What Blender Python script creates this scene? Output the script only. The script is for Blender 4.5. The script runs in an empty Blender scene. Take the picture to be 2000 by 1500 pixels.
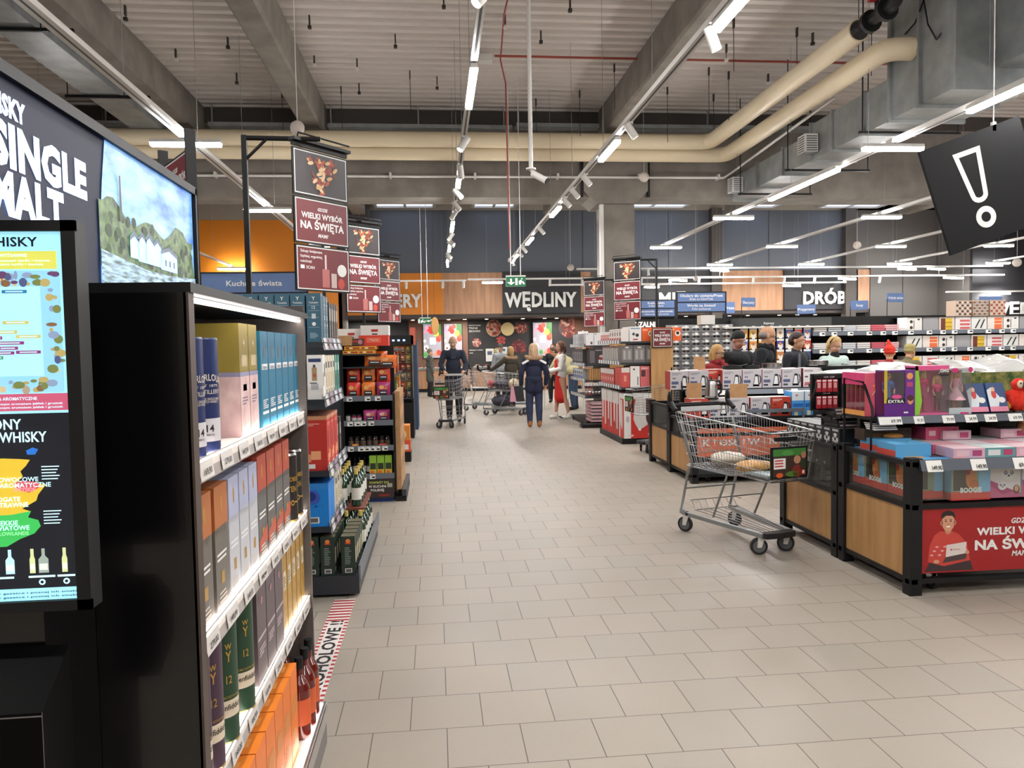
import bpy, bmesh, math, random
from mathutils import Vector, Matrix, noise
random.seed(11)
RND = random.Random(5)
SC = bpy.context.scene
COL = SC.collection
PI = math.pi

# ---------------------------------------------------------------- camera
cam_d = bpy.data.cameras.new('camera')
cam_d.sensor_width = 36.0
cam_d.lens = 1485.0 / 2000.0 * 36.0
cam_d.clip_start = 0.05
cam_d.clip_end = 200
cam = bpy.data.objects.new('camera', cam_d)
COL.objects.link(cam)
yaw, pitch, roll = math.radians(5.675424), math.radians(2.798504), math.radians(1.0)
fw = Vector((math.sin(yaw) * math.cos(pitch), math.cos(yaw) * math.cos(pitch), -math.sin(pitch)))
rt = Vector((math.cos(yaw), -math.sin(yaw), 0))
up = rt.cross(fw)
r2 = rt * math.cos(roll) - up * math.sin(roll)
u2 = up * math.cos(roll) + rt * math.sin(roll)
cam.matrix_world = Matrix(((r2.x, u2.x, -fw.x, 0), (r2.y, u2.y, -fw.y, 0), (r2.z, u2.z, -fw.z, 1.55), (0, 0, 0, 1)))
SC.camera = cam

# ---------------------------------------------------------------- world and exposure
W = bpy.data.worlds.new('world')
SC.world = W
W.use_nodes = True
W.node_tree.nodes['Background'].inputs[0].default_value = (0.55, 0.65, 0.85, 1)
W.node_tree.nodes['Background'].inputs[1].default_value = 0.5
SC.view_settings.view_transform = 'Standard'
SC.view_settings.look = 'None'
SC.view_settings.exposure = 0.22
SC.view_settings.gamma = 1.0
SC.view_settings.use_curve_mapping = False
SC.cycles.max_bounces = 5
SC.cycles.diffuse_bounces = 3
SC.cycles.glossy_bounces = 3
SC.cycles.transmission_bounces = 4
SC.cycles.transparent_max_bounces = 12
SC.cycles.caustics_reflective = False
SC.cycles.caustics_refractive = False
SC.cycles.sample_clamp_indirect = 4.0
SC.cycles.use_denoising = True
SC.cycles.use_adaptive_sampling = True
SC.cycles.adaptive_threshold = 0.03
LAMP = 160.0     # emission of the tube lamps
SPOT = 60.0     # watts of one track spot

# ---------------------------------------------------------------- materials
def lin(c):
    c = c / 255.0
    return c / 12.92 if c <= 0.04045 else ((c + 0.055) / 1.055) ** 2.4
MATS = {}
def mat(name, rgb=(128, 128, 128), rough=0.55, metal=0.0, emit=0.0, alpha=1.0, coat=0.0, spec=0.5):
    if name in MATS: return MATS[name]
    m = bpy.data.materials.new(name)
    m.use_nodes = True
    b = m.node_tree.nodes['Principled BSDF']
    c = (lin(rgb[0]), lin(rgb[1]), lin(rgb[2]), 1)
    b.inputs['Base Color'].default_value = c
    b.inputs['Roughness'].default_value = rough
    b.inputs['Metallic'].default_value = metal
    b.inputs['Specular IOR Level'].default_value = spec
    if coat: b.inputs['Coat Weight'].default_value = coat
    if emit:
        b.inputs['Emission Color'].default_value = c
        b.inputs['Emission Strength'].default_value = emit
    if alpha < 1: b.inputs['Alpha'].default_value = alpha
    m.diffuse_color = c
    MATS[name] = m
    return m
def hx(s): return (int(s[0:2], 16), int(s[2:4], 16), int(s[4:6], 16))
def c_(h, rough=0.5, **k): return mat('paint_' + h + ('' if rough == 0.5 else '_%d' % int(rough * 100)), hx(h), rough, **k)
def noisy(name, rgb1, rgb2, scale=1, rough=0.6, stretch=(1, 1, 1), metal=0.0, bump=0.0, detail=4, spec=0.5):
    if name in MATS: return MATS[name]
    m = mat(name, rgb1, rough, metal, spec=spec)
    nt = m.node_tree; N = nt.nodes; L = nt.links
    b = N['Principled BSDF']
    tc = N.new('ShaderNodeTexCoord'); mp = N.new('ShaderNodeMapping'); no = N.new('ShaderNodeTexNoise'); cr = N.new('ShaderNodeValToRGB')
    mp.inputs['Scale'].default_value = stretch
    no.inputs['Scale'].default_value = scale; no.inputs['Detail'].default_value = detail
    L.new(tc.outputs['Object'], mp.inputs[0]); L.new(mp.outputs[0], no.inputs['Vector']); L.new(no.outputs['Fac'], cr.inputs[0])
    cr.color_ramp.elements[0].position = 0.32; cr.color_ramp.elements[1].position = 0.68
    cr.color_ramp.elements[0].color = [lin(v) for v in rgb1] + [1]
    cr.color_ramp.elements[1].color = [lin(v) for v in rgb2] + [1]
    L.new(cr.outputs[0], b.inputs['Base Color'])
    if bump:
        bp = N.new('ShaderNodeBump'); bp.inputs['Strength'].default_value = bump; bp.inputs['Distance'].default_value = 0.01
        L.new(no.outputs['Fac'], bp.inputs['Height']); L.new(bp.outputs[0], b.inputs['Normal'])
    return m

def floor_mat():
    m = bpy.data.materials.new('floor_tiles'); m.use_nodes = True
    nt = m.node_tree; N = nt.nodes; L = nt.links; b = N['Principled BSDF']
    tc = N.new('ShaderNodeTexCoord'); mp = N.new('ShaderNodeMapping'); br = N.new('ShaderNodeTexBrick')
    mp.inputs['Location'].default_value = (-0.0115, -0.064, 0)
    L.new(tc.outputs['Object'], mp.inputs[0]); L.new(mp.outputs[0], br.inputs['Vector'])
    br.offset = 0.5; br.offset_frequency = 2; br.squash = 1.0
    br.inputs['Scale'].default_value = 1.0
    br.inputs['Brick Width'].default_value = 0.298; br.inputs['Row Height'].default_value = 0.298
    br.inputs['Mortar Size'].default_value = 0.0022; br.inputs['Mortar Smooth'].default_value = 0.15; br.inputs['Bias'].default_value = -0.1
    br.inputs['Color1'].default_value = [lin(v) for v in (166, 157, 146)] + [1]
    br.inputs['Color2'].default_value = [lin(v) for v in (160, 154, 144)] + [1]
    br.inputs['Mortar'].default_value = [lin(v) for v in (92, 84, 78)] + [1]
    no = N.new('ShaderNodeTexNoise'); no.inputs['Scale'].default_value = 0.8; no.inputs['Detail'].default_value = 5
    mx = N.new('ShaderNodeMixRGB'); mx.blend_type = 'MULTIPLY'; mx.inputs[0].default_value = 1
    cr = N.new('ShaderNodeValToRGB'); cr.color_ramp.elements[0].position = .3; cr.color_ramp.elements[1].position = .7
    cr.color_ramp.elements[0].color = (.93, .92, .90, 1); cr.color_ramp.elements[1].color = (1, 1, 1, 1)
    L.new(tc.outputs['Object'], no.inputs['Vector']); L.new(no.outputs['Fac'], cr.inputs[0])
    sp = N.new('ShaderNodeTexNoise'); sp.inputs['Scale'].default_value = 260; sp.inputs['Detail'].default_value = 1
    c2 = N.new('ShaderNodeValToRGB'); c2.color_ramp.elements[0].position = .3; c2.color_ramp.elements[1].position = .42
    c2.color_ramp.elements[0].color = (.87, .86, .85, 1); c2.color_ramp.elements[1].color = (1, 1, 1, 1)
    L.new(tc.outputs['Object'], sp.inputs['Vector']); L.new(sp.outputs['Fac'], c2.inputs[0])
    m2 = N.new('ShaderNodeMixRGB'); m2.blend_type = 'MULTIPLY'; m2.inputs[0].default_value = 1
    L.new(br.outputs['Color'], mx.inputs[1]); L.new(cr.outputs[0], mx.inputs[2])
    L.new(mx.outputs[0], m2.inputs[1]); L.new(c2.outputs[0], m2.inputs[2])
    L.new(m2.outputs[0], b.inputs['Base Color'])
    b.inputs['Roughness'].default_value = 0.42
    b.inputs['Specular IOR Level'].default_value = 0.35
    bp = N.new('ShaderNodeBump'); bp.inputs['Strength'].default_value = 0.35; bp.inputs['Distance'].default_value = 0.002; bp.invert = True
    L.new(br.outputs['Fac'], bp.inputs['Height']); L.new(bp.outputs[0], b.inputs['Normal'])
    return m
def glass_mat(name, tint=(0.95, 0.97, 0.96), a=0.08):
    if name in MATS: return MATS[name]
    m = bpy.data.materials.new(name); m.use_nodes = True
    nt = m.node_tree; N = nt.nodes; L = nt.links
    N.remove(N['Principled BSDF'])
    t = N.new('ShaderNodeBsdfTransparent'); g = N.new('ShaderNodeBsdfGlossy'); x = N.new('ShaderNodeMixShader')
    t.inputs[0].default_value = (*tint, 1); g.inputs['Roughness'].default_value = 0.05
    x.inputs[0].default_value = a
    L.new(t.outputs[0], x.inputs[1]); L.new(g.outputs[0], x.inputs[2]); L.new(x.outputs[0], N['Material Output'].inputs[0])
    MATS[name] = m
    return m

BLK = mat('black_powder_coat', (17, 18, 20), 0.5, spec=.35)
DGR = mat('anthracite_metal', (42, 47, 54), 0.45)
RAIL = mat('grey_price_rail', (104, 110, 120), 0.4)
WHT = mat('white_card', (232, 232, 230), 0.5)
TAGM = mat('white_price_tag', (236, 236, 232), 0.6)
INK = mat('black_ink', (22, 22, 24), 0.6)
CHR = mat('zinc_plated_wire', (190, 193, 196), 0.28, 1.0)
STEEL = mat('brushed_steel', (205, 205, 205), 0.22, 1.0)
GALV = noisy('galvanised_sheet', (134, 139, 140), (158, 162, 163), 3.0, 0.42, metal=0.45)
CONC = noisy('raw_concrete', (112, 106, 99), (132, 125, 117), 2.2, 0.85, bump=0.15)
WHM = mat('white_lacquered_metal', (214, 212, 208), 0.4)
CARD = noisy('brown_cardboard', (170, 128, 88), (184, 142, 100), 12, 0.85)
OAK = noisy('light_oak_laminate', (176, 130, 80), (196, 152, 100), 2.2, 0.5, stretch=(7, 7, 0.8))
WOODW = noisy('wall_oak_panel', (160, 116, 84), (188, 142, 106), 1.2, 0.55, stretch=(5, 5, 0.5))
GLS = glass_mat('clear_glass_panel')
BLIS = glass_mat('clear_blister', (0.95, 0.97, 0.98), 0.14)
MAROON = mat('maroon_poster', (112, 36, 44), 0.45)
POSTBK = mat('dark_photo_print', (44, 36, 40), 0.45)
RED = mat('red_print', (190, 40, 38), 0.5)
RUB = mat('grey_rubber', (92, 94, 98), 0.7)
BRUB = mat('black_rubber', (28, 28, 30), 0.65)
LAMPM = mat('lamp_diffuser', (255, 252, 249), 0.5, emit=LAMP)
SKIN = mat('skin', (206, 158, 134), 0.55)

# ---------------------------------------------------------------- mesh builder
FONTC = {}
def text_geo(s, bold):
    k = (s, bold)
    if k in FONTC: return FONTC[k]
    cu = bpy.data.curves.new('txt', 'FONT'); cu.body = s; cu.size = 1.0; cu.offset = bold; cu.resolution_u = 2
    cu.space_character = 1.0 + bold * 1.2
    ob = bpy.data.objects.new('txt', cu); COL.objects.link(ob)
    dg = bpy.context.evaluated_depsgraph_get(); dg.update()
    me = bpy.data.meshes.new_from_object(ob.evaluated_get(dg))
    vs = [v.co.copy() for v in me.vertices]; fs = [tuple(p.vertices) for p in me.polygons]
    bpy.data.objects.remove(ob); bpy.data.curves.remove(cu); bpy.data.meshes.remove(me)
    xs = [v.x for v in vs] or [0]; ys = [v.y for v in vs] or [0]
    FONTC[k] = (vs, fs, min(xs), max(xs), min(ys), max(ys))
    return FONTC[k]

class G:
    def __init__(s, xf=None):
        s.v = []; s.f = []; s.m = []; s.sm = []; s.mats = []; s.xf = xf
    def mi(s, m):
        if m not in s.mats: s.mats.append(m)
        return s.mats.index(m)
    def add(s, vs, fs, m, smooth=False):
        o = len(s.v)
        for p in vs:
            p = Vector(p)
            s.v.append(s.xf @ p if s.xf else p)
        i = s.mi(m)
        for f in fs:
            s.f.append(tuple(o + k for k in f)); s.m.append(i); s.sm.append(smooth)
        return s
    def box(s, x0, x1, y0, y1, z0, z1, m, **fm):
        vs = [(x0, y0, z0), (x1, y0, z0), (x1, y1, z0), (x0, y1, z0), (x0, y0, z1), (x1, y0, z1), (x1, y1, z1), (x0, y1, z1)]
        fs = dict(D=(0, 3, 2, 1), T=(4, 5, 6, 7), F=(0, 1, 5, 4), R=(1, 2, 6, 5), B=(2, 3, 7, 6), L=(3, 0, 4, 7))
        o = len(s.v)
        for p in vs:
            p = Vector(p); s.v.append(s.xf @ p if s.xf else p)
        for k, f in fs.items():
            s.f.append(tuple(o + q for q in f)); s.m.append(s.mi(fm.get(k, m))); s.sm.append(False)
        return s
    def quad(s, a, b, c, d, m): return s.add([a, b, c, d], [(0, 1, 2, 3)], m)
    def poly(s, pts, m): return s.add(pts, [tuple(range(len(pts)))], m)
    def prism(s, pts, axis, a, b, m):
        """extrude 2d outline between a and b along an axis"""
        def P(p, t): return {'x': (t, p[0], p[1]), 'y': (p[0], t, p[1]), 'z': (p[0], p[1], t)}[axis]
        n = len(pts)
        vs = [P(p, a) for p in pts] + [P(p, b) for p in pts]
        fs = [tuple(range(n))[::-1], tuple(range(n, 2 * n))] + [(i, (i + 1) % n, n + (i + 1) % n, n + i) for i in range(n)]
        return s.add(vs, fs, m)
    def ring(s, c, ax, r, n, ry=None):
        ax = Vector(ax).normalized(); h = Vector((0, 0, 1)) if abs(ax.z) < .9 else Vector((1, 0, 0))
        u = ax.cross(h).normalized(); w = ax.cross(u)
        return [Vector(c) + u * (r * math.cos(2 * PI * i / n)) + w * ((ry or r) * math.sin(2 * PI * i / n)) for i in range(n)]
    def cyl(s, p0, p1, r0, m, r1=None, n=16, caps=True, capm=None):
        r1 = r0 if r1 is None else r1
        ax = Vector(p1) - Vector(p0)
        a = s.ring(p0, ax, r0, n); b = s.ring(p1, ax, r1, n)
        s.add(a + b, [(i, (i + 1) % n, n + (i + 1) % n, n + i) for i in range(n)], m, True)
        if caps:
            s.add(a, [tuple(range(n))[::-1]], capm or m); s.add(b, [tuple(range(n))], capm or m)
        return s
    def tube(s, pts, r, m, n=6, closed=False):
        pts = [Vector(p) for p in pts]; k = len(pts); rings = []; pu = None
        for i, p in enumerate(pts):
            if closed: t = (pts[(i + 1) % k] - pts[i - 1]).normalized()
            else: t = (pts[min(i + 1, k - 1)] - pts[max(i - 1, 0)]).normalized()
            if pu is None:
                h = Vector((0, 0, 1)) if abs(t.z) < .9 else Vector((1, 0, 0)); u = t.cross(h).normalized()
            else:
                u = (pu - t * pu.dot(t)).normalized()
            pu = u; w = t.cross(u)
            rings.append([p + (u * math.cos(2 * PI * j / n) + w * math.sin(2 * PI * j / n)) * r for j in range(n)])
        vs = [q for g in rings for q in g]; fs = []
        for i in range(k if closed else k - 1):
            a = i * n; b = ((i + 1) % k) * n
            fs += [(a + j, a + (j + 1) % n, b + (j + 1) % n, b + j) for j in range(n)]
        s.add(vs, fs, m, True)
        if not closed:
            s.add(rings[0], [tuple(range(n))[::-1]], m); s.add(rings[-1], [tuple(range(n))], m)
        return s
    def lathe(s, prof, m, c=(0, 0, 0), n=18, ms=None):
        """prof: (r, z) list; ms: material for each band"""
        for i in range(len(prof) - 1):
            (ra, za), (rb, zb) = prof[i], prof[i + 1]
            a = [(c[0] + ra * math.cos(2 * PI * j / n), c[1] + ra * math.sin(2 * PI * j / n), c[2] + za) for j in range(n)]
            b = [(c[0] + rb * math.cos(2 * PI * j / n), c[1] + rb * math.sin(2 * PI * j / n), c[2] + zb) for j in range(n)]
            s.add(a + b, [(j, (j + 1) % n, n + (j + 1) % n, n + j) for j in range(n)], ms[i] if ms else m, abs(za - zb) > 1e-6)
        return s
    def ball(s, c, r, m, n=14, k=9):
        if not hasattr(r, '__len__'): r = (r, r, r)
        vs = [(c[0], c[1], c[2] + r[2])]; fs = []
        for i in range(1, k):
            t = PI * i / k
            for j in range(n):
                a = 2 * PI * j / n
                vs.append((c[0] + r[0] * math.sin(t) * math.cos(a), c[1] + r[1] * math.sin(t) * math.sin(a), c[2] + r[2] * math.cos(t)))
        vs.append((c[0], c[1], c[2] - r[2])); e = len(vs) - 1
        for j in range(n):
            fs.append((0, 1 + j, 1 + (j + 1) % n)); fs.append((e, e - n + (j + 1) % n, e - n + j))
            for i in range(k - 2):
                a = 1 + i * n; fs.append((a + j, a + n + j, a + n + (j + 1) % n, a + (j + 1) % n))
        return s.add(vs, fs, m, True)
    def text(s, st, o, xd, yd, size, m, bold=0.02, align='l', fit=None, ext=0.0, slant=0.0):
        """size: cap height; o: baseline start"""
        vs, fs, x0, x1, y0, y1 = text_geo(st, bold)
        k = size / 0.72; kx = k
        if fit: kx = fit / max(1e-6, (x1 - x0))
        xd = Vector(xd).normalized(); yd = Vector(yd).normalized(); nd = xd.cross(yd)
        off = {'l': x0, 'c': (x0 + x1) / 2, 'r': x1}[align]
        o = Vector(o)
        P = [o + xd * ((v.x - off) * kx + slant * v.y * k) + yd * (v.y * k) for v in vs]
        if ext:
            n = len(P); s.add([p + nd * ext for p in P], fs, m)
            ec = {}
            for f in fs:
                for a, b in zip(f, f[1:] + f[:1]): ec[(a, b)] = 1
            ed = [(a, b) for (a, b) in ec if (b, a) not in ec]
            s.add(P + [p + nd * ext for p in P], [(a, b, b + n, a + n) for a, b in ed], m)
        else:
            s.add(P, fs, m)
        return s
    def disc(s, c, xd, yd, rx, ry, m, n=20, a0=0.0, a1=2 * PI):
        xd = Vector(xd).normalized(); yd = Vector(yd).normalized(); c = Vector(c)
        full = abs(a1 - a0 - 2 * PI) < 1e-6
        k = n if full else n + 1
        return s.poly([c + xd * (rx * math.cos(a0 + (a1 - a0) * i / n)) + yd * (ry * math.sin(a0 + (a1 - a0) * i / n)) for i in range(k)], m)
    def build(s, name, parent=None, loc=None, rot=None):
        me = bpy.data.meshes.new(name)
        me.from_pydata([tuple(p) for p in s.v], [], s.f)
        for m in s.mats: me.materials.append(m)
        me.polygons.foreach_set('material_index', s.m)
        me.polygons.foreach_set('use_smooth', s.sm)
        me.update()
        o = bpy.data.objects.new(name, me); COL.objects.link(o)
        if parent: o.parent = parent
        if loc: o.location = loc
        if rot is not None: o.rotation_euler = rot if hasattr(rot, '__len__') else (0, 0, rot)
        return o

def tag(o, label, cat, group=None):
    o['label'] = label; o['category'] = cat
    if group: o['group'] = group
    return o
def struct(o): o['kind'] = 'structure'; return o
def thing(name, label, cat, loc=(0, 0, 0), rz=0.0, group=None):
    o = bpy.data.objects.new(name, None); COL.objects.link(o)
    o.empty_display_size = 0.1
    o.location = loc; o.rotation_euler = (0, 0, rz)
    return tag(o, label, cat, group)
def kids(o): return [c for c in KIDS.get(o.name, ())]
def copy_tree(o, loc, rz=None, label=None, group=None):
    c = o.copy(); COL.objects.link(c); c.location = loc
    if rz is not None: c.rotation_euler = (0, 0, rz)
    if label: c['label'] = label
    if group: c['group'] = group
    for ch in list(o.children):
        d = ch.copy(); COL.objects.link(d); d.parent = c
        for g in list(ch.children):
            e = g.copy(); COL.objects.link(e); e.parent = d
    return c
ORD = ['first', 'second', 'third', 'fourth', 'fifth', 'sixth', 'seventh', 'eighth', 'ninth', 'tenth', 'eleventh', 'twelfth', 'thirteenth', 'fourteenth', 'fifteenth', 'sixteenth', 'seventeenth', 'eighteenth', 'nineteenth', 'twentieth']
X_, Y_, Z_ = (1, 0, 0), (0, 1, 0), (0, 0, 1)
NX, NY = (-1, 0, 0), (0, -1, 0)
# ================================================================ the hall
XL, XR, YB, YF = -13.0, 27.0, -5.0, 32.0
g = G(); g.box(XL, XR, YB, YF, -0.12, 0, floor_mat()); struct(g.build('floor'))
DECK = mat('white_steel_deck', (206, 198, 192), 0.5)
g = G(); y = YB
while y < 30.6:
    a = [(y, 7.2), (y + .13, 7.2), (y + .16, 7.29), (y + .27, 7.29), (y + .3, 7.2)]
    for (ya, za), (yb, zb) in zip(a, a[1:]): g.quad((XL, ya, za), (XR, ya, za), (XR, yb, zb), (XL, yb, zb), DECK)
    y += .3
g.box(XL, XR, YB, YF, 7.3, 7.4, DECK); struct(g.build('ceiling'))
WALLD = mat('slate_blue_panel', (84, 89, 98), 0.5)
BRWN = mat('dark_brown_render', (70, 64, 60), 0.7)
JOINT = mat('panel_joint', (52, 54, 60), 0.7)
ORNG = mat('orange_wall_paint', (214, 128, 22), 0.55)
BLKW = mat('black_wall_panel', (38, 38, 41), 0.6)
GRYW = mat('grey_wall_panel', (86, 82, 80), 0.6)
# back wall: slate panels over a band of orange, oak and black
g = G()
g.box(-2.4, 20.9, 30.05, 30.3, 4.48, 7.2, WALLD)
for x in (-.3, 3.3, 5.9, 9.4, 13.6): g.box(x, x + .02, 30.035, 30.06, 4.48, 6.9, JOINT)
for x in (11.08, 16.73): g.box(x, x + .43, 29.7, 30.06, 0, 6.95, BRWN)
g.box(-2.4, 20.9, 30.0, 30.1, 6.92, 7.2, mat('beige_coping', (150, 142, 132), 0.6))
struct(g.build('wall_back'))
g = G()
for x0, x1, m, y, z0, z1 in ((-5.2, .33, ORNG, 30.0, 2.87, 4.48), (.33, 2.66, WOODW, 30.0, 2.87, 4.48), (5.78, 6.2, WOODW, 30.0, 2.87, 4.48), (6.2, 8.2, mat('grey_wall_panel', ()), 30.0, 2.87, 4.48),
                       (2.66, 5.78, BLKW, 29.9, 2.85, 4.5), (8.25, 11.08, BLKW, 29.9, 2.87, 4.48), (8.0, 8.25, WOODW, 30.0, 2.87, 4.48), (11.51, 14.2, WOODW, 30.0, 2.87, 4.48), (14.2, 16.73, BLKW, 29.9, 2.87, 4.48), (17.1, 17.4, BLKW, 30.0, 2.87, 4.48), (17.4, 17.9, WOODW, 29.95, 2.87, 4.48)):
    g.box(x0, x1, y, 30.05, z0, z1, m)
g.box(-5.2, 17.9, 30.0, 32.0, 2.72, 2.87, mat('soffit_dark', (58, 50, 48), 0.6))
struct(g.build('trim_back'))
# grey wall and black wall further along
g = G()
g.box(17.9, 20.9, 29.9, 30.1, 0, 4.6, GRYW); g.box(20.9, XR, 27.9, 28.1, 0, 7.2, BLKW); g.box(20.85, 20.95, 28, 30.1, 0, 7.2, GRYW)
g.box(19.3, 19.33, 29.88, 29.92, 0, 4.5, JOINT); g.box(16.7, 20.9, 30.0, 30.1, 4.4, 7.2, GRYW)
struct(g.build('wall_back'))
g = G(); g.box(-5.2, 17.9, 32.0, 32.1, 0, 2.87, BLKW)
g.box(-5.2, -4.9, 28, 32, 0, 2.87, BLKW); g.box(17.8, 17.9, 30.1, 32, 0, 2.87, BLKW)
g.box(-1.1, 1.35, 31.9, 32.0, 0, 2.72, mat('counter_wood_dark', (116, 82, 66), 0.6)); g.box(5.9, 7.5, 31.9, 32.0, 0, 2.72, mat('counter_wood_dark', ()))
struct(g.build('wall_back'))
# orange side wall, left, with its beige bulkhead
g = G(); g.box(-13, -3.35, 28.0, 28.2, 0, 6.2, ORNG); g.box(-13, -3.35, 27.95, 28.2, 6.2, 7.2, mat('beige_coping', ()))
g.box(-3.35, -2.4, 29.0, 30.3, 4.4, 7.2, BRWN); g.box(-3.45, -3.35, 28.0, 30, 0, 7.2, BRWN)
struct(g.build('wall_left'))
g = G(); g.box(XL - .2, XL, YB, YF, 0, 7.2, GRYW); struct(g.build('wall_left'))
g = G(); g.box(XR, XR + .2, YB, YF, 0, 7.2, BLKW); struct(g.build('wall_right'))
g = G(); g.box(XL, XR, YB - .2, YB, 0, 7.2, mat('beige_coping', ())); struct(g.build('wall_front'))
# skylights along the back and their frames
SKYL = mat('skylight_pane', (206, 220, 246), 0.4, emit=1.3)
for i, (x, w) in enumerate(((-2.1, 2.1), (1.6, 1.5), (7.3, 2.6), (11.9, 1.7), (15.6, 2.4))):
    g = G(); g.box(x, x + w, 28.2, 29.7, 7.02, 7.05, SKYL)
    fr = mat('skylight_frame', (176, 172, 166), 0.5)
    g.box(x - .12, x, 28.1, 29.8, 6.95, 7.2, fr); g.box(x + w, x + w + .12, 28.1, 29.8, 6.95, 7.2, fr)
    g.box(x, x + w, 29.7, 29.8, 6.95, 7.2, fr); g.box(x, x + w, 28.1, 28.2, 6.95, 7.2, fr); g.box(x + w / 2 - .05, x + w / 2 + .05, 28.1, 29.7, 6.97, 7.1, fr)
    struct(g.build('window_%d' % (i + 1)))
# concrete frame
g = G(); g.box(XL, XR, 18.5, 19.4, 5.16, 7.2, CONC); g.box(XL, XR, 18.42, 18.5, 6.86, 7.18, mat('dark_brown_render', ())); struct(g.build('ceiling_beam'))
for x0, x1 in ((-9.9, -9.4), (-2.87, -2.42), (4.04, 4.5), (10.95, 11.4), (17.9, 18.35)):
    g = G(); g.prism([(x0 + .04, 6.5), (x1 - .04, 6.5), (x1, 6.54), (x1, 7.19), (x0, 7.19), (x0, 6.54)], 'y', YB, 18.5, CONC); struct(g.build('ceiling_beam'))
    g = G(); g.prism([(x0, 6.4), (x1, 6.4), (x1, 7.19), (x0, 7.19)], 'y', 19.4, 28, CONC); struct(g.build('ceiling_beam'))
g = G(); g.box(-5.6, -5.2, YB, 18.5, 6.5, 7.2, CONC); struct(g.build('ceiling_beam'))
g = G(); g.box(4.17, 4.95, 18.55, 19.33, 0, 5.16, CONC)
g.prism([(3.66, 6.0), (3.66, 5.3), (4.0, 5.0), (4.95, 5.0), (5.25, 5.3), (5.25, 6.0)], 'y', 18.38, 19.5, CONC)
g.box(4.08, 4.17, 18.5, 18.62, 0, 5.0, WHM); g.box(5.26, 5.31, 18.4, 18.5, 5.16, 6.0, BLK); g.box(3.6, 3.65, 18.4, 18.5, 5.16, 6.0, BLK); struct(g.build('column'))
# heating pipes, clad in cream foil
PIPE = noisy('cream_pipe_cladding', (222, 206, 176), (230, 214, 184), 1, 0.42)
def elbow(pts, rad, k=6):
    out = []
    pts = [Vector(p) for p in pts]
    for i, p in enumerate(pts):
        if i in (0, len(pts) - 1): out.append(p); continue
        a = p + (pts[i - 1] - p).normalized() * rad; b = p + (pts[i + 1] - p).normalized() * rad
        for j in range(k + 1):
            t = j / k; out.append(a * (1 - t) ** 2 + p * 2 * t * (1 - t) + b * t * t)
    return out
g = G(); g.tube(elbow([(-12.9, 17.3, 6.2), (6.42, 17.3, 6.2), (6.42, 11.05, 6.2)], .3), .17, PIPE, 20)
o = tag(g.build('heating_pipe'), 'fat cream pipe, upper of the pair under the roof, ending in a black valve', 'pipe')
g = G(); g.cyl((6.42, 11.05, 6.2), (6.42, 10.9, 6.2), .15, BLK, .1); g.cyl((6.42, 10.9, 6.2), (6.42, 10.3, 6.2), .09, BLK).tube(elbow([(6.42, 10.4, 6.2), (6.42, 10.1, 6.2), (6.42, 10.1, 7.18)], .14), .09, BLK, 14)

for y in (10.8, 10.4): g.cyl((6.42, y, 6.2), (6.42, y - .08, 6.2), .16, BLK)
g.cyl((6.42, 10.6, 6.2), (6.42, 10.6, 6.42), .03, BLK); g.box(6.3, 6.54, 10.56, 10.64, 6.42, 6.45, RED)
g.build('valve', o)
g = G(); g.tube(elbow([(-12.9, 17.66, 6.0), (6.95, 17.66, 6.0), (6.95, 11.2, 6.0), (7.36, 11.2, 6.0)], .3), .17, PIPE, 20)
tag(g.build('heating_pipe'), 'fat cream pipe, lower of the pair, running behind the grey duct', 'pipe')
# thin pipe along the girder and the grey sloping one
g = G(); g.tube([(-12.9, 18.36, 5.62), (7.15, 18.36, 5.62), (7.28, 18.2, 5.7), (7.28, 13.3, 5.95)], .03, WHM, 8)
for x in range(-9, 8, 2): g.box(x, x + .05, 18.3, 18.5, 5.58, 5.7, WHM)
tag(g.build('conduit_pipe'), 'thin white pipe running low along the face of the concrete girder', 'pipe')
# cable tray on the girder and over the left
g = G()
for x0, x1, z in ((-9.3, -5.7, 6.66), (-5.0, -2.95, 6.66), (-2.35, 1.9, 6.66), (2.0, 3.98, 6.72), (4.6, 10.9, 6.72)):
    g.box(x0, x1, 18.0, 18.02, z, z + .08, GALV); g.box(x0, x1, 18.3, 18.32, z, z + .08, GALV); g.box(x0, x1, 18.0, 18.32, z - .005, z, GALV)
    n = int((x1 - x0) / 2) + 1
    for i in range(n): g.box(x0 + 2 * i + .05, x0 + 2 * i + .08, 18.1, 18.13, z, 7.19, GALV)
tag(g.build('cable_tray'), 'long metal cable tray above the cream pipes in front of the girder', 'cable tray')
g = G(); g.box(-6.35, -5.75, YB, 18.3, 6.35, 6.42, GALV); g.box(-6.37, -6.35, YB, 18.3, 6.35, 6.5, GALV); g.box(-5.75, -5.73, YB, 18.3, 6.35, 6.5, GALV)
for y in (3, 6, 9, 12, 15): g.box(-6.7, -5.2, y, y + .05, 6.29, 6.34, BLK); g.cyl((-6.65, y, 6.3), (-6.65, y, 7.2), .01, BLK, n=5); g.cyl((-5.65, y, 6.3), (-5.65, y, 7.2), .01, BLK, n=5)
tag(g.build('cable_tray'), 'wide galvanised tray hung on black brackets beside the left roof beam', 'cable tray')
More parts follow.
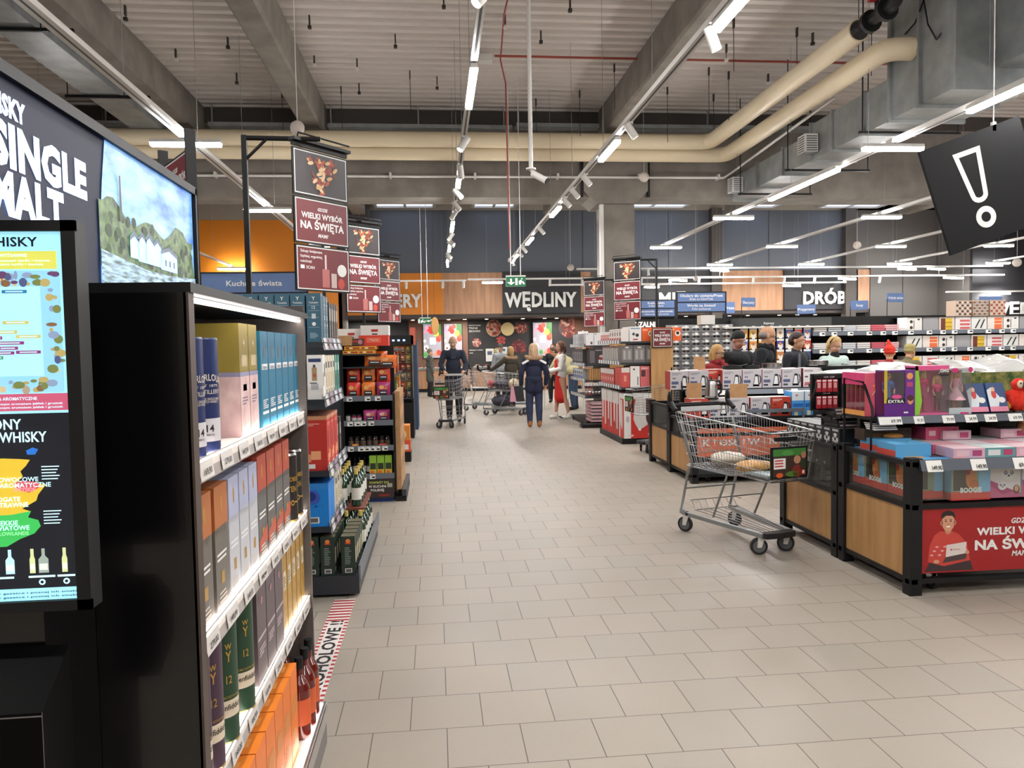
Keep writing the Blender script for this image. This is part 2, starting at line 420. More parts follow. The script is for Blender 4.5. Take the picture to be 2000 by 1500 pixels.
# ventilation duct
o = thing('ventilation_duct', 'grey sheet metal air duct stepping down towards the concrete girder', 'duct', (0, 0, 0))
g = G()
for x0, x1, y0, y1, z0, z1 in ((7.4, 8.3, 14.4, 19.0 - .6, 5.1, 5.62), (7.4, 8.3, 11.75, 14.4, 5.1, 5.78), (7.4, 8.3, 18.38, 18.42, 5.05, 5.66)):
    g.box(x0, x1, y0, y1, z0, z1, GALV)
g.build('duct_run', o)
g = G(); g.box(7.38, 8.6, 10.19, 11.75, 5.1, 7.0, GALV); g.box(7.9, 9.0, 2, 10.19, 5.35, 6.9, GALV)
for y in (10.17, 11.0, 11.75): g.box(7.33, 8.65, y, y + .05, 5.05, 7.05, GALV)
for y in (4, 6, 8, 9.5): g.box(7.86, 9.04, y, y + .04, 5.31, 6.94, GALV)
g.build('plenum_box', o)
for y in (12.55, 13.6, 14.4, 15.6, 16.9): G().box(7.36, 8.34, y, y + .04, 5.06, 5.82 if y < 14.5 else 5.66, GALV).build('duct_flange', o)
for y in (12.2, 14.9, 17.3):
    g = G(); g.box(7.1, 8.9, y, y + .04, 5.0, 5.04, BLK); g.cyl((7.15, y, 5.0), (7.15, y, 7.2), .012, BLK, n=5); g.cyl((8.85, y, 5.0), (8.85, y, 7.19), .012, BLK, n=5); g.build('hanger', o)
for y, z in ((14.42, 5.36), (18.0, 5.33)):
    g = G(); g.box(7.12, 7.38, y - .3, y, z - .17, z + .17, GALV, F=WHM, L=WHM)
    for k in range(7): g.box(7.15, 7.36, y - .306, y - .3, z - .15 + k * .044, z - .13 + k * .044, RUB); g.box(7.114, 7.12, y - .27, y - .03, z - .15 + k * .044, z - .13 + k * .044, RUB)
    g.build('air_grille', o)
g = G(); g.tube([(7.37, 11.4, 6.3), (7.34, 11.1, 6.35), (7.34, 10.9, 6.6), (7.34, 10.8, 6.2), (7.34, 10.6, 5.9), (7.34, 10.5, 5.95)], .012, BLK)
g.build('cable', o)
# red sprinkler line, drop cord, camera pole, hanging sensor globes, roof hooks
REDP = mat('red_sprinkler_pipe', (150, 62, 50), 0.5)
g = G(); g.cyl((1.25, 14.8, 7.12), (15, 14.8, 7.12), .022, REDP, n=8); g.box(.9, 1.2, 14.7, 14.9, 7.0, 7.12, WHM)
tag(g.build('alarm_cable'), 'thin red cable running across under the white roof deck', 'cable')
g = G(); g.tube([(1.3, 11.5, 7.2), (1.25, 12.8, 7.05), (1.32, 14.4, 6.9), (1.42, 14.5, 6.5), (1.44, 14.5, 3.4)], .014, REDP, 6)
tag(g.build('cord'), 'red cord dropping from the roof towards the exit sign', 'cord')
o = thing('security_camera', 'white bullet camera at the end of a long white ceiling pole', 'camera', (1.37, 10.6, 0))
g = G(); g.cyl((0, 0, 4.02), (0, 0, 7.2), .03, WHM, n=10); g.cyl((0, 0, 4.02), (0, 0, 4.0), .07, WHM); g.build('pole', o)
g = G(); g.cyl((0, 0, 4.0), (.04, -.02, 3.93), .025, WHM); g.cyl((.02, 0, 3.95), (.2, -.12, 3.82), .045, WHM, capm=BLK); g.cyl((.2, -.12, 3.822), (.203, -.122, 3.82), .03, BLK); g.build('camera_head', o)
GLOBE = mat('matt_white_globe', (206, 196, 188), 0.6)
for i, (x, y, z, r, lb) in enumerate(((-1.85, 11.0, 4.65, .1, 'nearest one, above the left poster bracket'), (5.05, 18.0, 5.55, .12, 'in front of the concrete girder above the column'), (4.95, 27.5, 4.4, .13, 'small, left of the column before the slate wall'),
                                      (2.9, 29.0, 4.85, .1, 'small, between the two spotlight tracks'), (13.9, 24.0, 4.7, .13, 'right of the far duct end'), (9.4, 26.8, 3.9, .1, 'low over the eyewear rack'), (20.4, 25.0, 4.2, .15, 'far on the right over the back shelves'))):
    o = thing('hanging_globe', 'white ball on a wire, ' + lb, 'sensor', (x, y, 0), group='sensor balls hanging from the roof')
    G().ball((0, 0, z), r, GLOBE).build('ball', o)
    G().cyl((0, 0, z + r * .9), (0, 0, 7.2), .006, WHM, n=5).build('wire', o)
HOOK = mat('dark_roof_hook', (60, 58, 56), 0.5, 0.6)
hk = None; n = 0
r_ = random.Random(3)
for (x, y, L) in [(-4.9, 13.2, .22), (-3.6, 14.4, .18), (-4.7, 15.0, .2), (-3.9, 16.2, .2), (-2.0, 13.4, .2), (-1.4, 15.3, .2), (-1.5, 16.7, .2), (-.6, 14.1, .22), (-.4, 15.9, .9), (.25, 12.5, .2), (.15, 16.2, .24), (1.3, 13.2, .2), (-1.9, 16.9, .9), (-3.2, 17.2, .9), (-2.2, 15.2, .18), (2.3, 12.5, .2), (2.0, 13.8, .2), (2.1, 16.3, .24), (2.4, 17.5, 1.0), (3.3, 16.9, 1.0), (3.7, 15.3, .9),
                  (5.0, 12.6, .22), (5.3, 13.1, .9), (5.6, 14.2, .3), (5.7, 15.4, 1.1), (6.6, 13.4, .9), (6.2, 15.6, 1.0), (6.9, 11.9, 1.0), (7.0, 13.6, .2), (7.1, 15.7, .2), (5.2, 16.6, 1.2), (6.4, 17.0, .9), (4.9, 14.9, .2), (7.9, 13.2, .9)]:
    n += 1
    g = G(); g.box(x - .012, x + .012, y - .03, y + .03, 7.2 - .16, 7.2, HOOK); g.cyl((x, y, 7.2 - L), (x, y, 7.1), .007, HOOK, n=5)
    if L < .5: g.box(x - .03, x + .03, y - .03, y + .03, 7.2 - L - .02, 7.2 - L + .03, WHM if n % 3 == 0 else HOOK)
    o = g.build('roof_hook')
    tag(o, 'short dark metal hook fixed under the white roof deck' if L < .5 else 'thin dark hanging rod with hook under the white roof deck', 'hook', 'short hooks under the roof deck' if L < .5 else 'hanging rods under the roof deck')
# ================================================================ light tracks, tube lamps and spotlights
TZ = 4.5
def rail(name, lb, a, b, w=.1, grp='white light tracks along the hall'):
    g = G(); ax = Vector(b) - Vector(a)
    x0, x1 = sorted((a[0], b[0])); y0, y1 = sorted((a[1], b[1]))
    if y1 - y0 > x1 - x0: x0 -= w / 2; x1 += w / 2
    else: y0 -= w / 2; y1 += w / 2
    g.box(x0, x1, y0, y1, a[2], a[2] + .06, WHM)
    if y1 - y0 > x1 - x0:
        g.box((x0 + x1) / 2 - .012, (x0 + x1) / 2 + .012, y0, y1, a[2] - .003, a[2], RUB)
    o = tag(g.build('light_track'), lb, 'track', grp)
    if y1 - y0 > x1 - x0:
        y = y0 + .7
        while y < y1: G().cyl(((x0 + x1) / 2, y, a[2] + .06), ((x0 + x1) / 2, y, 7.19), .004, GALV, n=4, caps=False).build('suspension_wire', o); y += 2.65
    else:
        x = x0 + .7
        while x < x1: G().cyl((x, (y0 + y1) / 2, a[2] + .06), (x, (y0 + y1) / 2, 6.35), .004, GALV, n=4, caps=False).build('suspension_wire', o); x += 2.9
    return o
rail('t', 'wide white track running under the left roof beam beside the black header sign', (-3.37, YB, TZ), (-3.37, 26.5, TZ), .13)
rail('t', 'white track far on the left before the orange wall', (-7.0, 14, TZ), (-7.0, 27.5, TZ), .1)
rail('t', 'white track with cylinder spotlights straight over the aisle', (.46, YB, TZ), (.46, 26.3, TZ), .075)
rail('t', 'white track with spotlights along the right concrete beam', (2.62, YB, TZ), (2.62, 26.3, TZ), .09)
rail('t', 'white track crossing below the grey air duct', (6.9, YB, TZ), (6.9, 23.4, TZ), .13)
rail('t', 'white track passing behind the big black exclamation sign, second right of the duct', (10.45, YB, TZ), (10.45, 28.2, TZ), .12)
rail('t', 'white track ending left of the grey wall, third right of the duct', (14.0, YB, TZ), (14.0, 28.2, TZ), .12)
rail('t', 'white track over the far right shelves, fourth right of the duct', (17.5, YB, TZ), (17.5, 27.5, TZ), .12)
rail('t', 'white track at the far right edge over the back shelves', (21.5, YB, TZ), (21.5, 27.5, TZ), .12)
rail('t', 'uppermost white cross track before the slate wall', (5.2, 27.7, 4.33), (22, 27.7, 4.33), .07, 'white cross tracks before the deli counters')
rail('t', 'middle white cross track before the slate wall', (1.2, 27.6, 3.98), (22, 27.6, 3.98), .07, 'white cross tracks before the deli counters')
rail('t', 'lowest white cross track before the black wall signs', (4.2, 27.5, 3.74), (15.5, 27.5, 3.74), .07, 'white cross tracks before the deli counters')
rail('t', 'white cross track in front of the orange wall band', (-3.3, 27.6, 3.94), (1.15, 27.6, 3.94), .07, 'white cross tracks before the deli counters')

TUBE = None
def tube_lamp(x, y, z, rz, L, lb, w=.1):
    """one luminaire; length along local x"""
    global TUBE
    if TUBE is None: TUBE = {}
    key = (L, w)
    if key not in TUBE:
        o = thing('tube_lamp', lb, 'lamp', (x, y, z), rz, 'bar lamps on the light tracks')
        g = G(); g.prism([(-w / 2, 0), (w / 2, 0), (w / 2 - .01, .05), (-w / 2 + .01, .05)], 'x', -L / 2, L / 2, WHM); g.box(-.05, .05, -.03, .03, .05, .06, WHM)
        g.build('housing', o)
        g = G(); g.prism([(-w / 2, 0), (-w / 2 + .008, -.045), (w / 2 - .008, -.045), (w / 2, 0)], 'x', -L / 2 + .01, L / 2 - .01, LAMPM)
        g.build('diffuser', o)
        TUBE[key] = o; return o
    return copy_tree(TUBE[key], (x, y, z), rz, lb)
def near_far(y): return 'above the nearest part of the hall' if y < 7 else 'about a third of the way down the hall' if y < 12.5 else 'in front of the concrete girder' if y < 18 else 'behind the concrete girder' if y < 24 else 'close to the back wall'
TRN = {-7.0: 'far left track', -3.37: 'left beam track', 6.9: 'duct track', 10.45: 'second track past the duct', 14.0: 'third track past the duct', 17.5: 'fourth track past the duct', 21.5: 'far right track'}
zl = TZ - .06
for x, ys in ((-7.0, (16.1, 21.9, 27.45)), (-3.37, (-3.5, .6, 5.8, 11.05, 16.15, 21.9)), (6.9, (-3.0, 1.4, 5.2, 10.95, 17.1, 22.27)), (10.45, (-2, 3.2, 6.5, 11.4, 17.0, 22.15, 27.2)), (14.0, (0, 6, 11.5, 17.0, 22.27, 27.25)), (17.5, (6, 11.5, 17.0, 22.2, 27.3)), (21.5, (11.5, 17, 22.2, 27.3))):
    for i_, y in enumerate(ys): tube_lamp(x, y, zl, 0, .95, 'crosswise bar lamp on the %s, %s from the near end' % (TRN[x], ORD[i_]), .11)
for y, L, lb in ((8.63, 1.25, 'nearest bright bar lamp on the track straight over the aisle'), (13.5, .6, 'short bright bar between spotlights on the centre track before the girder'), (18.3, 1.3, 'bright bar behind the girder on the centre track'), (22.2, 1.3, 'bright bar of the centre track before the orange band'), (25.6, .9, 'last bright bar of the centre track'), (2.5, 1.25, 'bar lamp of the centre track overhead'), (-2, 1.25, 'bar lamp of the centre track behind')):
    tube_lamp(.46, y, zl, PI / 2, L, lb, .085)
for y, L, lb in ((6.28, 1.25, 'long bar lamp by the right roof beam, nearest on that track'), (11.23, 1.12, 'bar lamp in front of the cream pipes beside a spotlight'), (16.3, 1.12, 'bar lamp below the column head on the slanting track'), (20.8, 1.2, 'bar lamp behind the girder on the slanting track'), (24.2, .7, 'last bar lamp of the slanting track above the exit sign'), (1.2, 1.25, 'bar lamp of the beam track overhead'), (-3, 1.25, 'bar lamp of the beam track behind')):
    tube_lamp(2.62, y, zl, PI / 2, L, lb, .09)
for y, L, lb in ((8.2, 1.9, 'long bar lamp running lengthwise above the black exclamation sign'), (13.6, 2.6, 'extra long bar lamp lengthwise in the middle of the duct track')):
    tube_lamp(6.78, y, zl, PI / 2, L, lb, .1)
for x, z, r, L, lb in ((2.1, 3.9, 0, .75, 'slim bar on the cross track right of the orange band'), (10.6, 4.27, .5, .9, 'oblique bar lamp on the upper cross track above the oak panel'), (9.0, 3.92, .4, .8, 'oblique bar lamp on the middle cross track above the black meat sign'), (8.0, 3.68, .3, .6, 'small oblique bar lamp on the lowest cross track near the hanging poster'),
                       (13.4, 3.68, .3, .8, 'small oblique bar lamp on the lowest cross track above the oak panel'), (15.6, 3.92, .4, .9, 'oblique bar lamp on the middle cross track above the poultry sign'), (18.0, 4.27, .4, 1.0, 'oblique bar lamp on the upper cross track by the grey wall'), (19.2, 4.27, .4, 1.0, 'second oblique bar lamp on the upper cross track by the grey wall'), (19.9, 3.92, .3, 1.0, 'oblique bar lamp on the middle cross track by the grey wall'), (21.8, 3.3, 0, .9, 'low bar lamp before the grey wall'), (25.0, 3.3, 0, .9, 'low bar lamp before the black wall at far right')):
    tube_lamp(x, 27.6, z, r, L, lb, .12)
rail('t', 'low white track before the grey and black walls at far right', (19.6, 27.6, 3.34), (27, 27.6, 3.34), .06, 'white cross tracks before the deli counters')

SPM = mat('spot_lens', (255, 246, 232), 0.3, emit=10)
SP = {}
def spot(x, y, z, rz, tilt, lb, lit=True, power=None):
    key = (round(tilt, 2), lit)
    if key not in SP:
        o = thing('spotlight', lb, 'spotlight', (x, y, z), rz, 'cylinder spotlights on the tracks')
        G().box(-.04, .04, -.02, .02, -.03, 0, WHM).cyl((0, 0, -.03), (0, 0, -.08), .012, WHM, n=8).build('mount', o)
        d = Vector((math.sin(tilt), 0, -math.cos(tilt)))
        a = Vector((0, 0, -.1)) - d * .09; b = Vector((0, 0, -.1)) + d * .13
        g = G(); g.cyl(a, b, .05, WHM, n=18); g.build('shade', o)
        g = G(); g.cyl(b + d * .001, b + d * .003, .042, SPM if lit else RUB, n=16); g.build('lens', o)
        SP[key] = o
    else: o = copy_tree(SP[key], (x, y, z), rz, lb)
    if lit:
        l = bpy.data.lights.new('spot_beam', 'SPOT'); l.energy = (power or SPOT) * 3; l.spot_size = 1.0; l.spot_blend = .7; l.shadow_soft_size = .05; l.color = (1, .94, .86)
        lo = bpy.data.objects.new('spot_beam', l); COL.objects.link(lo)
        d = Vector((math.sin(tilt) * math.cos(rz), math.sin(tilt) * math.sin(rz), -math.cos(tilt)))
        lo.location = Vector((x, y, z - .1)) + d * .15
        lo.rotation_euler = d.to_track_quat('-Z', 'Y').to_euler()
    return o
zs = TZ
for i, (y, rz, t) in enumerate(((6.25, 3.5, .7), (10.75, 3.6, .6), (12.4, 1.3, .5), (14.2, -.6, .8), (15.4, .4, .8), (16.4, 2.6, .7), (19.6, 2.8, .7), (20.6, -.4, .8), (21.0, .2, .9), (23.6, -.3, .7), (24.3, .6, .7), (26.0, 1.5, .5))):
    spot(.46, y, zs, rz, t, 'white cylinder spotlight on the centre track, %s from the near end' % ORD[i])
for i, (y, rz, t) in enumerate(((7.0, .3, .45), (10.0, .3, .7), (13.0, .2, .75), (14.1, .2, .75), (15.0, .2, .75), (18.6, .2, .75), (22.2, .2, .7), (23.3, .2, .8), (24.9, 3.2, .5), (25.6, .2, .5))):
    spot(2.62, y, zs, rz, t, 'white cylinder spotlight on the right beam track, %s from the near end' % ORD[i])
for i, (x, z) in enumerate(((-2.1, 3.94), (-1.0, 3.94), (.3, 3.94), (1.05, 3.94))):
    spot(x, 27.6, z, PI / 2, .3, 'small white spotlight pointing at the orange band, %s from its left end' % ORD[i])
for i, x in enumerate((4.2, 5.4, 7.6, 8.7, 9.8, 11.9, 13.1, 14.3, 15.5, 16.9)):
    spot(x, 27.6, 3.98, PI / 2, .3, 'small white spotlight on the middle cross track, %s from its left end' % ORD[i], power=20)
spot(7.9, 27.7, 4.33, 0, .1, 'boxy white unit on the upper cross track under a hanging cable', False)
for i, x in enumerate((23.0, 23.4)): spot(x, 24.0, 4.2, 0, .4, 'white spotlight of the pair far right below the exclamation sign, %s of two' % ORD[i])
spot(17.6, 15.6, 4.5, 0, .5, 'bright round spotlight peeping out left of the exclamation sign')
# soffit downlights of the deli hall
DL = None
for i, x in enumerate((-2.2, -.9, -.2, .55, 1.2, 2.1, 3.6, 4.5, 5.0, 6.3, 9.2, 10.5, 12.4, 13.2, 14.6, 15.4, 16.2)):
    lb = 'round downlight in the dark soffit over the counters, %s from the left' % (ORD[i])
    if DL is None:
        g = G(); g.cyl((0, 0, 0), (0, 0, -.02), .09, WHM, n=14); g.cyl((0, 0, -.02), (0, 0, -.024), .07, mat('downlight_glow', (255, 246, 230), emit=14), n=14)
        DL = tag(g.build('downlight', loc=(x, 31.2, 2.72)), lb, 'downlight', 'downlights in the deli soffit')
    else:
        c = DL.copy(); COL.objects.link(c); c.location = (x, 31.2, 2.72); c['label'] = lb
for x in (-3, 1, 5, 9, 13, 16.5):
    l = bpy.data.lights.new('deli_light', 'AREA'); l.energy = 60; l.size = .5; l.color = (1, .93, .84)
    lo = bpy.data.objects.new('deli_light', l); COL.objects.link(lo); lo.location = (x, 30.9, 2.68)
# ================================================================ wall lettering, hanging signs, posters
LET = mat('white_wall_letters', (226, 226, 222), 0.45)
BLUS = mat('dusty_blue_sign', (98, 124, 172), 0.5)
def letters(s, x, y, z, h, fit, lb, bold=.035):
    g = G(); g.text(s, (x, y, z), X_, Z_, h, LET, bold, 'l', fit, ext=.05)
    return tag(g.build('wall_lettering'), lb, 'lettering')
letters('BAKERY', -2.62, 29.97, 3.17, .5, 2.12, 'white raised letters on the orange wall band')
letters('WĘDLINY', 2.74, 29.86, 3.12, .56, 2.86, 'white raised letters WĘDLINY on the black wall panel')
letters('MIĘSO', 8.94, 29.86, 3.1, .52, 2.0, 'white raised letters on black, half hidden by a blue aisle sign')
letters('DRÓB', 14.97, 29.86, 3.1, .5, 1.85, 'white raised letters DRÓB on black beside the grey pillar')
letters('WĘDL', 21.6, 27.86, 2.45, .5, 2.2, 'white raised letters at the far right edge on the black wall')
letters('WĘDZALNIA', 8.0, 31.9, 2.3, .22, 1.6, 'small white lettering under the meat counter soffit')

# hanging promotional posters on a gallows pole
FOODD = [hx('a8452e'), hx('8e2f24'), hx('c9a06a'), hx('5e2a20'), hx('d8b890')]
def food_heart(g, c, xd, yd, s, off):
    """heart of meats on a dark board, as raised flat prints"""
    r = random.Random(4); xd = Vector(xd); yd = Vector(yd); n = xd.cross(yd).normalized()
    for k in range(70):
        t = r.random() * 2 * PI; q = r.random() ** .5
        hxp = 16 * math.sin(t) ** 3 / 17 * q; hyp = (13 * math.cos(t) - 5 * math.cos(2 * t) - 2 * math.cos(3 * t) - math.cos(4 * t)) / 17 * q
        col = FOODD[r.randrange(5)]; a = r.random() * PI
        u = (xd * math.cos(a) + yd * math.sin(a)); v = (yd * math.cos(a) - xd * math.sin(a))
        g.disc(Vector(c) + xd * hxp * s + yd * hyp * s + n * (off + k * .00006), u, v, s * .2, s * .09, c_('%02x%02x%02x' % col), 8)
def poster_panel(name, par, w, h, z, kind, ox=0.0):
    """one framed sheet, front facing local -y, centred on x=ox, base at z"""
    g = G(); g.box(ox - w / 2, ox + w / 2, -.008, .008, z, z + h, BLK)
    y = -.0088; f = .022
    bg = POSTBK if kind == 0 else MAROON
    g.quad((ox - w / 2 + f * .6, y, z + f * .6), (ox + w / 2 - f * .6, y, z + f * .6), (ox + w / 2 - f * .6, y, z + h - f * .6), (ox - w / 2 + f * .6, y, z + h - f * .6), WHT)
    y -= .0008
    g.quad((ox - w / 2 + f, y, z + f), (ox + w / 2 - f, y, z + f), (ox + w / 2 - f, y, z + h - f), (ox - w / 2 + f, y, z + h - f), bg)
    y -= .0008
    if kind == 0:
        g.disc((ox, y, z + h * .52), X_, Z_, h * .42, h * .42, c_('2c2426')); food_heart(g, (ox, y, z + h * .55), X_, Z_, h * .46, .0004)
    elif kind == 1:
        g.text('GDZIE', (ox, y, z + h * .74), X_, Z_, h * .07, WHT, .03, 'c', slant=.2)
        g.text('WIELKI WYBÓR', (ox, y, z + h * .56), X_, Z_, h * .12, WHT, .035, 'c', fit=w * .76)
        g.text('NA ŚWIĘTA', (ox, y, z + h * .33), X_, Z_, h * .16, WHT, .04, 'c', fit=w * .8)
        g.text('MAM?', (ox, y, z + h * .16), X_, Z_, h * .08, WHT, .03, 'c', slant=.2)
    else:
        for k, s in enumerate(('Zakupy świąteczne', 'Szybkiej, wygodniej,', 'radośniej!')):
            g.text(s, (ox - w * .42, y, z + h * (.84 - .11 * k)), X_, Z_, h * .055, WHT, .02, 'l')
        g.box(ox - w * .42, ox - w * .35, y, y + .001, z + h * .48, z + h * .56, RED, F=WHT); g.text('SCAN', (ox - w * .32, y, z + h * .485), X_, Z_, h * .065, WHT, .02, 'l')
        g.box(ox - .02, ox + .06, y - .0005, y, z + h * .1, z + h * .5, c_('b56a66')); g.box(ox + .01, ox + .03, y - .001, y, z + h * .5, z + h * .82, c_('d8c4c0'))
        g.box(ox + .08, ox + .14, y - .001, y, z + h * .1, z + h * .42, c_('c8b4b0')); g.disc((ox + w * .34, y - .001, z + h * .5), X_, Z_, h * .14, h * .14, WHT); g.disc((ox + w * .32, y - .001, z + h * .2), X_, Z_, h * .1, h * .12, c_('c04a40'))
    return g.build('poster', par)
def hanging_poster(x, y, rz, side, lb, base_z, arm=.45, w=.6, ztop=3.22, h=.38):
    """side: +1 pole to local -x of the sheets"""
    o = thing('hanging_poster', lb, 'hanging sign', (x, y, 0), rz, 'triple holiday posters hung from black brackets')
    for k in range(3): poster_panel('poster', o, w, h, ztop - (k + 1) * (h + .012), k)
    g = G(); g.box(-w / 2 - .01, w / 2 + .01, -.05, .05, ztop + .035, ztop + .06, BLK); g.box(-w / 2, w / 2, -.012, .012, ztop + .0, ztop + .03, BLK)
    g.tube([(-w / 2 + .05, 0, ztop + .03), (-w / 2 + .02, -.06, ztop + .09), (w / 2 - .02, -.06, ztop + .09)], .008, BLK); g.tube([(-w / 2 + .1, 0, ztop), (-w / 2 + .1, 0, ztop + .05)], .006, BLK); g.tube([(w / 2 - .1, 0, ztop), (w / 2 - .1, 0, ztop + .05)], .006, BLK)
    g.build('hanger_clip', o)
    return o
def gallows(x, y, z0, z1, dx, dy, lb):
    g = G(); g.box(x - .02, x + .02, y - .02, y + .02, z0, z1, BLK)
    e = Vector((x + dx, y + dy, z1 - .02)); s = Vector((x, y, z1 - .02))
    g.tube([s, e], .02, BLK, 4); g.tube([(x, y, z1 - .2), s.lerp(e, .3)], .013, BLK, 4)
    return tag(g.build('sign_bracket'), lb, 'bracket', 'black gallows brackets holding the holiday posters')
hanging_poster(-.935, 6.62, math.atan2(.4, .33), 1, 'largest triple poster with holiday offer, above the teal boxes', 0)
gallows(-1.5, 6.4, 0, 3.29, .6, .02, 'tall black bracket beside the largest hanging poster')
hanging_poster(-.955, 10.5, math.atan2(.42, .42), 1, 'middle-sized triple poster left of the centre, behind the largest one', 0)
gallows(-1.45, 10.3, 0, 3.29, .5, .1, 'black bracket of the second hanging poster')
hanging_poster(-.85, 14.4, math.atan2(.45, .4), 1, 'smallest triple poster on the left, before the orange band', 0)
gallows(-1.3, 14.2, 0, 3.29, .5, .1, 'black bracket of the smallest left poster')
hanging_poster(3.78, 14.75, -math.atan2(.4, .44), 1, 'triple poster in front of the concrete column', 0, ztop=3.21)
gallows(4.37, 14.75, 0, 3.24, -.62, 0, 'black bracket with curved arm right of the concrete column')
hanging_poster(3.88, 18.35, -math.atan2(.4, .42), 1, 'triple poster left of the concrete column, farther back', 0, ztop=3.14, h=.365)
gallows(4.47, 18.3, 0, 3.16, -.6, 0, 'black bracket before the face of the concrete column')
# other holiday sign peeping out behind the black header
o = thing('hanging_poster', 'dark red posters seen edge-on beside the lit black header sign', 'hanging sign', (-1.62, 5.1, 0), -1.0, 'triple holiday posters hung from black brackets')
for k in range(2): poster_panel('poster', o, .6, .38, 2.02 + .39 * (1 - k), 1 + k)
G().box(-.32, -.3, -.03, .03, 1.9, 2.9, BLK).box(.3, .32, -.03, .03, 1.9, 2.9, BLK).build('frame', o)

# blue aisle signs
def aisle_sign(x, y, z, w, h, rows, lb, rz=0, posts=True, col=None):
    if posts is None: posts = False
    o = thing('aisle_sign', lb, 'aisle sign', (x, y, 0), rz, 'blue aisle signs')
    n = len(rows); hh = h / n
    for k, (a, b) in enumerate(rows):
        g = G(); z1 = z + h - k * hh; z0 = z1 - hh + .02
        g.box(-w / 2, w / 2, -.01, .01, z0, z1, col or BLUS)
        if a: g.text(a, (0, -.012, z0 + hh * (.48 if b else .32)), X_, Z_, hh * .26, WHT, .02, 'c', fit=min(w * .9, len(a) * hh * .19))
        if b: g.text(b, (0, -.012, z0 + hh * .16), X_, Z_, hh * .2, WHT, .01, 'c', fit=min(w * .8, len(b) * hh * .13))
        g.build('sign_panel', o)
    if posts:
        g = G()
        for s in (-1, 1): g.box(s * (w / 2 + .012) - .012, s * (w / 2 + .012) + .012, -.015, .015, 0, z + h + .02, BLK)
        for k in range(n + 1): g.box(-w / 2, w / 2, -.014, .014, z + h - k * hh - .001, z + h - k * hh + .02, BLK)
        g.build('sign_frame', o)
    return o
aisle_sign(-2.55, 11.2, 2.08, 1.45, .58, (('Kuchnie świata', ''), ('', '')), 'blue sign reading Kuchnie świata before the orange wall')
aisle_sign(6.05, 14.2, 2.11, .78, .34, (('Kubki/Szkło', 'Kubki/szklanki'), ('Akcesoria do pieczenia', 'i dekoracji do pieczenia')), 'blue double sign for mugs, behind the bracket of the column poster', col=BLUS).location = (4.55, 15.4, 0)
aisle_sign(4.87, 13.6, 2.12, .9, .36, (('Okulary do czytania/Prasa', 'Brýle na čtení/Tisk'), ('Worki na śmieci/', 'Folie spożywcze')), 'blue double sign for reading glasses above the eyewear rack')
for x, y, z, w, t, r, lb in ((7.42, 17.5, 2.38, .42, 'Skarpety', .35, 'small tilted blue sign on a wire above the oak panel'), (5.8, 14.6, 2.12, .22, 'Prasa', .1, 'tiny blue sign half behind the reading glasses sign'), (8.86, 17.5, 2.2, .42, 'Przyprawy', -.35, 'small grey-blue sign below the poultry lettering'), (10.2, 17.5, 2.28, .45, 'Sosy', 0, 'small blue sign below the oak strip by the grey pillar'),
                             (11.12, 17.5, 2.45, .55, 'Artykuły szkolne', .3, 'small tilted blue sign in front of the grey wall'), (13.6, 17.5, 2.34, .6, 'Samochodowe', 0, 'small blue sign before the black wall at right')):
    o = aisle_sign(x, y, z, w, .24, ((t, ''),), lb, r, False)
    G().cyl((-w / 2 - .02, 0, 0), (-w / 2, 0, z + .1), .01, BLK, n=5).build('sign_wire', o)
o = aisle_sign(13.5, 17.4, 2.15, .5, .18, (('PROMOCJA', ''),), 'small orange sign under the blue one before the black wall', 0, False, col=c_('f08038')); G().cyl((0, .01, 0), (0, .01, 2.15), .01, BLK, n=5).build('sign_wire', o)
o = aisle_sign(6.0, 14.5, 1.82, .36, .2, (('Skarpety', 'dziecięce'),), 'bright blue shelf sign above the sock rack', 0, False, col=c_('3a8ed0')); G().cyl((0, .01, 0), (0, .01, 1.82), .01, BLK, n=5).build('sign_wire', o)
o = aisle_sign(5.25, 14.0, 1.80, .26, .16, (('Okulary', ''),), 'violet-blue shelf sign above the eyewear rack', 0, False, col=c_('4a58c0')); G().cyl((0, .01, 0), (0, .01, 1.8), .01, BLK, n=5).build('sign_wire', o)

# emergency exit signs
GRN = mat('exit_green', (18, 96, 62), 0.5, emit=.3)
def exit_sign(x, y, z, w, lb, right):
    o = thing('exit_sign', lb, 'exit sign', (x, y, z), 0)
    g = G(); g.box(-w / 2, w / 2, -.03, .03, 0, w * .5, WHM, F=GRN); f = -.032
    g.box(-w / 2, w / 2, -.034, .034, w * .5, w * .56, WHM); 
    s = w / 2 * (-.5 if right else .5)
    q = w * .5
    g.disc((s + .02, f, q * .78), X_, Z_, q * .08, q * .08, WHT, 10)
    g.poly([(s - .04, f, q * .2), (s, f, q * .2), (s + .03, f, q * .5), (s + .01, f, q * .7), (s - .05, f, q * .55)], WHT); g.poly([(s + .02, f, q * .5), (s + .05, f, q * .2), (s + .09, f, q * .25), (s + .05, f, q * .55)], WHT)
    g.box(s - .12, s - .07, f, f + .001, q * .15, q * .85, WHT)
    t = -s
    if right: g.poly([(t - .1, f, q * .45), (t, f, q * .45), (t, f, q * .3), (t + .1, f, q * .5), (t, f, q * .7), (t, f, q * .55), (t - .1, f, q * .55)], WHT)
    else: g.poly([(t - .02, f, q * .8), (t - .02, f, q * .45), (t - .09, f, q * .45), (t, f, q * .15), (t + .09, f, q * .45), (t + .02, f, q * .45), (t + .02, f, q * .8)], WHT)
    g.build('sign_box', o)
    G().cyl((-w / 4, 0, w * .56), (-w / 4, 0, 7.19 - z), .008, WHM, n=5).cyl((w / 4, 0, w * .56), (w / 4, 0, 7.19 - z), .008, WHM, n=5).build('rod', o)
exit_sign(1.73, 16.2, 2.83, .42, 'green exit sign with down arrow above WĘDLINY', False)
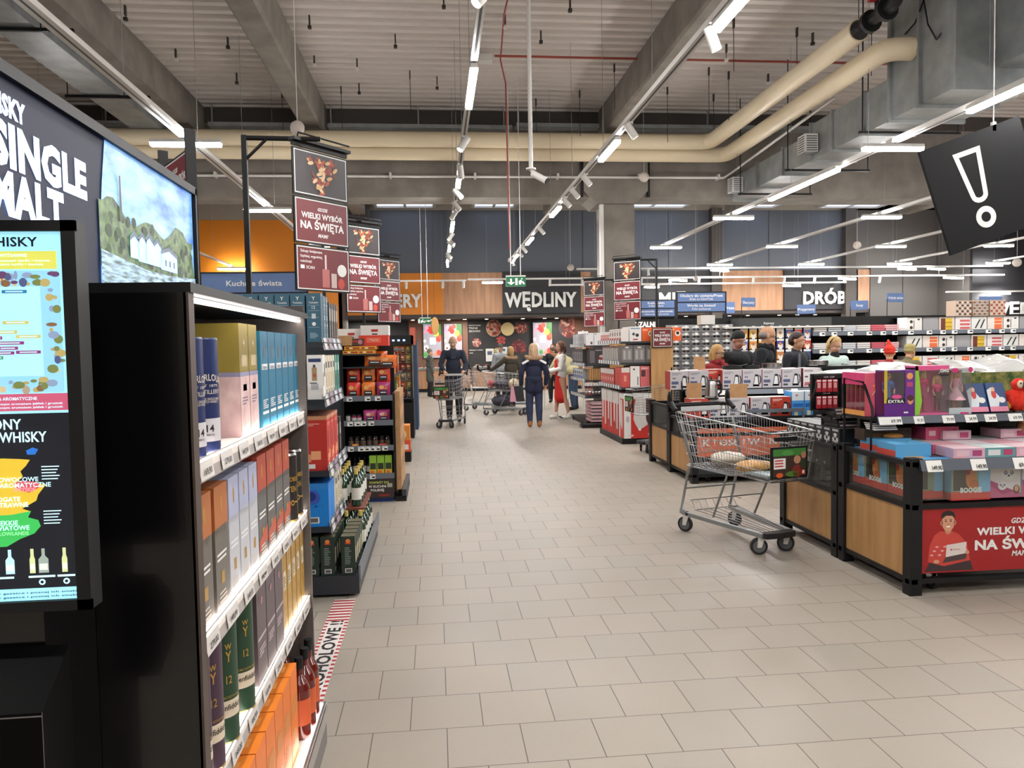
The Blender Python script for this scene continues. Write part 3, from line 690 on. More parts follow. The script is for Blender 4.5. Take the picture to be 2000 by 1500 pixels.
exit_sign(-.3, 23.0, 2.28, .34, 'small green exit sign with right arrow over the deli counter', True)

# big black exclamation sign
o = thing('exclamation_sign', 'huge tilted black square sign with a white exclamation mark', 'hanging sign', (6.12, 8.0, 3.25), 0)
A = Matrix.Rotation(-math.radians(19), 4, 'Y')
G(A).box(-.62, .62, -.02, .02, -.6, .6, mat('matt_black_board', (22, 22, 24), 0.7, spec=.2)).build('board', o)
g = G(A); y = -.022; MW = mat('white_mark_print', (226, 224, 220), 0.5)
def outline(pts, t, m):
    n = len(pts); c = Vector((sum(p[0] for p in pts) / n, sum(p[1] for p in pts) / n))
    q = []
    for i in range(n):
        a, b, d = Vector(pts[i - 1]), Vector(pts[i]), Vector(pts[(i + 1) % n])
        n1 = Vector((-(b - a).y, (b - a).x)).normalized(); n2 = Vector((-(d - b).y, (d - b).x)).normalized()
        k = (n1 + n2); k = k / max(.3, k.dot(n1)); q.append(b + k * t)
    for i in range(n):
        j = (i + 1) % n
        g.quad((pts[i][0], y, pts[i][1]), (pts[j][0], y, pts[j][1]), (q[j].x, y, q[j].y), (q[i].x, y, q[i].y), m)
u0 = -.1
arc = [(u0 + .105 * math.cos(t), -.07 + .09 * math.sin(t)) for t in [PI + PI * k / 8 for k in range(9)]]
outline([(u0 - .17, .44)] + arc + [(u0 + .17, .44)], .055, MW)
outline([(u0 + .12 * math.cos(2 * PI * k / 24), -.33 + .12 * math.sin(2 * PI * k / 24)) for k in range(24)], .062, MW)
g.build('mark', o)
G().cyl((.1, 0, .62), (.1, 0, 3.9), .006, WHM, n=5).box(.08, .12, -.02, .02, .6, .7, WHM).build('wire', o)
# ================================================================ products: generic makers
def carton(g, w, d, h, body, front=None, top=None, side=None, x=0, y=0, z=0):
    """box with its front at local -y"""
    g.box(x - w / 2, x + w / 2, y - d / 2, y + d / 2, z, z + h, body, F=front or body, T=top or body, L=side or body, R=side or body)
    return g
def fr(g, w, d, u0, u1, v0, v1, h, m, face='F', lift=.0006):
    """flat print on a face of a w x d x h carton, in fractions of the face"""
    if face == 'F':
        y = -d / 2 - lift; g.quad((-w / 2 + u0 * w, y, v0 * h), (-w / 2 + u1 * w, y, v0 * h), (-w / 2 + u1 * w, y, v1 * h), (-w / 2 + u0 * w, y, v1 * h), m)
    elif face == 'R':
        x = w / 2 + lift; g.quad((x, -d / 2 + u0 * d, v0 * h), (x, -d / 2 + u1 * d, v0 * h), (x, -d / 2 + u1 * d, v1 * h), (x, -d / 2 + u0 * d, v1 * h), m)
    elif face == 'L':
        x = -w / 2 - lift; g.quad((x, d / 2 - u0 * d, v0 * h), (x, d / 2 - u1 * d, v0 * h), (x, d / 2 - u1 * d, v1 * h), (x, d / 2 - u0 * d, v1 * h), m)
    elif face == 'T':
        z = h + lift; g.quad((-w / 2 + u0 * w, -d / 2 + v0 * d, z), (-w / 2 + u1 * w, -d / 2 + v0 * d, z), (-w / 2 + u1 * w, -d / 2 + v1 * d, z), (-w / 2 + u0 * w, -d / 2 + v1 * d, z), m)
    return g
def lines(g, w, d, h, u0, u1, v0, v1, n, m, face='F', seed=1):
    r = random.Random(seed)
    for k in range(n):
        a = v0 + (v1 - v0) * k / n; fr(g, w, d, u0, u0 + (u1 - u0) * (.6 + .4 * r.random()), a, a + (v1 - v0) / n * .5, h, m, face, .0009)
PROTO = {}
def place(key, maker, loc, rz, label, cat, group, name=None):
    """first use builds the mesh, later uses copy the thing and share its mesh"""
    if key not in PROTO:
        o = maker()
        if rz is not None: o.rotation_euler = (0, 0, rz)
        o.location = loc; tag(o, label, cat, group); PROTO[key] = o
        return o
    return copy_tree(PROTO[key], loc, rz, label, group)
def price_tags(g, x0, x1, y, z, h, xs, w=.06, m=None):
    for x in xs: g.box(x, x + w, y - .004, y, z, z + h, m or TAGM)

# ---- whisky cartons and tubes
NAVY = mat('navy_tube', (26, 42, 92), 0.35); GOLD = mat('gold_print', (196, 156, 74), 0.35, .5)
def whisky_box(kind):
    g = G()
    if kind == 'blue':
        w, d, h = .1, .1, .298; b = mat('petrol_blue_carton', (34, 118, 152), 0.35)
        carton(g, w, d, h, b); fr(g, w, d, .12, .88, .60, .66, h, WHT); fr(g, w, d, .4, .62, .72, .84, h, c_('5a5c64'))
        g.text('Singleton', (0, -d / 2 - .0012, h * .61), X_, Z_, .011, NAVY, .01, 'c'); lines(g, w, d, h, .15, .85, .2, .3, 5, WHT, 'F', 2); fr(g, w, d, .1, .9, .14, .17, h, WHT)
        fr(g, w, d, .05, .95, .0, .09, h, c_('2a8fb8'))
    elif kind == 'gold':
        w, d, h = .1, .125, .315; b = mat('olive_gold_carton', (148, 132, 62), 0.35); p = noisy('pink_marble_print', (196, 160, 162), (226, 200, 198), 16, 0.45)
        carton(g, w, d, h, b)
        for f in 'FRLB'[:3]: fr(g, w, d, 0, 1, 0, .53, h, p, f); fr(g, w, d, 0, 1, .53, .57, h, c_('8c8aa8'), f)
        fr(g, w, d, .2, .8, .62, .72, h, c_('b8a884')); fr(g, w, d, .3, .7, .4, .46, h, c_('5a4a70')); lines(g, w, d, h, .2, .8, .28, .36, 3, c_('7a6a80'))
        g.text('4', (0, -d / 2 - .001, h * .8), X_, Z_, .02, WHT, .01, 'c')
    elif kind in ('copper', 'silver', 'slate_red'):
        w, d, h = {'copper': (.11, .1, .3), 'silver': (.095, .1, .3), 'slate_red': (.11, .1, .31)}[kind]
        b = {'copper': mat('warm_grey_carton', (104, 98, 92), .4), 'silver': mat('silver_carton', (190, 192, 200), .4), 'slate_red': mat('slate_carton', (96, 94, 94), .4)}[kind]
        t = {'copper': mat('copper_print', (176, 104, 54), .4), 'silver': mat('lilac_print', (172, 178, 206), .4), 'slate_red': mat('brick_red_print', (176, 72, 52), .4)}[kind]
        carton(g, w, d, h, b, top=t)
        for f in 'FLR': fr(g, w, d, 0, 1, .66, 1, h, t, f)
        if kind == 'slate_red':
            g.poly([(-w / 2, -d / 2 - .0008, h * .08), (w / 2, -d / 2 - .0008, h * .16), (w / 2, -d / 2 - .0008, h * .3), (-w / 2, -d / 2 - .0008, h * .2)], c_('b8543c'))
        r = random.Random(3)
        for k in range(7): fr(g, w, d, .08 + .12 * k, .17 + .12 * k, .60 + .05 * r.random(), .67, h, b, 'F', .0009)
        g.disc((0, -d / 2 - .001, h * .84), X_, Z_, .008, .022, GOLD, 8); lines(g, w, d, h, .1, .9, .4, .48, 2, WHT, 'F', 5); fr(g, w, d, .38, .62, .2, .3, h, GOLD); lines(g, w, d, h, .2, .8, .06, .16, 3, c_('c8c0b4'), 'F', 6)
    elif kind == 'plum':
        w, d, h = .115, .11, .3; b = mat('plum_grey_carton', (92, 78, 84), .4); carton(g, w, d, h, b, top=c_('a86a6a'))
        fr(g, w, d, .05, .95, .42, .45, h, c_('b8a8b0')); lines(g, w, d, h, .15, .85, .26, .36, 3, c_('cbb8be')); fr(g, w, d, 0, 1, 0, .03, h, c_('3a2a34')); g.disc((0, -d / 2 - .001, h * .78), X_, Z_, .012, .012, c_('b0808a'), 8)
    elif kind == 'goldbar':
        w, d, h = .072, .07, .32; b = noisy('gold_leaf_carton', (168, 128, 54), (208, 166, 84), 30, .35, metal=.3); carton(g, w, d, h, b); fr(g, w, d, .2, .8, .46, .66, h, c_('cfc6b4')); lines(g, w, d, h, .25, .75, .5, .62, 4, c_('7a6030'))
    elif kind == 'orange':
        w, d, h = .115, .11, .31; b = mat('orange_carton', (224, 118, 36), .45); carton(g, w, d, h, b, top=mat('orange_carton_top', (240, 138, 48), .4), side=mat('orange_side', (206, 92, 40), .45))
        fr(g, w, d, .15, .85, .5, .7, h, c_('c8803c')); lines(g, w, d, h, .2, .8, .2, .36, 4, c_('f0c08a')); fr(g, w, d, .3, .7, .25, .75, h, c_('f4a860'), 'T')
    elif kind == 'redcut':
        w, d, h = .11, .1, .24; b = mat('rose_red_carton', (176, 66, 60), .45); carton(g, w, d, h, b, top=c_('d09088')); fr(g, w, d, .1, .6, .3, .6, h, c_('e8c4b8'), 'T')
    o = g.build({'blue': 'whisky_box', 'gold': 'whisky_box'}.get(kind, 'whisky_box')); return o
def whisky_tube(kind):
    g = G()
    if kind == 'navy':
        r, h = .041, .27
        g.lathe([(0, h), (r - .002, h), (r, h - .004), (r, h * .30), (r, h * .12), (r, .006), (r - .002, 0), (0, 0)], NAVY, n=24, ms=[c_('20305f'), NAVY, NAVY, NAVY, c_('1b2a60'), NAVY, NAVY])
        # label printed on the curved side
        m = c_('c9c7cc'); n = 10
        for i in range(n):
            a0 = -PI / 2 - .95 + 1.9 * i / n; a1 = a0 + 1.9 / n; q = r + .0008
            g.quad((q * math.cos(a0), q * math.sin(a0), h * .1), (q * math.cos(a1), q * math.sin(a1), h * .1), (q * math.cos(a1), q * math.sin(a1), h * .3), (q * math.cos(a0), q * math.sin(a0), h * .3), m)
        def curved(st, z, s, mm, bold, arch=0, width=1.5):
            vs, fs, x0, x1, y0, y1 = text_geo(st, bold); k = s / .72; kx = width * r / (x1 - x0); q = r + .0014
            P = []
            for v in vs:
                u = (v.x - (x0 + x1) / 2) * kx; a = u / r - PI / 2
                P.append((q * math.cos(a), q * math.sin(a), z + v.y * k - arch * u * u))
            g.add(P, fs, mm)
        curved('ABERLOUR', h * .63, .016, c_('cfc8bc'), .02, 8, 1.9); curved('EST 1879', h * .575, .006, c_('cfc8bc'), .01, 0, 1.1); curved('DISTILLERY', h * .515, .010, c_('cfc8bc'), .01, 0, 1.5); curved('SPEYSIDE SINGLE MALT', h * .46, .006, c_('cfc8bc'), .01, 0, 1.5); curved('SCOTCH WHISKY', h * .435, .006, c_('cfc8bc'), .01, 0, 1.1)
        curved('14', h * .185, .017, INK, .02, 0, .45); curved('YEARS OLD', h * .15, .005, INK, .01, 0, .5)
    elif kind in ('glen_green', 'glen_plum'):
        r, h = (.043, .3) if kind == 'glen_green' else (.042, .3); b = mat('bottle_green_tube', (28, 62, 42), .4) if kind == 'glen_green' else mat('aubergine_tube', (66, 44, 62), .4)
        g.lathe([(0, h), (r - .002, h), (r, h - .004), (r, h * .36), (r, h * .22), (r, h * .02), (r, 0), (0, 0)], b, n=24, ms=[b, b, b, c_('d4c6b0'), b, GOLD, b])
        def curved(st, z, s, mm, bold, width):
            vs, fs, x0, x1, y0, y1 = text_geo(st, bold); k = s / .72; kx = width * r / (x1 - x0); q = r + .0012
            g.add([(q * math.cos((v.x - (x0 + x1) / 2) * kx / r - PI / 2), q * math.sin((v.x - (x0 + x1) / 2) * kx / r - PI / 2), z + v.y * k) for v in vs], fs, mm)
        curved('Glenfiddich', h * .285, .014, INK, .01, 1.7); curved('12', h * .5, .02, GOLD, .01, .35); curved('SINGLE MALT SCOTCH WHISKY', h * .38, .006, GOLD, .01, 1.6)
        curved('Y', h * .68, .026, GOLD, .02, .35); curved('W', h * .78, .014, GOLD, .02, .4)
    elif kind == 'black':
        r, h = .045, .25; b = mat('black_gold_tin', (34, 30, 28), .35)
        g.lathe([(0, h), (r * .9, h), (r, h - .008), (r, h - .02), (r * .98, h - .021), (r * .98, .012), (r, .01), (r, 0), (0, 0)], b, n=24, ms=[STEEL, STEEL, b, b, b, b, GOLD, b])
        vs, fs, x0, x1, y0, y1 = text_geo('ARDBEG', .02)
        for st, z, s, wd in (('ARDBEG', h * .6, .016, 1.5), ('TEN', h * .45, .02, .8), ('~o~', h * .25, .03, 1.2)):
            vs, fs, x0, x1, y0, y1 = text_geo(st, .02); q = r * .98 + .001
            g.add([(q * math.cos((v.x - (x0 + x1) / 2) * wd / (x1 - x0) - PI / 2), q * math.sin((v.x - (x0 + x1) / 2) * wd / (x1 - x0) - PI / 2), z + v.y * s / .72) for v in vs], fs, GOLD)
    return g.build('whisky_tube')
def bottle(kind):
    """bottle standing on z=0: glass, label, cap"""
    o = bpy.data.objects.new('bottle', None); COL.objects.link(o)
    P = {'amber': ((96, 26, 20), (206, 92, 48), .037, .29), 'dark': ((22, 20, 22), (200, 198, 190), .036, .24), 'green': ((20, 52, 32), (214, 214, 206), .036, .27), 'jar': ((40, 24, 20), (190, 150, 90), .035, .14)}
    gl, lb, r, h = P[kind]
    m = mat('glass_' + kind, gl, .12, coat=.4); lm = mat('label_' + kind, lb, .5)
    g = G()
    if kind == 'jar': g.lathe([(0, 0), (r, .002), (r, h * .8), (r * .8, h * .86), (r * .8, h * .88), (0, h * .88)], m, n=14)
    else: g.lathe([(0, 0), (r, .002), (r, h * .6), (r * .8, h * .68), (r * .36, h * .78), (r * .33, h * .9), (0, h * .9)], m, n=14)
    g.build('glass_body', o)
    G().lathe([(r + .0006, h * .18), (r + .0006, h * .5)], lm, n=14).build('label', o)
    if kind == 'jar': G().lathe([(r * .9, h * .86), (r * .9, h), (0, h)], c_('c8a050'), n=14).build('lid', o)
    else: G().lathe([(r * .42, h * .86), (r * .42, h), (0, h)], BLK if kind != 'green' else c_('c8b060'), n=12).build('cap', o)
    return o
# ================================================================ whisky gondola, near left
GX = -1.02
BSH = mat('black_gloss_panel', (11, 10, 12), 0.22, coat=.2)
SHW = mat('lit_white_shelf', (236, 230, 224), 0.5)
STRIPM = mat('shelf_front_glow', (255, 240, 226), 0.5, emit=7)
o = thing('whisky_gondola', 'tall black gondola with lit white shelves full of whisky cartons', 'shelf unit', (0, 0, 0))
g = G(); g.box(-.75, -.5, 1.60, 1.63, 0, 1.672, BSH); g.box(-1.1, -.75, 1.60, 1.63, 0, 1.672, BSH); g.box(-.505, -.495, 1.60, 1.635, 0, 1.672, mat('panel_edge', (74, 62, 56), .5)); g.build('side_panel', o)
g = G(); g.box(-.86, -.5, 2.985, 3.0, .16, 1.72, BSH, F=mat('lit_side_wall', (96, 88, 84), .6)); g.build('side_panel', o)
G().box(-.89, -.86, 1.63, 3.0, 0, 1.7, mat('gondola_back_panel', (60, 50, 48), .6)).build('back_panel', o)
G().box(-1.1, -.49, 1.60, 3.02, 1.672, 1.692, BLK).build('top_board', o)
G().box(-.527, -.513, 1.64, 2.98, 1.658, 1.667, mat('top_led_strip', (255, 244, 236), .5, emit=12)).build('glow_strip', o)
PT = [('169,90', .07), ('279,00', .2), ('149,99', .35), ('349,00', .6), ('99,99', .8)]
for k, z in enumerate((1.313, .931, .595)):
    g = G(); g.box(-.86, -.51, 1.635, 2.985, z - .018, z, SHW); g.build('shelf', o)
    # glowing band laid on the shelf, standing in for its brightly lit front
    G().box(-.533, -.509, 1.64, 2.98, z, z + .003, STRIPM).build('glow_strip', o)
    g = G(); g.quad((-.507, 1.635, z - .045), (-.507, 2.985, z - .045), (-.513, 2.985, z + .008), (-.513, 1.635, z + .008), mat('clear_price_rail', (168, 162, 158), .35))
    g.box(-.515, -.511, 1.635, 2.985, z - .045, z + .006, mat('clear_price_rail', ()))
    for i in range(8):
        y = 1.67 + i * .165; g.quad((-.5035, y, z - .04), (-.5035, y + .1, z - .04), (-.5095, y + .1, z + .003), (-.5095, y, z + .003), mat('price_slip', (205, 200, 196), .6))
        g.text(PT[(i + k) % 5][0], (-.5025, y + .02, z - .03), Y_, (-.11, 0, 1), .014, INK, .02, fit=.06)
    g.build('price_rail', o)
g = G(); g.box(-.86, -.46, 1.62, 3.0, .14, .16, SHW); g.box(-.86, -.465, 1.66, 2.98, 0, .14, BLK)
g.quad((-.46, 1.62, .085), (-.46, 3.0, .085), (-.452, 3.0, .17), (-.452, 1.62, .17), mat('clear_price_rail', ())); g.box(-.47, -.462, 1.62, 3.0, .0, .165, mat('base_kick', (112, 108, 106), .4)); g.build('base_shelf', o)
G().box(-.492, -.466, 1.63, 2.99, .16, .163, STRIPM).build('glow_strip', o)  # glowing band imitates the lit front of the base shelf
def rowY(kind, maker, y0, n, step, z, x, lb, cat, grp, rz=PI / 2, start=0, tot=None):
    tot = tot or n
    for i in range(n):
        place(kind, lambda: maker(kind), (x, y0 + i * step, z), rz, lb % ORD[start + i], cat, grp)
zA, zB, zC, zD = 1.3135, .9315, .5955, .1605
rowY('navy', whisky_tube, 1.75, 1, .1, zA, -.557, 'navy whisky tube, %s one at the near end of the top shelf', 'whisky tube', 'navy tubes', rz=1.15)
rowY('navy', whisky_tube, 1.865, 1, .1, zA, -.557, 'navy whisky tube standing beside the gold and pink box, %s of its tube row', 'whisky tube', 'navy tubes', start=1, rz=.75)
rowY('gold', whisky_box, 2.205, 2, .108, zA, -.60, 'gold carton with pink marbled lower half, %s of the pair on the top shelf', 'whisky box', 'gold and pink cartons')
for i, y in enumerate((1.82, 1.935)): place('gold', lambda: whisky_box('gold'), (-.71, y, zA), PI / 2, 'gold carton standing behind the navy tubes, %s from the near end' % ORD[i], 'whisky box', 'gold and pink cartons')
rowY('blue', whisky_box, 2.425, 6, .107, zA, -.58, 'petrol blue whisky carton on the top shelf, %s from the near end', 'whisky box', 'petrol blue cartons')
rowY('copper', whisky_box, 1.745, 1, .12, zB, -.575, 'grey and copper whisky carton at the near end of the second shelf, %s one', 'whisky box', 'grey and copper cartons')
rowY('copper', whisky_box, 1.88, 1, .12, zB, -.575, 'grey and copper whisky carton beside the silver ones, %s in its row', 'whisky box', 'grey and copper cartons', start=1)
rowY('silver', whisky_box, 1.995, 3, .105, zB, -.575, 'silver lilac whisky carton on the second shelf, %s of three', 'whisky box', 'silver cartons')
rowY('slate_red', whisky_box, 2.315, 4, .122, zB, -.575, 'slate carton with brick red print on the second shelf, %s of four', 'whisky box', 'slate and brick red cartons')
for i, y in enumerate((2.805, 2.91)): place('black', lambda: whisky_tube('black'), (-.555, y, zB), .8, 'black and gold round tin at the far end of the second shelf, %s one' % ORD[i], 'whisky tube', 'black and gold tins')
for i, y in enumerate((1.68, 1.775)): place('glen_plum', lambda: whisky_tube('glen_plum'), (-.548, y, zC), .8, 'aubergine whisky tube on the third shelf, %s from the near end' % ORD[i], 'whisky tube', 'aubergine tubes')
for i, (x, y) in enumerate(((-.565, 1.90), (-.66, 1.99), (-.565, 2.065))): place('glen_green', lambda: whisky_tube('glen_green'), (x + .017, y, zC), .8, ('bottle green whisky tube on the third shelf, wide front one', 'bottle green whisky tube set back between two others', 'bottle green whisky tube beside the plum cartons')[i], 'whisky tube', 'bottle green tubes')
rowY('plum', whisky_box, 2.235, 3, .123, zC, -.575, 'plum grey whisky carton on the third shelf, %s of three', 'whisky box', 'plum grey cartons')
rowY('goldbar', whisky_box, 2.595, 5, .084, zC, -.56, 'slim gold leaf carton on the third shelf, %s from the near end', 'whisky box', 'slim gold cartons')
rowY('redcut', whisky_box, 1.70, 2, .12, zD, -.54, 'rose red carton on the bottom shelf, %s from the near end', 'whisky box', 'rose red cartons')
rowY('orange', whisky_box, 1.99, 6, .12, zD, -.56, 'orange whisky carton on the bottom shelf, %s from the near end', 'whisky box', 'orange cartons')
for i, (x, y) in enumerate(((-.515, 2.745), (-.60, 2.73), (-.51, 2.83), (-.595, 2.82), (-.51, 2.915), (-.60, 2.91))):
    place('amber', lambda: bottle('amber'), (x, y, zD), PI / 2, 'dark red bottle with copper label, %s of the bottom shelf cluster' % ORD[i], 'bottle', 'dark red bottles')
# ---- backlit header over the gondola
o = thing('light_box', 'backlit dark header sign reading SINGLE MALT with a harbour picture', 'light box', (-.89, 0, 0))
g = G(); g.box(-.06, -.012, .9, 3.0, 1.711, 2.16, BLK); g.box(-.06, .006, .9, 3.0, 2.14, 2.168, BLK); g.box(-.06, .006, 2.985, 3.0, 1.711, 2.165, BLK); g.build('frame', o)
HX = .0; yA, yB, zb, zt = .9, 2.985, 1.715, 2.148
g = G(); g.quad((-.01, yA, zb), (-.01, yB, zb), (-.01, yB, zt), (-.01, yA, zt), mat('header_backlight_slate', (30, 35, 54), .5, emit=.4, spec=.2))
LITW = mat('lit_letter', (206, 224, 255), .3, emit=1.25)
def ht(s, yr, z, h, fit): g.text(s, (-.008, yr, z), Y_, Z_, h, LITW, .055, 'r', fit)
ht('WHISKY', 1.82, 2.062, .042, .2); ht('SINGLE', 2.11, 1.957, .088, .43); ht('MALT', 1.98, 1.853, .088, .31)
g.build('lit_sheet', o)
# harbour picture: sky, hills, houses, water, drawn as flat print, own parts
g = G(); x = -.007
def pic(pts, m, dx=0): g.poly([(x + dx, p[0], p[1]) for p in pts], m)
def emi(m, k, f):
    b = m.node_tree.nodes['Principled BSDF']; src = b.inputs['Base Color'].links[0].from_socket; m.node_tree.links.new(src, b.inputs['Emission Color']); b.inputs['Emission Strength'].default_value = k; return m
SKYP = emi(noisy('print_sky', (20, 92, 184), (140, 190, 232), 5, .3, stretch=(1, 1, 3)), .8, 1); HIL = emi(noisy('print_hills', (24, 48, 26), (84, 116, 60), 34, .4), .55, 1)
WTR = emi(noisy('print_water', (30, 60, 56), (170, 206, 232), 16, .4, stretch=(1, 1, 7)), .6, 1)
HOU = mat('print_house', (150, 196, 236), .3, emit=.8); ROF = mat('print_roof', (44, 56, 82), .3, emit=.5); CHI = mat('print_chimney', (24, 30, 44), .4)
pic([(2.23, zt), (2.98, zt), (2.98, zb), (2.17, zb), (2.175, zb + .15), (2.2, zb + .3)], SKYP)
r = random.Random(12)
hp = [(2.172, 1.79)] + [(2.19 + .0395 * i, 1.965 + .022 * math.sin(i * .9) - .03 * math.exp(-((i - 9) / 4) ** 2) + .008 * r.random()) for i in range(20)] + [(2.98, 1.82), (2.98, 1.79)]
pic([(2.172, 1.97)] + hp[1:] + [(2.172, 1.79)], HIL, .001)
for k in range(70):
    y_ = 2.2 + .76 * r.random(); z_ = 1.8 + .15 * r.random(); g.disc((x + .0012 + k * .00001, y_, z_), Y_, Z_, .012 + .012 * r.random(), .01 + .01 * r.random(), c_(('1c3820', '35562c', '547a3c', '2a4a28')[k % 4]), 8)
pic([(2.17, zb), (2.98, zb), (2.98, 1.825), (2.7, 1.81), (2.5, 1.81), (2.172, 1.835)], WTR, .003)
for a, b, z0, h in ((2.37, 2.44, 1.835, .06), (2.43, 2.5, 1.83, .07), (2.49, 2.56, 1.83, .075), (2.56, 2.63, 1.83, .07), (2.62, 2.78, 1.825, .06)):
    pic([(a, z0), (b, z0), (b, z0 + h), ((a + b) / 2, z0 + h + .022), (a, z0 + h)], HOU, .004)
    pic([(a, z0 + h), ((a + b) / 2, z0 + h + .022), (b, z0 + h), (b, z0 + h - .01), ((a + b) / 2, z0 + h + .008), (a, z0 + h - .01)], ROF, .005)
for a in (2.66, 2.7, 2.74): pic([(a, 1.84), (a + .012, 1.84), (a + .012, 1.86), (a, 1.86)], ROF, .0046)
pic([(2.30, 1.93), (2.318, 1.93), (2.314, 2.06), (2.304, 2.06)], CHI, .005)
g.build('picture', o)
# small tins on the gondola top
for i, (y, k) in enumerate(((3.08, 4), (3.2, 2), (3.3, 2), (3.42, 3), (3.5, 1))):
    for j in range(k):
        place('bluetin', lambda: G().cyl((0, 0, 0), (0, 0, .03), .035, c_('2c4aa0'), n=14, capm=c_('8aa0d8')).cyl((0, 0, .012), (0, 0, .02), .0353, WHT, n=14, caps=False).build('tin'), (-1.15 - i * .04, y + .25, 1.763 + j * .031), 0, 'small blue tin by the header, %s stack, %s from below' % (ORD[i], ORD[j]), 'tin', 'blue tins by the header')
tag(G().box(-1.6, -.98, 3.1, 4.2, 1.735, 1.762, mat('dark_blue_board', (30, 34, 52), .5)).box(-1.6, -.98, 4.18, 4.2, 0, 1.735, BLK).box(-1.6, -.98, 3.1, 3.12, 0, 1.735, BLK).build('display_stand'), 'dark stand board between the whisky gondola and the teal boxes', 'stand')
# ---- information screen on the end panel
o = thing('information_screen', 'tall backlit whisky guide screen in a black frame at the left edge', 'screen', (0, 0, 0))
Yk = 1.36
G().box(-1.2, -.598, Yk + .001, Yk + .035, 1.112, 1.775, BLK).box(-1.2, -.598, Yk - .008, Yk, 1.757, 1.775, BLK).box(-.621, -.598, Yk - .008, Yk + .001, 1.112, 1.775, BLK).box(-1.2, -.598, Yk - .008, Yk, 1.112, 1.130, BLK).build('frame', o)
def lit(h, e=1.0): return mat('lit_' + h, hx(h), .4, emit=e)
def SP_(px, py): return (-.621 + (px - 124) / 1110., 1.757 - (py - 452) / 1140.)
g = G()
def sq(px0, px1, py0, py1, m, l=0):
    x0, z1 = SP_(px0, py0); x1, z0 = SP_(px1, py1); yy = Yk - .001 - l * .0004
    g.quad((x0, yy, z0), (x1, yy, z0), (x1, yy, z1), (x0, yy, z1), m)
def st(s, px, py, h, m, l=3, bold=.02, al='r', fit=None):
    x, z = SP_(px, py); g.text(s, (x, Yk - .001 - l * .0004, z), X_, Z_, h / 1140., m, bold, al, fit and fit / 1110.)
def sp(pts, m, l): g.poly([(SP_(a, b)[0], Yk - .001 - l * .0004, SP_(a, b)[1]) for a, b in pts][::-1], m)
def sd(px, py, rx, ry, m, l=3, n=16): x, z = SP_(px, py); g.disc((x, Yk - .001 - l * .0004, z), X_, Z_, rx / 1110., ry / 1140., m, n)
LW = lit('c4eef8', .8); LD = mat('screen_dark', (30, 34, 44), .35, emit=.25); LI = mat('screen_ink', (22, 30, 48), .4)
sq(-520, 124, 452, 1166, lit('9adcf0', .8))
st('ŚWIAT SMAKÓW WHISKY', 80, 480, 18, LI, fit=330)
sq(-520, 112, 489, 523, lit('d8d860', .6), 1); st('BOGATE I WYTRAWNE', 60, 500, 6, LW); 
for k in range(2): st('Whisky o bogatym, dymnym aromacie z nutami torfu i morza', 100 - 12 * k, 509 + 7 * k, 4, LW, fit=260)
sq(-520, 116, 526, 760, lit('8cc8ec', .75), 1); sq(-500, 80, 556, 728, lit('a4dcf4', .8), 2)
r = random.Random(8)
for k in range(70):
    u = r.random()
    if k < 36: px, py = -60 + 170 * u, 532 + 20 * r.random()
    elif k < 56: px, py = 96 + 16 * r.random(), 560 + 160 * u
    else: px, py = 96 * u, 735 + 20 * r.random()
    sd(px, py, 3 + 8 * r.random(), 3 + 6 * r.random(), lit(r.choice(['6a4870', '8a6a4a', 'c0b070', '54608c', 'b8a890', '7c8a50', 'd8c8a0', '93a8c8'][:]), .45), 3 + k * .02, 10)
for px, py, w, c in ((57, 566, 44, '2878a8'), (58, 625, 46, 'c8c06a'), (37, 643, 36, 'c8c06a'), (78, 652, 44, 'c8c06a'), (10, 654, 20, '8a3a78'), (48, 664, 50, '8a3a78'), (37, 674, 36, '8a3a78'), (30, 683, 40, '8a3a78'), (77, 682, 44, '8a3a78'), (10, 692, 20, '3a8a60')):
    sq(px - w, px, py - 3, py + 3, lit(c, .6), 3); sq(px - w * .85, px - w * .15, py - 1, py + 1, LW, 4)
sq(-520, 121, 762, 795, lit('c45a78', .6), 1); st('OWOCOWE & AROMATYCZNE', 66, 774, 6, LW); 
for k in range(2): st('Whisky te charakteryzują się owocowym aromatem jabłek i gruszek', 112, 783 + 7 * k, 4, LW, fit=240)
sq(-520, 122, 800, 1142, LD, 1)
st('REGIONY', 36, 830, 20, LW, fit=100); st('SZKOCKIEJ WHISKY', 80, 855, 20, LW, fit=200)
sp([(-200, 890), (0, 886), (30, 888), (48, 890), (40, 902), (30, 912), (34, 922), (22, 934), (50, 934), (74, 940), (60, 958), (56, 970), (30, 985), (44, 990), (20, 1000), (-200, 1000)], lit('d8b838', .6), 2)
sp([(16, 936), (30, 930), (60, 934), (64, 944), (44, 954), (26, 948)], lit('c85058', .6), 3)
sp([(-200, 1000), (10, 996), (46, 990), (40, 1002), (58, 1008), (62, 1020), (50, 1034), (24, 1044), (0, 1058), (-200, 1058)], lit('3cb858', .6), 3)
sp([(42, 872), (54, 866), (64, 870), (58, 880), (44, 880)], lit('2a70c8', .6), 3)
st('OWOCOWE', 62, 932, 9, LW, 5); st('& AROMATYCZNE', 84, 943, 9, LW, 5); st('SPEYSIDE', 56, 951, 7, lit('f0a8b0', .6), 5)
st('BOGATE', 28, 970, 9, LW, 5); st('& WYTRAWNE', 42, 981, 9, LW, 5); st('LEKKIE', 22, 1016, 9, LW, 5); st('& KWIATOWE', 42, 1026, 9, LW, 5); st('LOWLANDS', 40, 1036, 7, lit('a0e8b0', .6), 5)
for py in (903, 990):
    for k in range(5): sq(68, 100 - 3 * (k % 3), py + k * 6, py + k * 6 + 2, LW, 4)
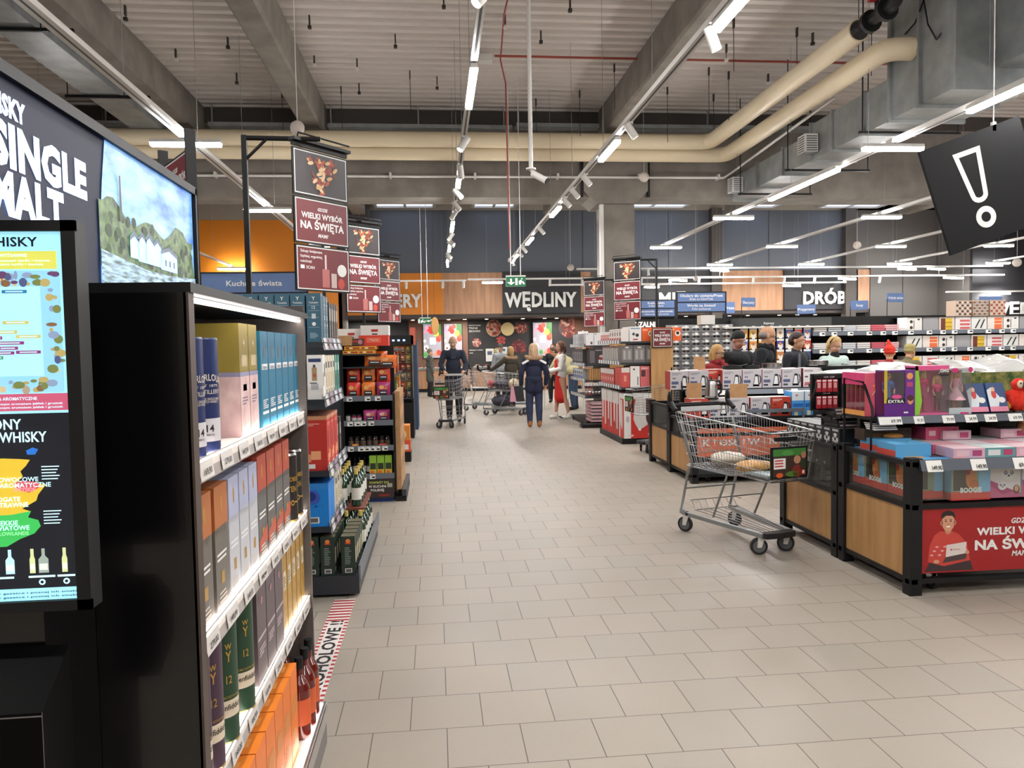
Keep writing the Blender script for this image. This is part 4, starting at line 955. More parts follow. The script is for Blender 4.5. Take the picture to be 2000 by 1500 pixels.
for px, k in ((4, 0), (44, 1), (64, 2), (102, 1), (-30, 2)):
    w = (8, 5, 9)[k]; sp([(px - w, 1112), (px - w, 1085), (px - 3, 1078), (px - 3, 1064), (px + 3, 1064), (px + 3, 1078), (px + w, 1085), (px + w, 1112)][::-1][::-1], lit(('b8e0f0', 'd0d8a0', '98a8a0')[k], .6), 4); sq(px - w * .8, px + w * .8, 1094, 1106, lit('e8f0e0', .6), 5)
for a, b in ((36, 84), (88, 120), (-20, 10)): sq(a, b, 1117, 1121, LW, 4)
for px in (60, 104): sd(px, 1130, 6, 6, LW, 4); sd(px, 1130, 3, 3, LD, 5)
for k in range(2): st('Odkryj wszystkie regiony szkockiej whisky na naszych półkach oraz w gazetce i poznaj ich smaki', 122, 1152 + 8 * k, 4, mat('screen_ink_soft', (70, 120, 140), .4), fit=500)
g.build('screen_sheet', o)
g = G(); g.box(-1.3, -.70, Yk + .04, 1.598, 0, 1.7, BSH); g.build('stand', o)
o = thing('leaflet_box', 'black box with small round lock fixed under the glowing screen', 'box', (0, 0, 0))
g = G(); b = mat('black_plastic_box', (3, 3, 4), .5, spec=.1); ed = mat('box_edge_line', (110, 104, 106), .4)
g.prism([(Yk + .03, .80), (Yk - .07, .86), (Yk - .07, .965), (Yk + .03, 1.04)], 'x', -1.0, -.655, b)
g.box(-1.0, -.655, Yk - .0712, Yk - .07, .958, .96, ed); g.box(-.6555, -.6548, Yk - .0708, Yk - .07, .86, .965, ed)
g.build('box_body', o); G().cyl((-.74, Yk - .07, .925 + .03), (-.74, Yk - .078, .925 + .028), .008, STEEL, n=14).build('lock', o)
# ================================================================ second gondola (spirits, gift boxes)
o = thing('spirits_gondola', 'dark gondola with grey price rails holding gift boxes and white cartons', 'shelf unit', (0, 0, 0))
G().box(-1.5, -1.12, 4.83, 6.0, 0, 1.62, DGR).build('back_panel', o)
for z, xf in ((1.60, -.69), (1.245, -.69), (.80, -.675), (.45, -.675)):
    g = G(); g.box(-1.5, xf, 4.78, 5.72, z - .035, z, DGR); g.build('shelf', o)
    g = G(); g.quad((xf + .005, 4.78, z - .05), (xf + .005, 5.73, z - .05), (xf - .01, 5.73, z + .03), (xf - .01, 4.78, z + .03), RAIL)
    for i in range(4): g.quad((xf + .0068, 4.84 + .22 * i, z - .045), (xf + .0068, 4.96 + .22 * i, z - .045), (xf - .006, 4.96 + .22 * i, z + .025), (xf - .006, 4.84 + .22 * i, z + .025), c_(('c8c4c4', '9a8290', 'c0c4cc', 'b8b8bc')[i], .6))
    g.build('price_rail', o)
g = G(); g.box(-1.5, -.51, 4.78, 6.3, .02, .135, DGR); g.box(-.512, -.5, 4.78, 6.35, .1, .2, RAIL); g.build('base_shelf', o)
def spir(kind):
    g = G()
    if kind == 'teal':
        w, d, h = .086, .09, .3; b = mat('teal_grey_carton', (58, 98, 118), .4); carton(g, w, d, h, b)
        g.text('Y', (0, -d / 2 - .001, h * .86), X_, Z_, .022, WHT, .02, 'c'); g.text('Tomatin', (0, -d / 2 - .001, h * .79), X_, Z_, .012, WHT, .01, 'c'); g.text('12', (0, -d / 2 - .001, h * .68), X_, Z_, .018, WHT, .01, 'c')
        for v in (.75, .64, .5, .3): fr(g, w, d, .12, .88, v, v + .005, h, c_('b8c8d0'))
        g.disc((0, -d / 2 - .001, h * .37), X_, Z_, .012, .012, WHT, 10); fr(g, w, d, .36, .64, .48, .58, h, c_('c8d4d8')); lines(g, w, d, h, .2, .8, .08, .2, 4, c_('9ab4c0'))
        fr(g, w, d, .1, .9, .05, .95, h, c_('31546a'), 'R')
    elif kind == 'dark':
        w, d, h = .09, .1, .27; b = mat('charcoal_carton', (52, 48, 48), .4); carton(g, w, d, h, b); fr(g, w, d, .1, .9, .55, .85, h, c_('9c9890')); lines(g, w, d, h, .15, .85, .1, .45, 6, c_('8a8078'))
    elif kind == 'white':
        w, d, h = .095, .1, .275; carton(g, w, d, h, WHT); fr(g, w, d, .1, .9, .84, .92, h, c_('32406a')); fr(g, w, d, .3, .62, .42, .72, h, c_('a88c6c')); fr(g, w, d, .36, .56, .5, .58, h, c_('b04038')); fr(g, w, d, .38, .54, .72, .78, h, c_('54504c'))
        fr(g, w, d, .22, .7, .22, .36, h, c_('b8b8bc')); lines(g, w, d, h, .15, .85, .36, .4, 1, INK); fr(g, w, d, .1, .45, .3, .6, h, c_('a89888'), 'R'); fr(g, w, d, .55, .9, .5, .8, h, c_('4a4a58'), 'R')
    elif kind == 'cream':
        w, d, h = .09, .1, .27; b = mat('cream_carton', (216, 208, 190), .5); carton(g, w, d, h, b); fr(g, w, d, .2, .8, .7, .85, h, c_('3c3c44')); fr(g, w, d, .3, .7, .25, .6, h, c_('b09a78')); lines(g, w, d, h, .2, .8, .08, .2, 3, INK)
    elif kind == 'seagreen':
        w, d, h = .1, .1, .27; b = mat('sea_green_carton', (62, 132, 122), .5); carton(g, w, d, h, b); fr(g, w, d, .2, .8, .6, .8, h, c_('c0d8d0')); fr(g, w, d, .35, .65, .2, .5, h, c_('243c3c'))
    elif kind == 'redgift':
        w, d, h = .16, .2, .34; b = mat('gift_red_carton', (190, 54, 48), .45); carton(g, w, d, h, b, top=c_('7a4a3a'))
        for f in 'LFRB'[:3]: fr(g, w, d, 0, 1, .93, 1, h, c_('c48a68'), f)
        for f, a in (('L', 0), ('F', 0)): 
            fr(g, w, d, .2, .42, .4, .62, h, c_('8a2a1c'), f); fr(g, w, d, .26, .36, .6, .72, h, c_('5a1a14'), f); fr(g, w, d, .15, .5, .16, .3, h, c_('e89068'), f, .0009); fr(g, w, d, .5, .8, .2, .36, h, c_('f0a87c'), f, .0009); fr(g, w, d, .4, .62, .04, .12, h, WHT, f)
            lines(g, w, d, h, .2, .8, .82, .88, 2, c_('e8a898'), f)
    elif kind == 'bluegift':
        w, d, h = .13, .2, .27; b = mat('azure_carton', (26, 128, 214), .45); carton(g, w, d, h, b, top=c_('1c66b8'))
        for f in 'LF': 
            fr(g, w, d, 0, 1, .86, 1, h, c_('2c80d0'), f)
        g.disc((-w / 2 - .001, 0, h * .68), NY, Z_, .05, .045, c_('3c58b8'), 16); g.disc((-w / 2 - .0014, .01, h * .7), NY, Z_, .035, .03, c_('20347c'), 12)
        for k in range(4): g.poly([(-w / 2 - .001, .07 - k * .04, h * (.44 + .05 * (k % 2))), (-w / 2 - .001, .06 - k * .04, h * .49), (-w / 2 - .001, .045 - k * .04, h * (.42 + .03 * k % 2))][::-1], c_('16307c'))
        fr(g, w, d, .3, .7, .08, .22, h, WHT, 'L'); fr(g, w, d, .34, .66, .1, .2, h, RUB, 'L', .0009)
    elif kind == 'herb':
        w, d, h = .085, .085, .245; b = mat('dark_green_carton', (36, 52, 44), .45); carton(g, w, d, h, b, top=c_('58543c'))
        for f in 'LF':
            lines(g, w, d, h, .25, .75, .28, .74, 10, c_('7a8a80'), f, 3); fr(g, w, d, .25, .75, .06, .17, h, WHT, f); fr(g, w, d, .3, .7, .075, .155, h, RUB, f, .0012)
        g.disc((-w / 2 - .001, 0, h * .88), NY, Z_, .015, .013, c_('e8843a'), 10); fr(g, w, d, .3, .7, .8, .84, h, c_('c8482a'), 'L')
        fr(g, w, d, .15, .85, .3, .7, h, c_('c8c0a0'), 'F', .0012)
    return g.build('gift_box' if 'gift' in kind else 'spirits_box')
def sp_(kind, x, y, z, rz, lb, grp): place('s_' + kind, lambda: spir(kind), (x, y, z), rz, lb, 'gift box' if 'gift' in kind else 'box', grp)
for i in range(5): sp_('teal', -.745 - .093 * i if i else -.742, 4.835, 1.601, 0, 'teal grey carton facing the near end on the top shelf, %s from the aisle' % ORD[i], 'teal grey cartons')
for i in range(3): sp_('teal', -.76, 4.955 + .105 * i, 1.601, PI / 2, 'teal grey carton seen edge-on, %s behind the corner one' % ORD[i], 'teal grey cartons')
for i in range(4): sp_('dark', -.76, 5.28 + .115 * i, 1.601, PI / 2, 'charcoal carton at the far half of the top shelf, %s of four' % ORD[i], 'charcoal cartons')
for i in range(4): sp_('white', -.745 - .115 * i, 4.84, 1.246, 0, 'white carton with a printed bottle facing the near end, %s from the aisle' % ORD[i], 'white bottle cartons')
for i in range(4): sp_('cream', -.75, 4.96 + .115 * i, 1.246, PI / 2, 'cream carton in the aisle row of the second shelf, %s of four' % ORD[i], 'cream cartons')
for i in range(2): sp_('seagreen', -.75, 5.43 + .13 * i, 1.246, PI / 2, 'sea green carton at the far end of the second shelf, %s of two' % ORD[i], 'sea green cartons')
for i in range(3): sp_('redgift', -.785, 4.88 + .175 * i, .801, PI / 2, 'red gift box with printed bottle and glasses, %s from the near end' % ORD[i], 'red gift boxes')
sp_('redgift', -1.0, 4.88, .801, PI / 2, 'red gift box of the back row behind the nearest one', 'red gift boxes')
for i in range(2): sp_('dark', -.75, 5.42 + .15 * i, .801, PI / 2, 'charcoal carton beside the red gift boxes, %s of two' % ORD[i], 'charcoal cartons')
for i in range(2): sp_('bluegift', -.785, 4.855 + .14 * i, .451, PI / 2, 'azure gift box with dark blue emblem, %s from the near end' % ORD[i], 'azure gift boxes')
for i in range(4): sp_('cream', -.745, 5.11 + .125 * i, .451, PI / 2, 'cream carton beside the azure gift boxes, %s of four' % ORD[i], 'cream cartons')
for i in range(5):
    for j in range(4): sp_('herb', -.575 - .097 * j - (.03 if j else 0), 4.84 + .105 * i, .136, PI / 2, 'dark green carton on the base, %s row from the front, %s from the aisle' % (ORD[i], ORD[j]), 'dark green cartons')
for i in range(5):
    for j in range(3): place('green', lambda: bottle('green'), (-.56 - .1 * j, 5.45 + .14 * i, .136), i * .7 + j, 'green bottle behind the dark green cartons, %s row, %s from the aisle' % (ORD[i], ORD[j]), 'bottle', 'green bottles on the base')
for i in range(4):
    for j in range(3): place('green', None, (-.60 - .1 * j, 5.6 + .14 * i, .41), i + j * .8, 'green bottle on the raised tier, %s row, %s from the aisle' % (ORD[i], ORD[j]), 'bottle', 'green bottles on the raised tier')
tag(G().box(-.86, -.54, 5.52, 6.12, .395, .409, c_('7a3a30')).box(-.86, -.84, 5.52, 6.12, .136, .395, c_('7a3a30')).build('tray'), 'red brown tray carrying the upper tier of green bottles', 'tray')
# floor tape
g = G(); TW = mat('white_floor_tape', (222, 216, 212), .6); TR = mat('red_tape_stripe', (176, 40, 44), .6)
x0, x1, y0, y1 = -.66, -.53, 3.25, 4.74
g.box(x0, x1, y0, y1, .0, .0012, TW); k = 0; y = y1 - .02
while y > y0 + .03:
    if y > 4.38: g.quad((x0, y - .022, .0016), (x1, y - .022, .0016), (x1, y, .0016), (x0, y, .0016), TR)
    else:
        g.quad((x0, y - .022, .0016), (x0 + .02, y - .022, .0016), (x0 + .02, y, .0016), (x0, y, .0016), TR); g.quad((x1 - .02, y - .022, .0016), (x1, y - .022, .0016), (x1, y, .0016), (x1 - .02, y, .0016), TR)
    y -= .048
g.text('ALKOHOLOWE !!', (x1 - .03, 3.3, .002), Y_, NX, .07, INK, .03, 'l', fit=1.06)
tag(g.build('floor_tape'), 'red and white striped warning tape with black words on the floor', 'tape')
# ================================================================ helpers for printed cartons and soft packs
def pbox(name, w, d, h, body, prints=(), top=None, side=None):
    g = G(); carton(g, w, d, h, c_(body) if isinstance(body, str) else body, top=c_(top) if top else None, side=c_(side) if side else None)
    for q in prints:
        if q[0] == 'txt':
            _, s, v, k, col = q[:5]; g.text(s, (0, -d / 2 - .0016, v * h), X_, Z_, k * h, c_(col), .02, 'c', fit=(q[5] * w if len(q) > 5 else None))
        elif q[0] == 'disc':
            _, u, v, ru, col = q[:5]; lift = q[5] if len(q) > 5 else .0012
            g.disc(((u - .5) * w, -d / 2 - lift, v * h), X_, Z_, ru * w, (q[6] if len(q) > 6 else ru) * w, c_(col), 14)
        elif q[0] == 'poly':
            g.poly([((u - .5) * w, -d / 2 - .0014, v * h) for u, v in q[1]], c_(q[2]))
        else:
            f, u0, u1, v0, v1, col = q[:6]; fr(g, w, d, u0, u1, v0, v1, h, c_(col), f, q[6] if len(q) > 6 else .0007)
    return g.build(name)
def pouch(name, w, h, t, col, lab='2a2226', win=None, spark=None):
    """soft bag, front at -y, pinched top and bottom seams"""
    g = G(); m = mat('film_' + col, hx(col), .3, coat=.3); n, k = 7, 7; vs = []; fs = []
    for s in (-1, 1):
        for i in range(k + 1):
            v = i / k
            for j in range(n + 1):
                u = j / n; b = (math.sin(PI * u) * math.sin(PI * min(1, v * 1.0)) ) ** .5 if 0 < u < 1 and 0 < v < 1 else 0
                vs.append(((u - .5) * w * (1 - .05 * math.sin(PI * v)), s * t / 2 * b, v * h))
    o1 = (n + 1) * (k + 1)
    for i in range(k):
        for j in range(n):
            a = i * (n + 1) + j; fs.append((a, a + 1, a + n + 2, a + n + 1)); b = o1 + a; fs.append((b, b + n + 1, b + n + 2, b + 1))
    g.add(vs, fs, m, True)
    y = -t / 2 - .001
    g.quad((-.28 * w, y, .12 * h), (.3 * w, y, .12 * h), (.3 * w, y, .46 * h), (-.28 * w, y, .46 * h), c_(lab)); g.quad((-.2 * w, y - .001, .3 * h), (.22 * w, y - .001, .3 * h), (.22 * w, y - .001, .36 * h), (-.2 * w, y - .001, .36 * h), WHT)
    if win: g.disc((-.12 * w, y, .66 * h), X_, Z_, .2 * w, .14 * h, c_(win), 10); g.disc((.18 * w, y - .0005, .6 * h), X_, Z_, .14 * w, .1 * h, c_('c8783c'), 10)
    return g.build(name)
def jarp(name, r, h, body, lid, label):
    o = bpy.data.objects.new(name, None); COL.objects.link(o)
    G().lathe([(0, 0), (r, .003), (r, h * .75), (r * .8, h * .84), (0, h * .84)], mat('jar_' + body, hx(body), .2, coat=.3), n=12).build('jar_body', o)
    G().lathe([(r * .85, h * .82), (r * .85, h), (0, h)], c_(lid), n=12).build('lid', o)
    G().lathe([(r + .0006, h * .15), (r + .0006, h * .6)], c_(label), n=12).build('label', o)
    return o
def tagrow(g, x0, x1, y, z, xs, w=.055, h=.045):
    for i, x in enumerate(xs):
        g.box(x, x + w, y - .006, y - .001, z, z + h, TAGM); g.box(x + w * .35, x + w * .9, y - .0065, y - .006, z + h * .2, z + h * .55, INK); g.box(x + w * .1, x + w * .6, y - .0065, y - .006, z + h * .72, z + h * .82, RUB)
# ================================================================ snack stand facing the camera
o = thing('snack_stand', 'dark open shelf stand full of bright snack bags facing the camera', 'shelf unit', (0, 0, 0))
SY = 7.75
G().box(-.95, -.45, SY + .5, SY + .53, .1, 1.62, BLK).box(-1.5, -.93, SY + .02, SY + .5, .1, 1.6, DGR).build('back_panel', o)
G().box(-.452, -.43, SY, SY + .52, .1, 1.1, BLK).box(-.95, -.93, SY, SY + .52, .1, 1.6, BLK).build('side_panel', o)
for k, z in enumerate((1.06, .81, .555, .27)):
    G().box(-.93, -.452, SY, SY + .5, z - .02, z, DGR).build('shelf', o)
    g = G(); g.box(-.935, -.445, SY - .008, SY, z - .03, z + .025, RAIL); tagrow(g, 0, 0, SY - .008, z - .03, ((-.9, -.72, -.62), (-.9, -.83, -.77, -.69), (-.9, -.8, -.745, -.69, -.635, -.56), (-.92, -.8, -.69))[k]); g.build('price_rail', o)
g = G(); g.box(-.94, -.45, SY - .004, SY + .004, .04, .25, mat('dark_kitchen_poster', (52, 40, 38), .5))
g.text('POWRÓT DO', (-.6, SY - .006, .19), X_, Z_, .022, c_('b8d060'), .03, 'c'); g.text('W KUCHNI', (-.62, SY - .006, .15), X_, Z_, .024, WHT, .03, 'c'); g.text('POLSKIEJ', (-.62, SY - .006, .112), X_, Z_, .024, WHT, .03, 'c')
g.disc((-.87, SY - .006, .15), X_, Z_, .05, .055, c_('6a5a50')); g.disc((-.87, SY - .0065, .155), X_, Z_, .032, .035, c_('c8a880')); g.box(-.52, -.47, SY - .006, SY - .005, .15, .19, c_('a8a494')); g.disc((-.75, SY - .006, .225), X_, Z_, .03, .014, c_('9a4a3c')); g.disc((-.55, SY - .006, .07), X_, Z_, .06, .012, c_('8a2c28'))
g.build('poster', o)
G().box(-.9, -.46, SY + .02, SY + .5, .0, .09, mat('blue_pallet', (22, 52, 120), .5)).box(-.9, -.46, SY + .0, SY + .55, .09, .11, mat('blue_pallet', ())).build('pallet', o)
# cardboard display against its side
o = thing('cardboard_display', 'brown cardboard display with punched holes on the aisle side of the snack stand', 'display', (0, 0, 0))
g = G(); g.box(-.425, -.375, SY + .02, SY + .9, .12, 1.12, CARD)
for z in (.3, .52, .74, .95):
    for y in (.1, .4, .68): g.box(-.3755, -.3745, SY + y, SY + y + .1, z, z + .1, c_('3a2a20'))
g.build('carton', o); G().box(-.43, -.33, SY - .0, SY + 1.0, .0, .05, BLK).box(-.37, -.33, SY, SY + 1.0, .04, .12, DGR).build('base', o)
def pl(key, mk, loc, rz, lb, cat, grp): return place(key, mk, loc, rz, lb, cat, grp)
rows = {1.06: [('pR', 'd8342c'), ('pO', 'e8782c'), ('pM', 'a02870')]}
for r_, (z, yo) in enumerate(((1.062, 0), (1.215, .06))):
    for i, (k, c) in enumerate((('pR', 'd2342a'), ('pO', 'e27a30'), (('pM', 'a8306c') if r_ == 0 else ('pR2', 'd83c28')))):
        for j in range(2):
            pl(k, lambda: pouch('snack_pouch', .135, .155, .05, c, win='e8a868'), (-.84 + .15 * i, SY + .05 + yo + j * .11, z), (.05 * i - .05), '%s snack pouch on the top shelf, %s tier, %s row' % ({'pR': 'red', 'pO': 'orange', 'pM': 'magenta', 'pR2': 'scarlet'}[k], ('lower', 'upper')[r_], ('front', 'back')[j]), 'snack pouch', 'snack pouches, top shelf')
for i, (x, y, z, c) in enumerate(((-.62, .08, 1.375, 'e2742a'), (-.50, .1, 1.36, 'e07028'), (-.6, .2, 1.4, 'd86a26'))):
    pl('pB' + c, lambda: pouch('snack_bag', .21, .13, .07, c, win='f0b070'), (x, SY + y, z), .1 * i, 'large orange snack bag lying above the pouches, %s of three' % ORD[i], 'snack bag', 'large orange bags')
o = G().box(-.93, -.55, SY + .02, SY + .45, 1.49, 1.505, DGR).box(-.93, -.6, SY + .0, SY + .02, 1.36, 1.375, DGR).box(-.93, -.45, SY + .05, SY + .45, 1.362, 1.37, DGR).build('shelf_board'); tag(o, 'thin dark shelf board under the yellow trays of the snack stand', 'shelf')
for i in range(4):
    for j in range(2): pl('yel', lambda: pbox('snack_tray', .17, .2, .035, 'e0a42c', [('F', .1, .9, .2, .7, 'b04028'), ('F', .3, .5, .25, .65, 'f0e0b0', .0012)], top='c86428'), (-.85 + .15 * (i % 2) + .02 * j, SY + .12 + .22 * (i // 2), 1.506 + .042 * j), .03 * i, 'yellow flat snack tray, %s place, %s layer' % (ORD[i], ('lower', 'upper')[j]), 'tray', 'yellow snack trays')
pl('rb', lambda: pbox('handle_box', .29, .25, .105, 'd83c2c', [('F', .25, .75, .3, .8, 'e86848'), ('txt', 'Merci', .45, .25, 'f0c0b0', .3)]), (-.62, SY + .15, 1.585), 0, 'red and white handled box on top of the snack stand, big one', 'box', 'handled boxes')
pl('wb', lambda: pbox('handle_box', .28, .24, .1, 'e6e2de', [('F', .38, .62, .35, .6, 'b03028'), ('F', .4, .6, .05, .18, '2a2426')]), (-.61, SY + .16, 1.691), 0, 'white handled box lying on the red one over the snack stand', 'box', 'handled boxes')
pl('wb', None, (-.86, SY + .2, 1.66), .1, 'white handled box left of the big red one', 'box', 'handled boxes')
pl('bb', lambda: pbox('carton_box', .13, .2, .1, CARD, []), (-.9, SY + .1, 1.59), 0, 'small brown carton on top of the snack stand at its left end', 'box', 'small cartons')
pl('db', lambda: pbox('chocolate_box', .13, .2, .07, '5a3a34', [('disc', .7, .5, .18, 'c08090'), ('F', .05, .5, .5, .7, 'c03a30')]), (-.78, SY + .12, 1.59), 0, 'dark brown chocolate box between the carton and the red box', 'box', 'chocolate boxes')
for i, (k, c, x) in enumerate((('jw', 'd8d4cc', -.90), ('jm', '8a2450', -.84), ('jm', '', -.79))): pl(k, lambda: jarp('jar', .025, .08, c or '8a2450', '2a2226', 'c8c0c0'), (x, SY + .06, .812), 0, 'small %s jar on the second shelf, %s from the left' % ('white' if k == 'jw' else 'berry red', ORD[i]), 'jar', 'small jars')
for i, (k, c) in enumerate((('pPk', 'b83c84'), ('pPk', ''), ('pPk2', 'c04a7c'), ('pPk2', ''))): pl(k, lambda: pouch('snack_pouch', .13, .12, .045, c, win='e0b0a0'), (-.68 + .135 * (i % 2), SY + .06 + .09 * (i // 2), .812 + .0 * i), .1, 'pink snack pouch on the second shelf, %s of four' % ORD[i], 'snack pouch', 'pink snack pouches')
for i in range(7): pl('jd', lambda: jarp('jar', .028, .11, '2c2020', '181818', '5a4a40'), (-.88 + .062 * i, SY + .07 + .02 * (i % 2), .557), 0, 'dark jar with black lid on the third shelf, %s from the left' % ORD[i], 'jar', 'dark jars, third shelf')
pl('ob', lambda: pbox('snack_box', .06, .05, .035, 'e09040', [('F', .2, .8, .3, .7, 'f0d090')]), (-.83, SY + .03, .558), 0, 'small orange box in front of the dark jars', 'box', 'small orange boxes')
pl('ob2', lambda: pbox('snack_box', .07, .05, .03, 'd85040', [('F', .1, .9, .4, .7, 'f0e0d0')]), (-.56, SY + .03, .558), .2, 'small red box at the right end before the dark jars', 'box', 'small orange boxes')
for i in range(5): pl('bd', lambda: bottle('dark'), (-.895 + .048 * i, SY + .07 + .03 * (i % 2), .272), i, 'short dark bottle with pale label on the lowest shelf, %s from the left' % ORD[i], 'bottle', 'dark bottles, lowest shelf')
for o_ in list(bpy.data.objects):
    if o_.get('group') == 'dark bottles, lowest shelf': o_.scale = (.62, .62, .75)
for i in range(3): pl('gt', lambda: pbox('tea_box', .07, .06, .2, '8cb83c', [('F', 0, 1, 0, .32, 'd8b840'), ('F', .1, .9, .3, .62, '2c3424', .001), ('disc', .4, .15, .3, 'e07828', .0012)]), (-.66 + .078 * i, SY + .05, .272), 0, 'lime green packet with black label on the lowest shelf, %s of three' % ORD[i], 'packet', 'lime green packets')
for i in range(3): pl('gb', lambda: pbox('green_box', .2, .2, .1, '48b84c', [('F', .1, .5, .5, .7, 'c8e8c0'), ('F', .92, .97, 0, 1, '1c3c22')]), (-1.18 + .215 * (i % 2), SY + .35, 1.63 + .103 * (i // 2) + .0), 0, 'bright green box on the shelf top behind the teal boxes, %s of three' % ORD[i], 'box', 'bright green boxes')
# gondola running on behind, and the chilled cabinet
o = thing('snack_gondola', 'long dark gondola running on behind the snack stand', 'shelf unit', (0, 0, 0)); G().box(-1.6, -.75, 8.4, 12.6, 0, 1.55, DGR).build('body', o)
for z in (.4, .8, 1.2, 1.56): G().box(-.75, -.55, 8.6, 12.6, z - .03, z, DGR).build('shelf', o)
for i in range(8): pl('wbk%d' % (i % 3), lambda: pbox('snack_carton', .25, .3, .3, ('9c4030', 'c8742c', '5a6a3c')[i % 3], [('F', .2, .8, .4, .8, 'e8d8b0')]), (-.72, 8.9 + .45 * i, .801 if i % 2 else 1.201), PI / 2, 'snack carton on the long dark gondola, %s from its near end' % ORD[i], 'carton', 'cartons along the dark gondola')
o = thing('display_fridge', 'black display cabinet with glass front and coloured snack bags', 'display cabinet', (-.6, 13.2, 0))
g = G(); g.box(-.24, .2, .02, .7, 0, .62, BLK); g.box(-.24, .2, .62, .7, .62, 1.78, DGR); g.box(-.24, -.22, 0, .7, .62, 1.78, BLK); g.box(.18, .2, 0, .7, .62, 1.78, BLK); g.box(-.24, .2, 0, .7, 1.62, 1.78, BLK)
for k in range(3): g.box(-.14 + .09 * k, -.1 + .09 * k, -.002, 0, 1.68, 1.71, mat('cool_led', (150, 180, 255), .4, emit=2))
g.build('body', o); G().box(-.22, .18, .0, .006, .64, 1.62, GLS).build('glass_door', o); G().box(.19, .205, -.02, 0, .7, 1.6, STEEL).build('handle', o)
r = random.Random(9)
for k in range(6): G().box(-.22, .18, .05, .6, .68 + .155 * k, .69 + .155 * k, RAIL).build('shelf', o)
for k in range(24):
    q = ('e06030', 'c8b8b0', 'a84838', 'd8c850', '7a8088', 'c83828')[r.randrange(6)]
    pl('fb' + q, lambda: pouch('snack_bag', .1, .135, .04, q, win='e8c8a0'), (-.6 - .17 + .1 * (k % 4), 13.27 + .02 * (k % 3), .692 + .155 * (k // 4)), r.random() * .3, '%s snack bag in the glass cabinet, %s shelf from below, %s from the left' % ({'e06030': 'orange', 'c8b8b0': 'pale', 'a84838': 'brick', 'd8c850': 'yellow', '7a8088': 'grey', 'c83828': 'red'}[q], ORD[k // 4], ORD[k % 4]), 'snack bag', 'snack bags in the glass cabinet')
o = thing('floor_display', 'low display with an orange box and a small dog picture by the floor', 'display', (-.44, 10.45, 0))
G().box(-.07, .07, 0, .3, 0, .14, BLK).build('base', o); G().box(-.065, .065, .0, .28, .14, .3, c_('d8502c'), F=c_('e05a30')).box(-.04, .04, -.002, 0, .17, .24, WHT).build('box_red', o); G().box(-.06, .06, .0, .28, .3, .5, c_('e08a3c')).disc((-.02, -.003, .38), X_, Z_, .035, .05, c_('e8d0a0')).build('box_orange', o)
o = thing('blue_fixture', 'tall narrow dark blue fixture behind the glass cabinet', 'fixture', (-.42, 14.6, 0)); G().box(-.1, .06, 0, .9, 0, 1.7, mat('dark_blue_fixture', (40, 62, 92), .5)).build('body', o); G().box(-.06, .04, -.02, 0, 1.62, 1.95, c_('c8604c')).build('sign', o)

# ================================================================ right gondola ends
def gond_end(y0, y1, lb, zt, lv, base):
    o = thing('gondola_end', lb, 'shelf unit', (0, 0, 0))
    G().box(3.33, 3.68, y0 - .02, y0 + .02, 0, zt, OAK).build('end_panel', o); G().box(3.34, 3.66, y0 + .02, y1, 0, zt - .1, DGR).build('back_panel', o)
    for z in lv:
        G().box(2.86, 3.34, y0 + .02, y1, z - .03, z, DGR).build('shelf', o)
        g = G(); g.box(2.845, 2.86, y0 + .02, y1, z - .035, z + .03, RAIL)
        k = y0 + .1
        while k < y1 - .1: g.box(2.842, 2.845, k, k + .08, z - .03, z + .025, TAGM); k += .17
        g.build('price_rail', o)
    if base: G().box(2.86, 3.34, y0 + .0, y1, 0, .09, BLK).build('base_shelf', o)
    return o
gond_end(11.57, 13.2, 'gondola end with oak panel and stacked kitchen appliance boxes', 1.77, (1.60, 1.27, .885), True)
gond_end(14.4, 16.0, 'farther gondola end with pans, wooden boards and flat pink trays', 1.7, (1.55, 1.18, .88, .56), True)
o = thing('framed_poster', 'small maroon holiday poster in a black frame on the oak end panel', 'poster', (3.5, 11.53, 0)); poster_panel('poster', o, .32, .3, 1.5, 1)
for i in range(3): pl('orb', lambda: pbox('appliance_box', .2, .22, .21, 'e8642c', [('disc', .72, .55, .22, 'f0e8e0'), ('disc', .72, .58, .13, '201c1c', .002), ('F', .06, .45, .78, .9, 'f0b090')]), (3.31 + .215 * i, 11.75, 1.601), 0, 'orange appliance box with round picture, %s from the left above the oak panel' % ORD[i], 'appliance box', 'orange appliance boxes')
for i in range(2): pl('wh1', lambda: pbox('appliance_box', .19, .2, .23, 'e8e4e0', [('F', .1, .9, .84, .92, '7a9ab0'), ('disc', .35, .5, .12, '44484c'), ('disc', .65, .42, .14, '24262a'), ('F', .3, .7, .1, .18, 'c03830')], side='d8d4d0'), (3.10 - .1 * i * 0, 11.72 + .24 * i, 1.601), 0, 'white appliance box beside the orange ones, %s from the near side' % ORD[i], 'appliance box', 'white appliance boxes')
for i in range(9): pl('wh2' if i < 5 else 'rw2', lambda: pbox('utensil_box', .15, .12, .2 if i < 5 else .17, 'e6e0da', [('disc', .5, .6, .25, '6a6260'), ('F', .1, .9, .05, .3, 'b84a44'), ('F', .2, .8, .85, .92, '9a8a80')] if i < 5 else [('F', .08, .92, .2, .7, 'b8343c'), ('F', .3, .7, .35, .6, 'e8c0b0', .0012)]), (2.93, 11.68 + .165 * i, 1.601), -PI / 2, '%s box in the top aisle row, %s from the near end' % ('white' if i < 5 else 'red and white', ORD[i]), 'box', 'boxes in the aisle row, near gondola end')
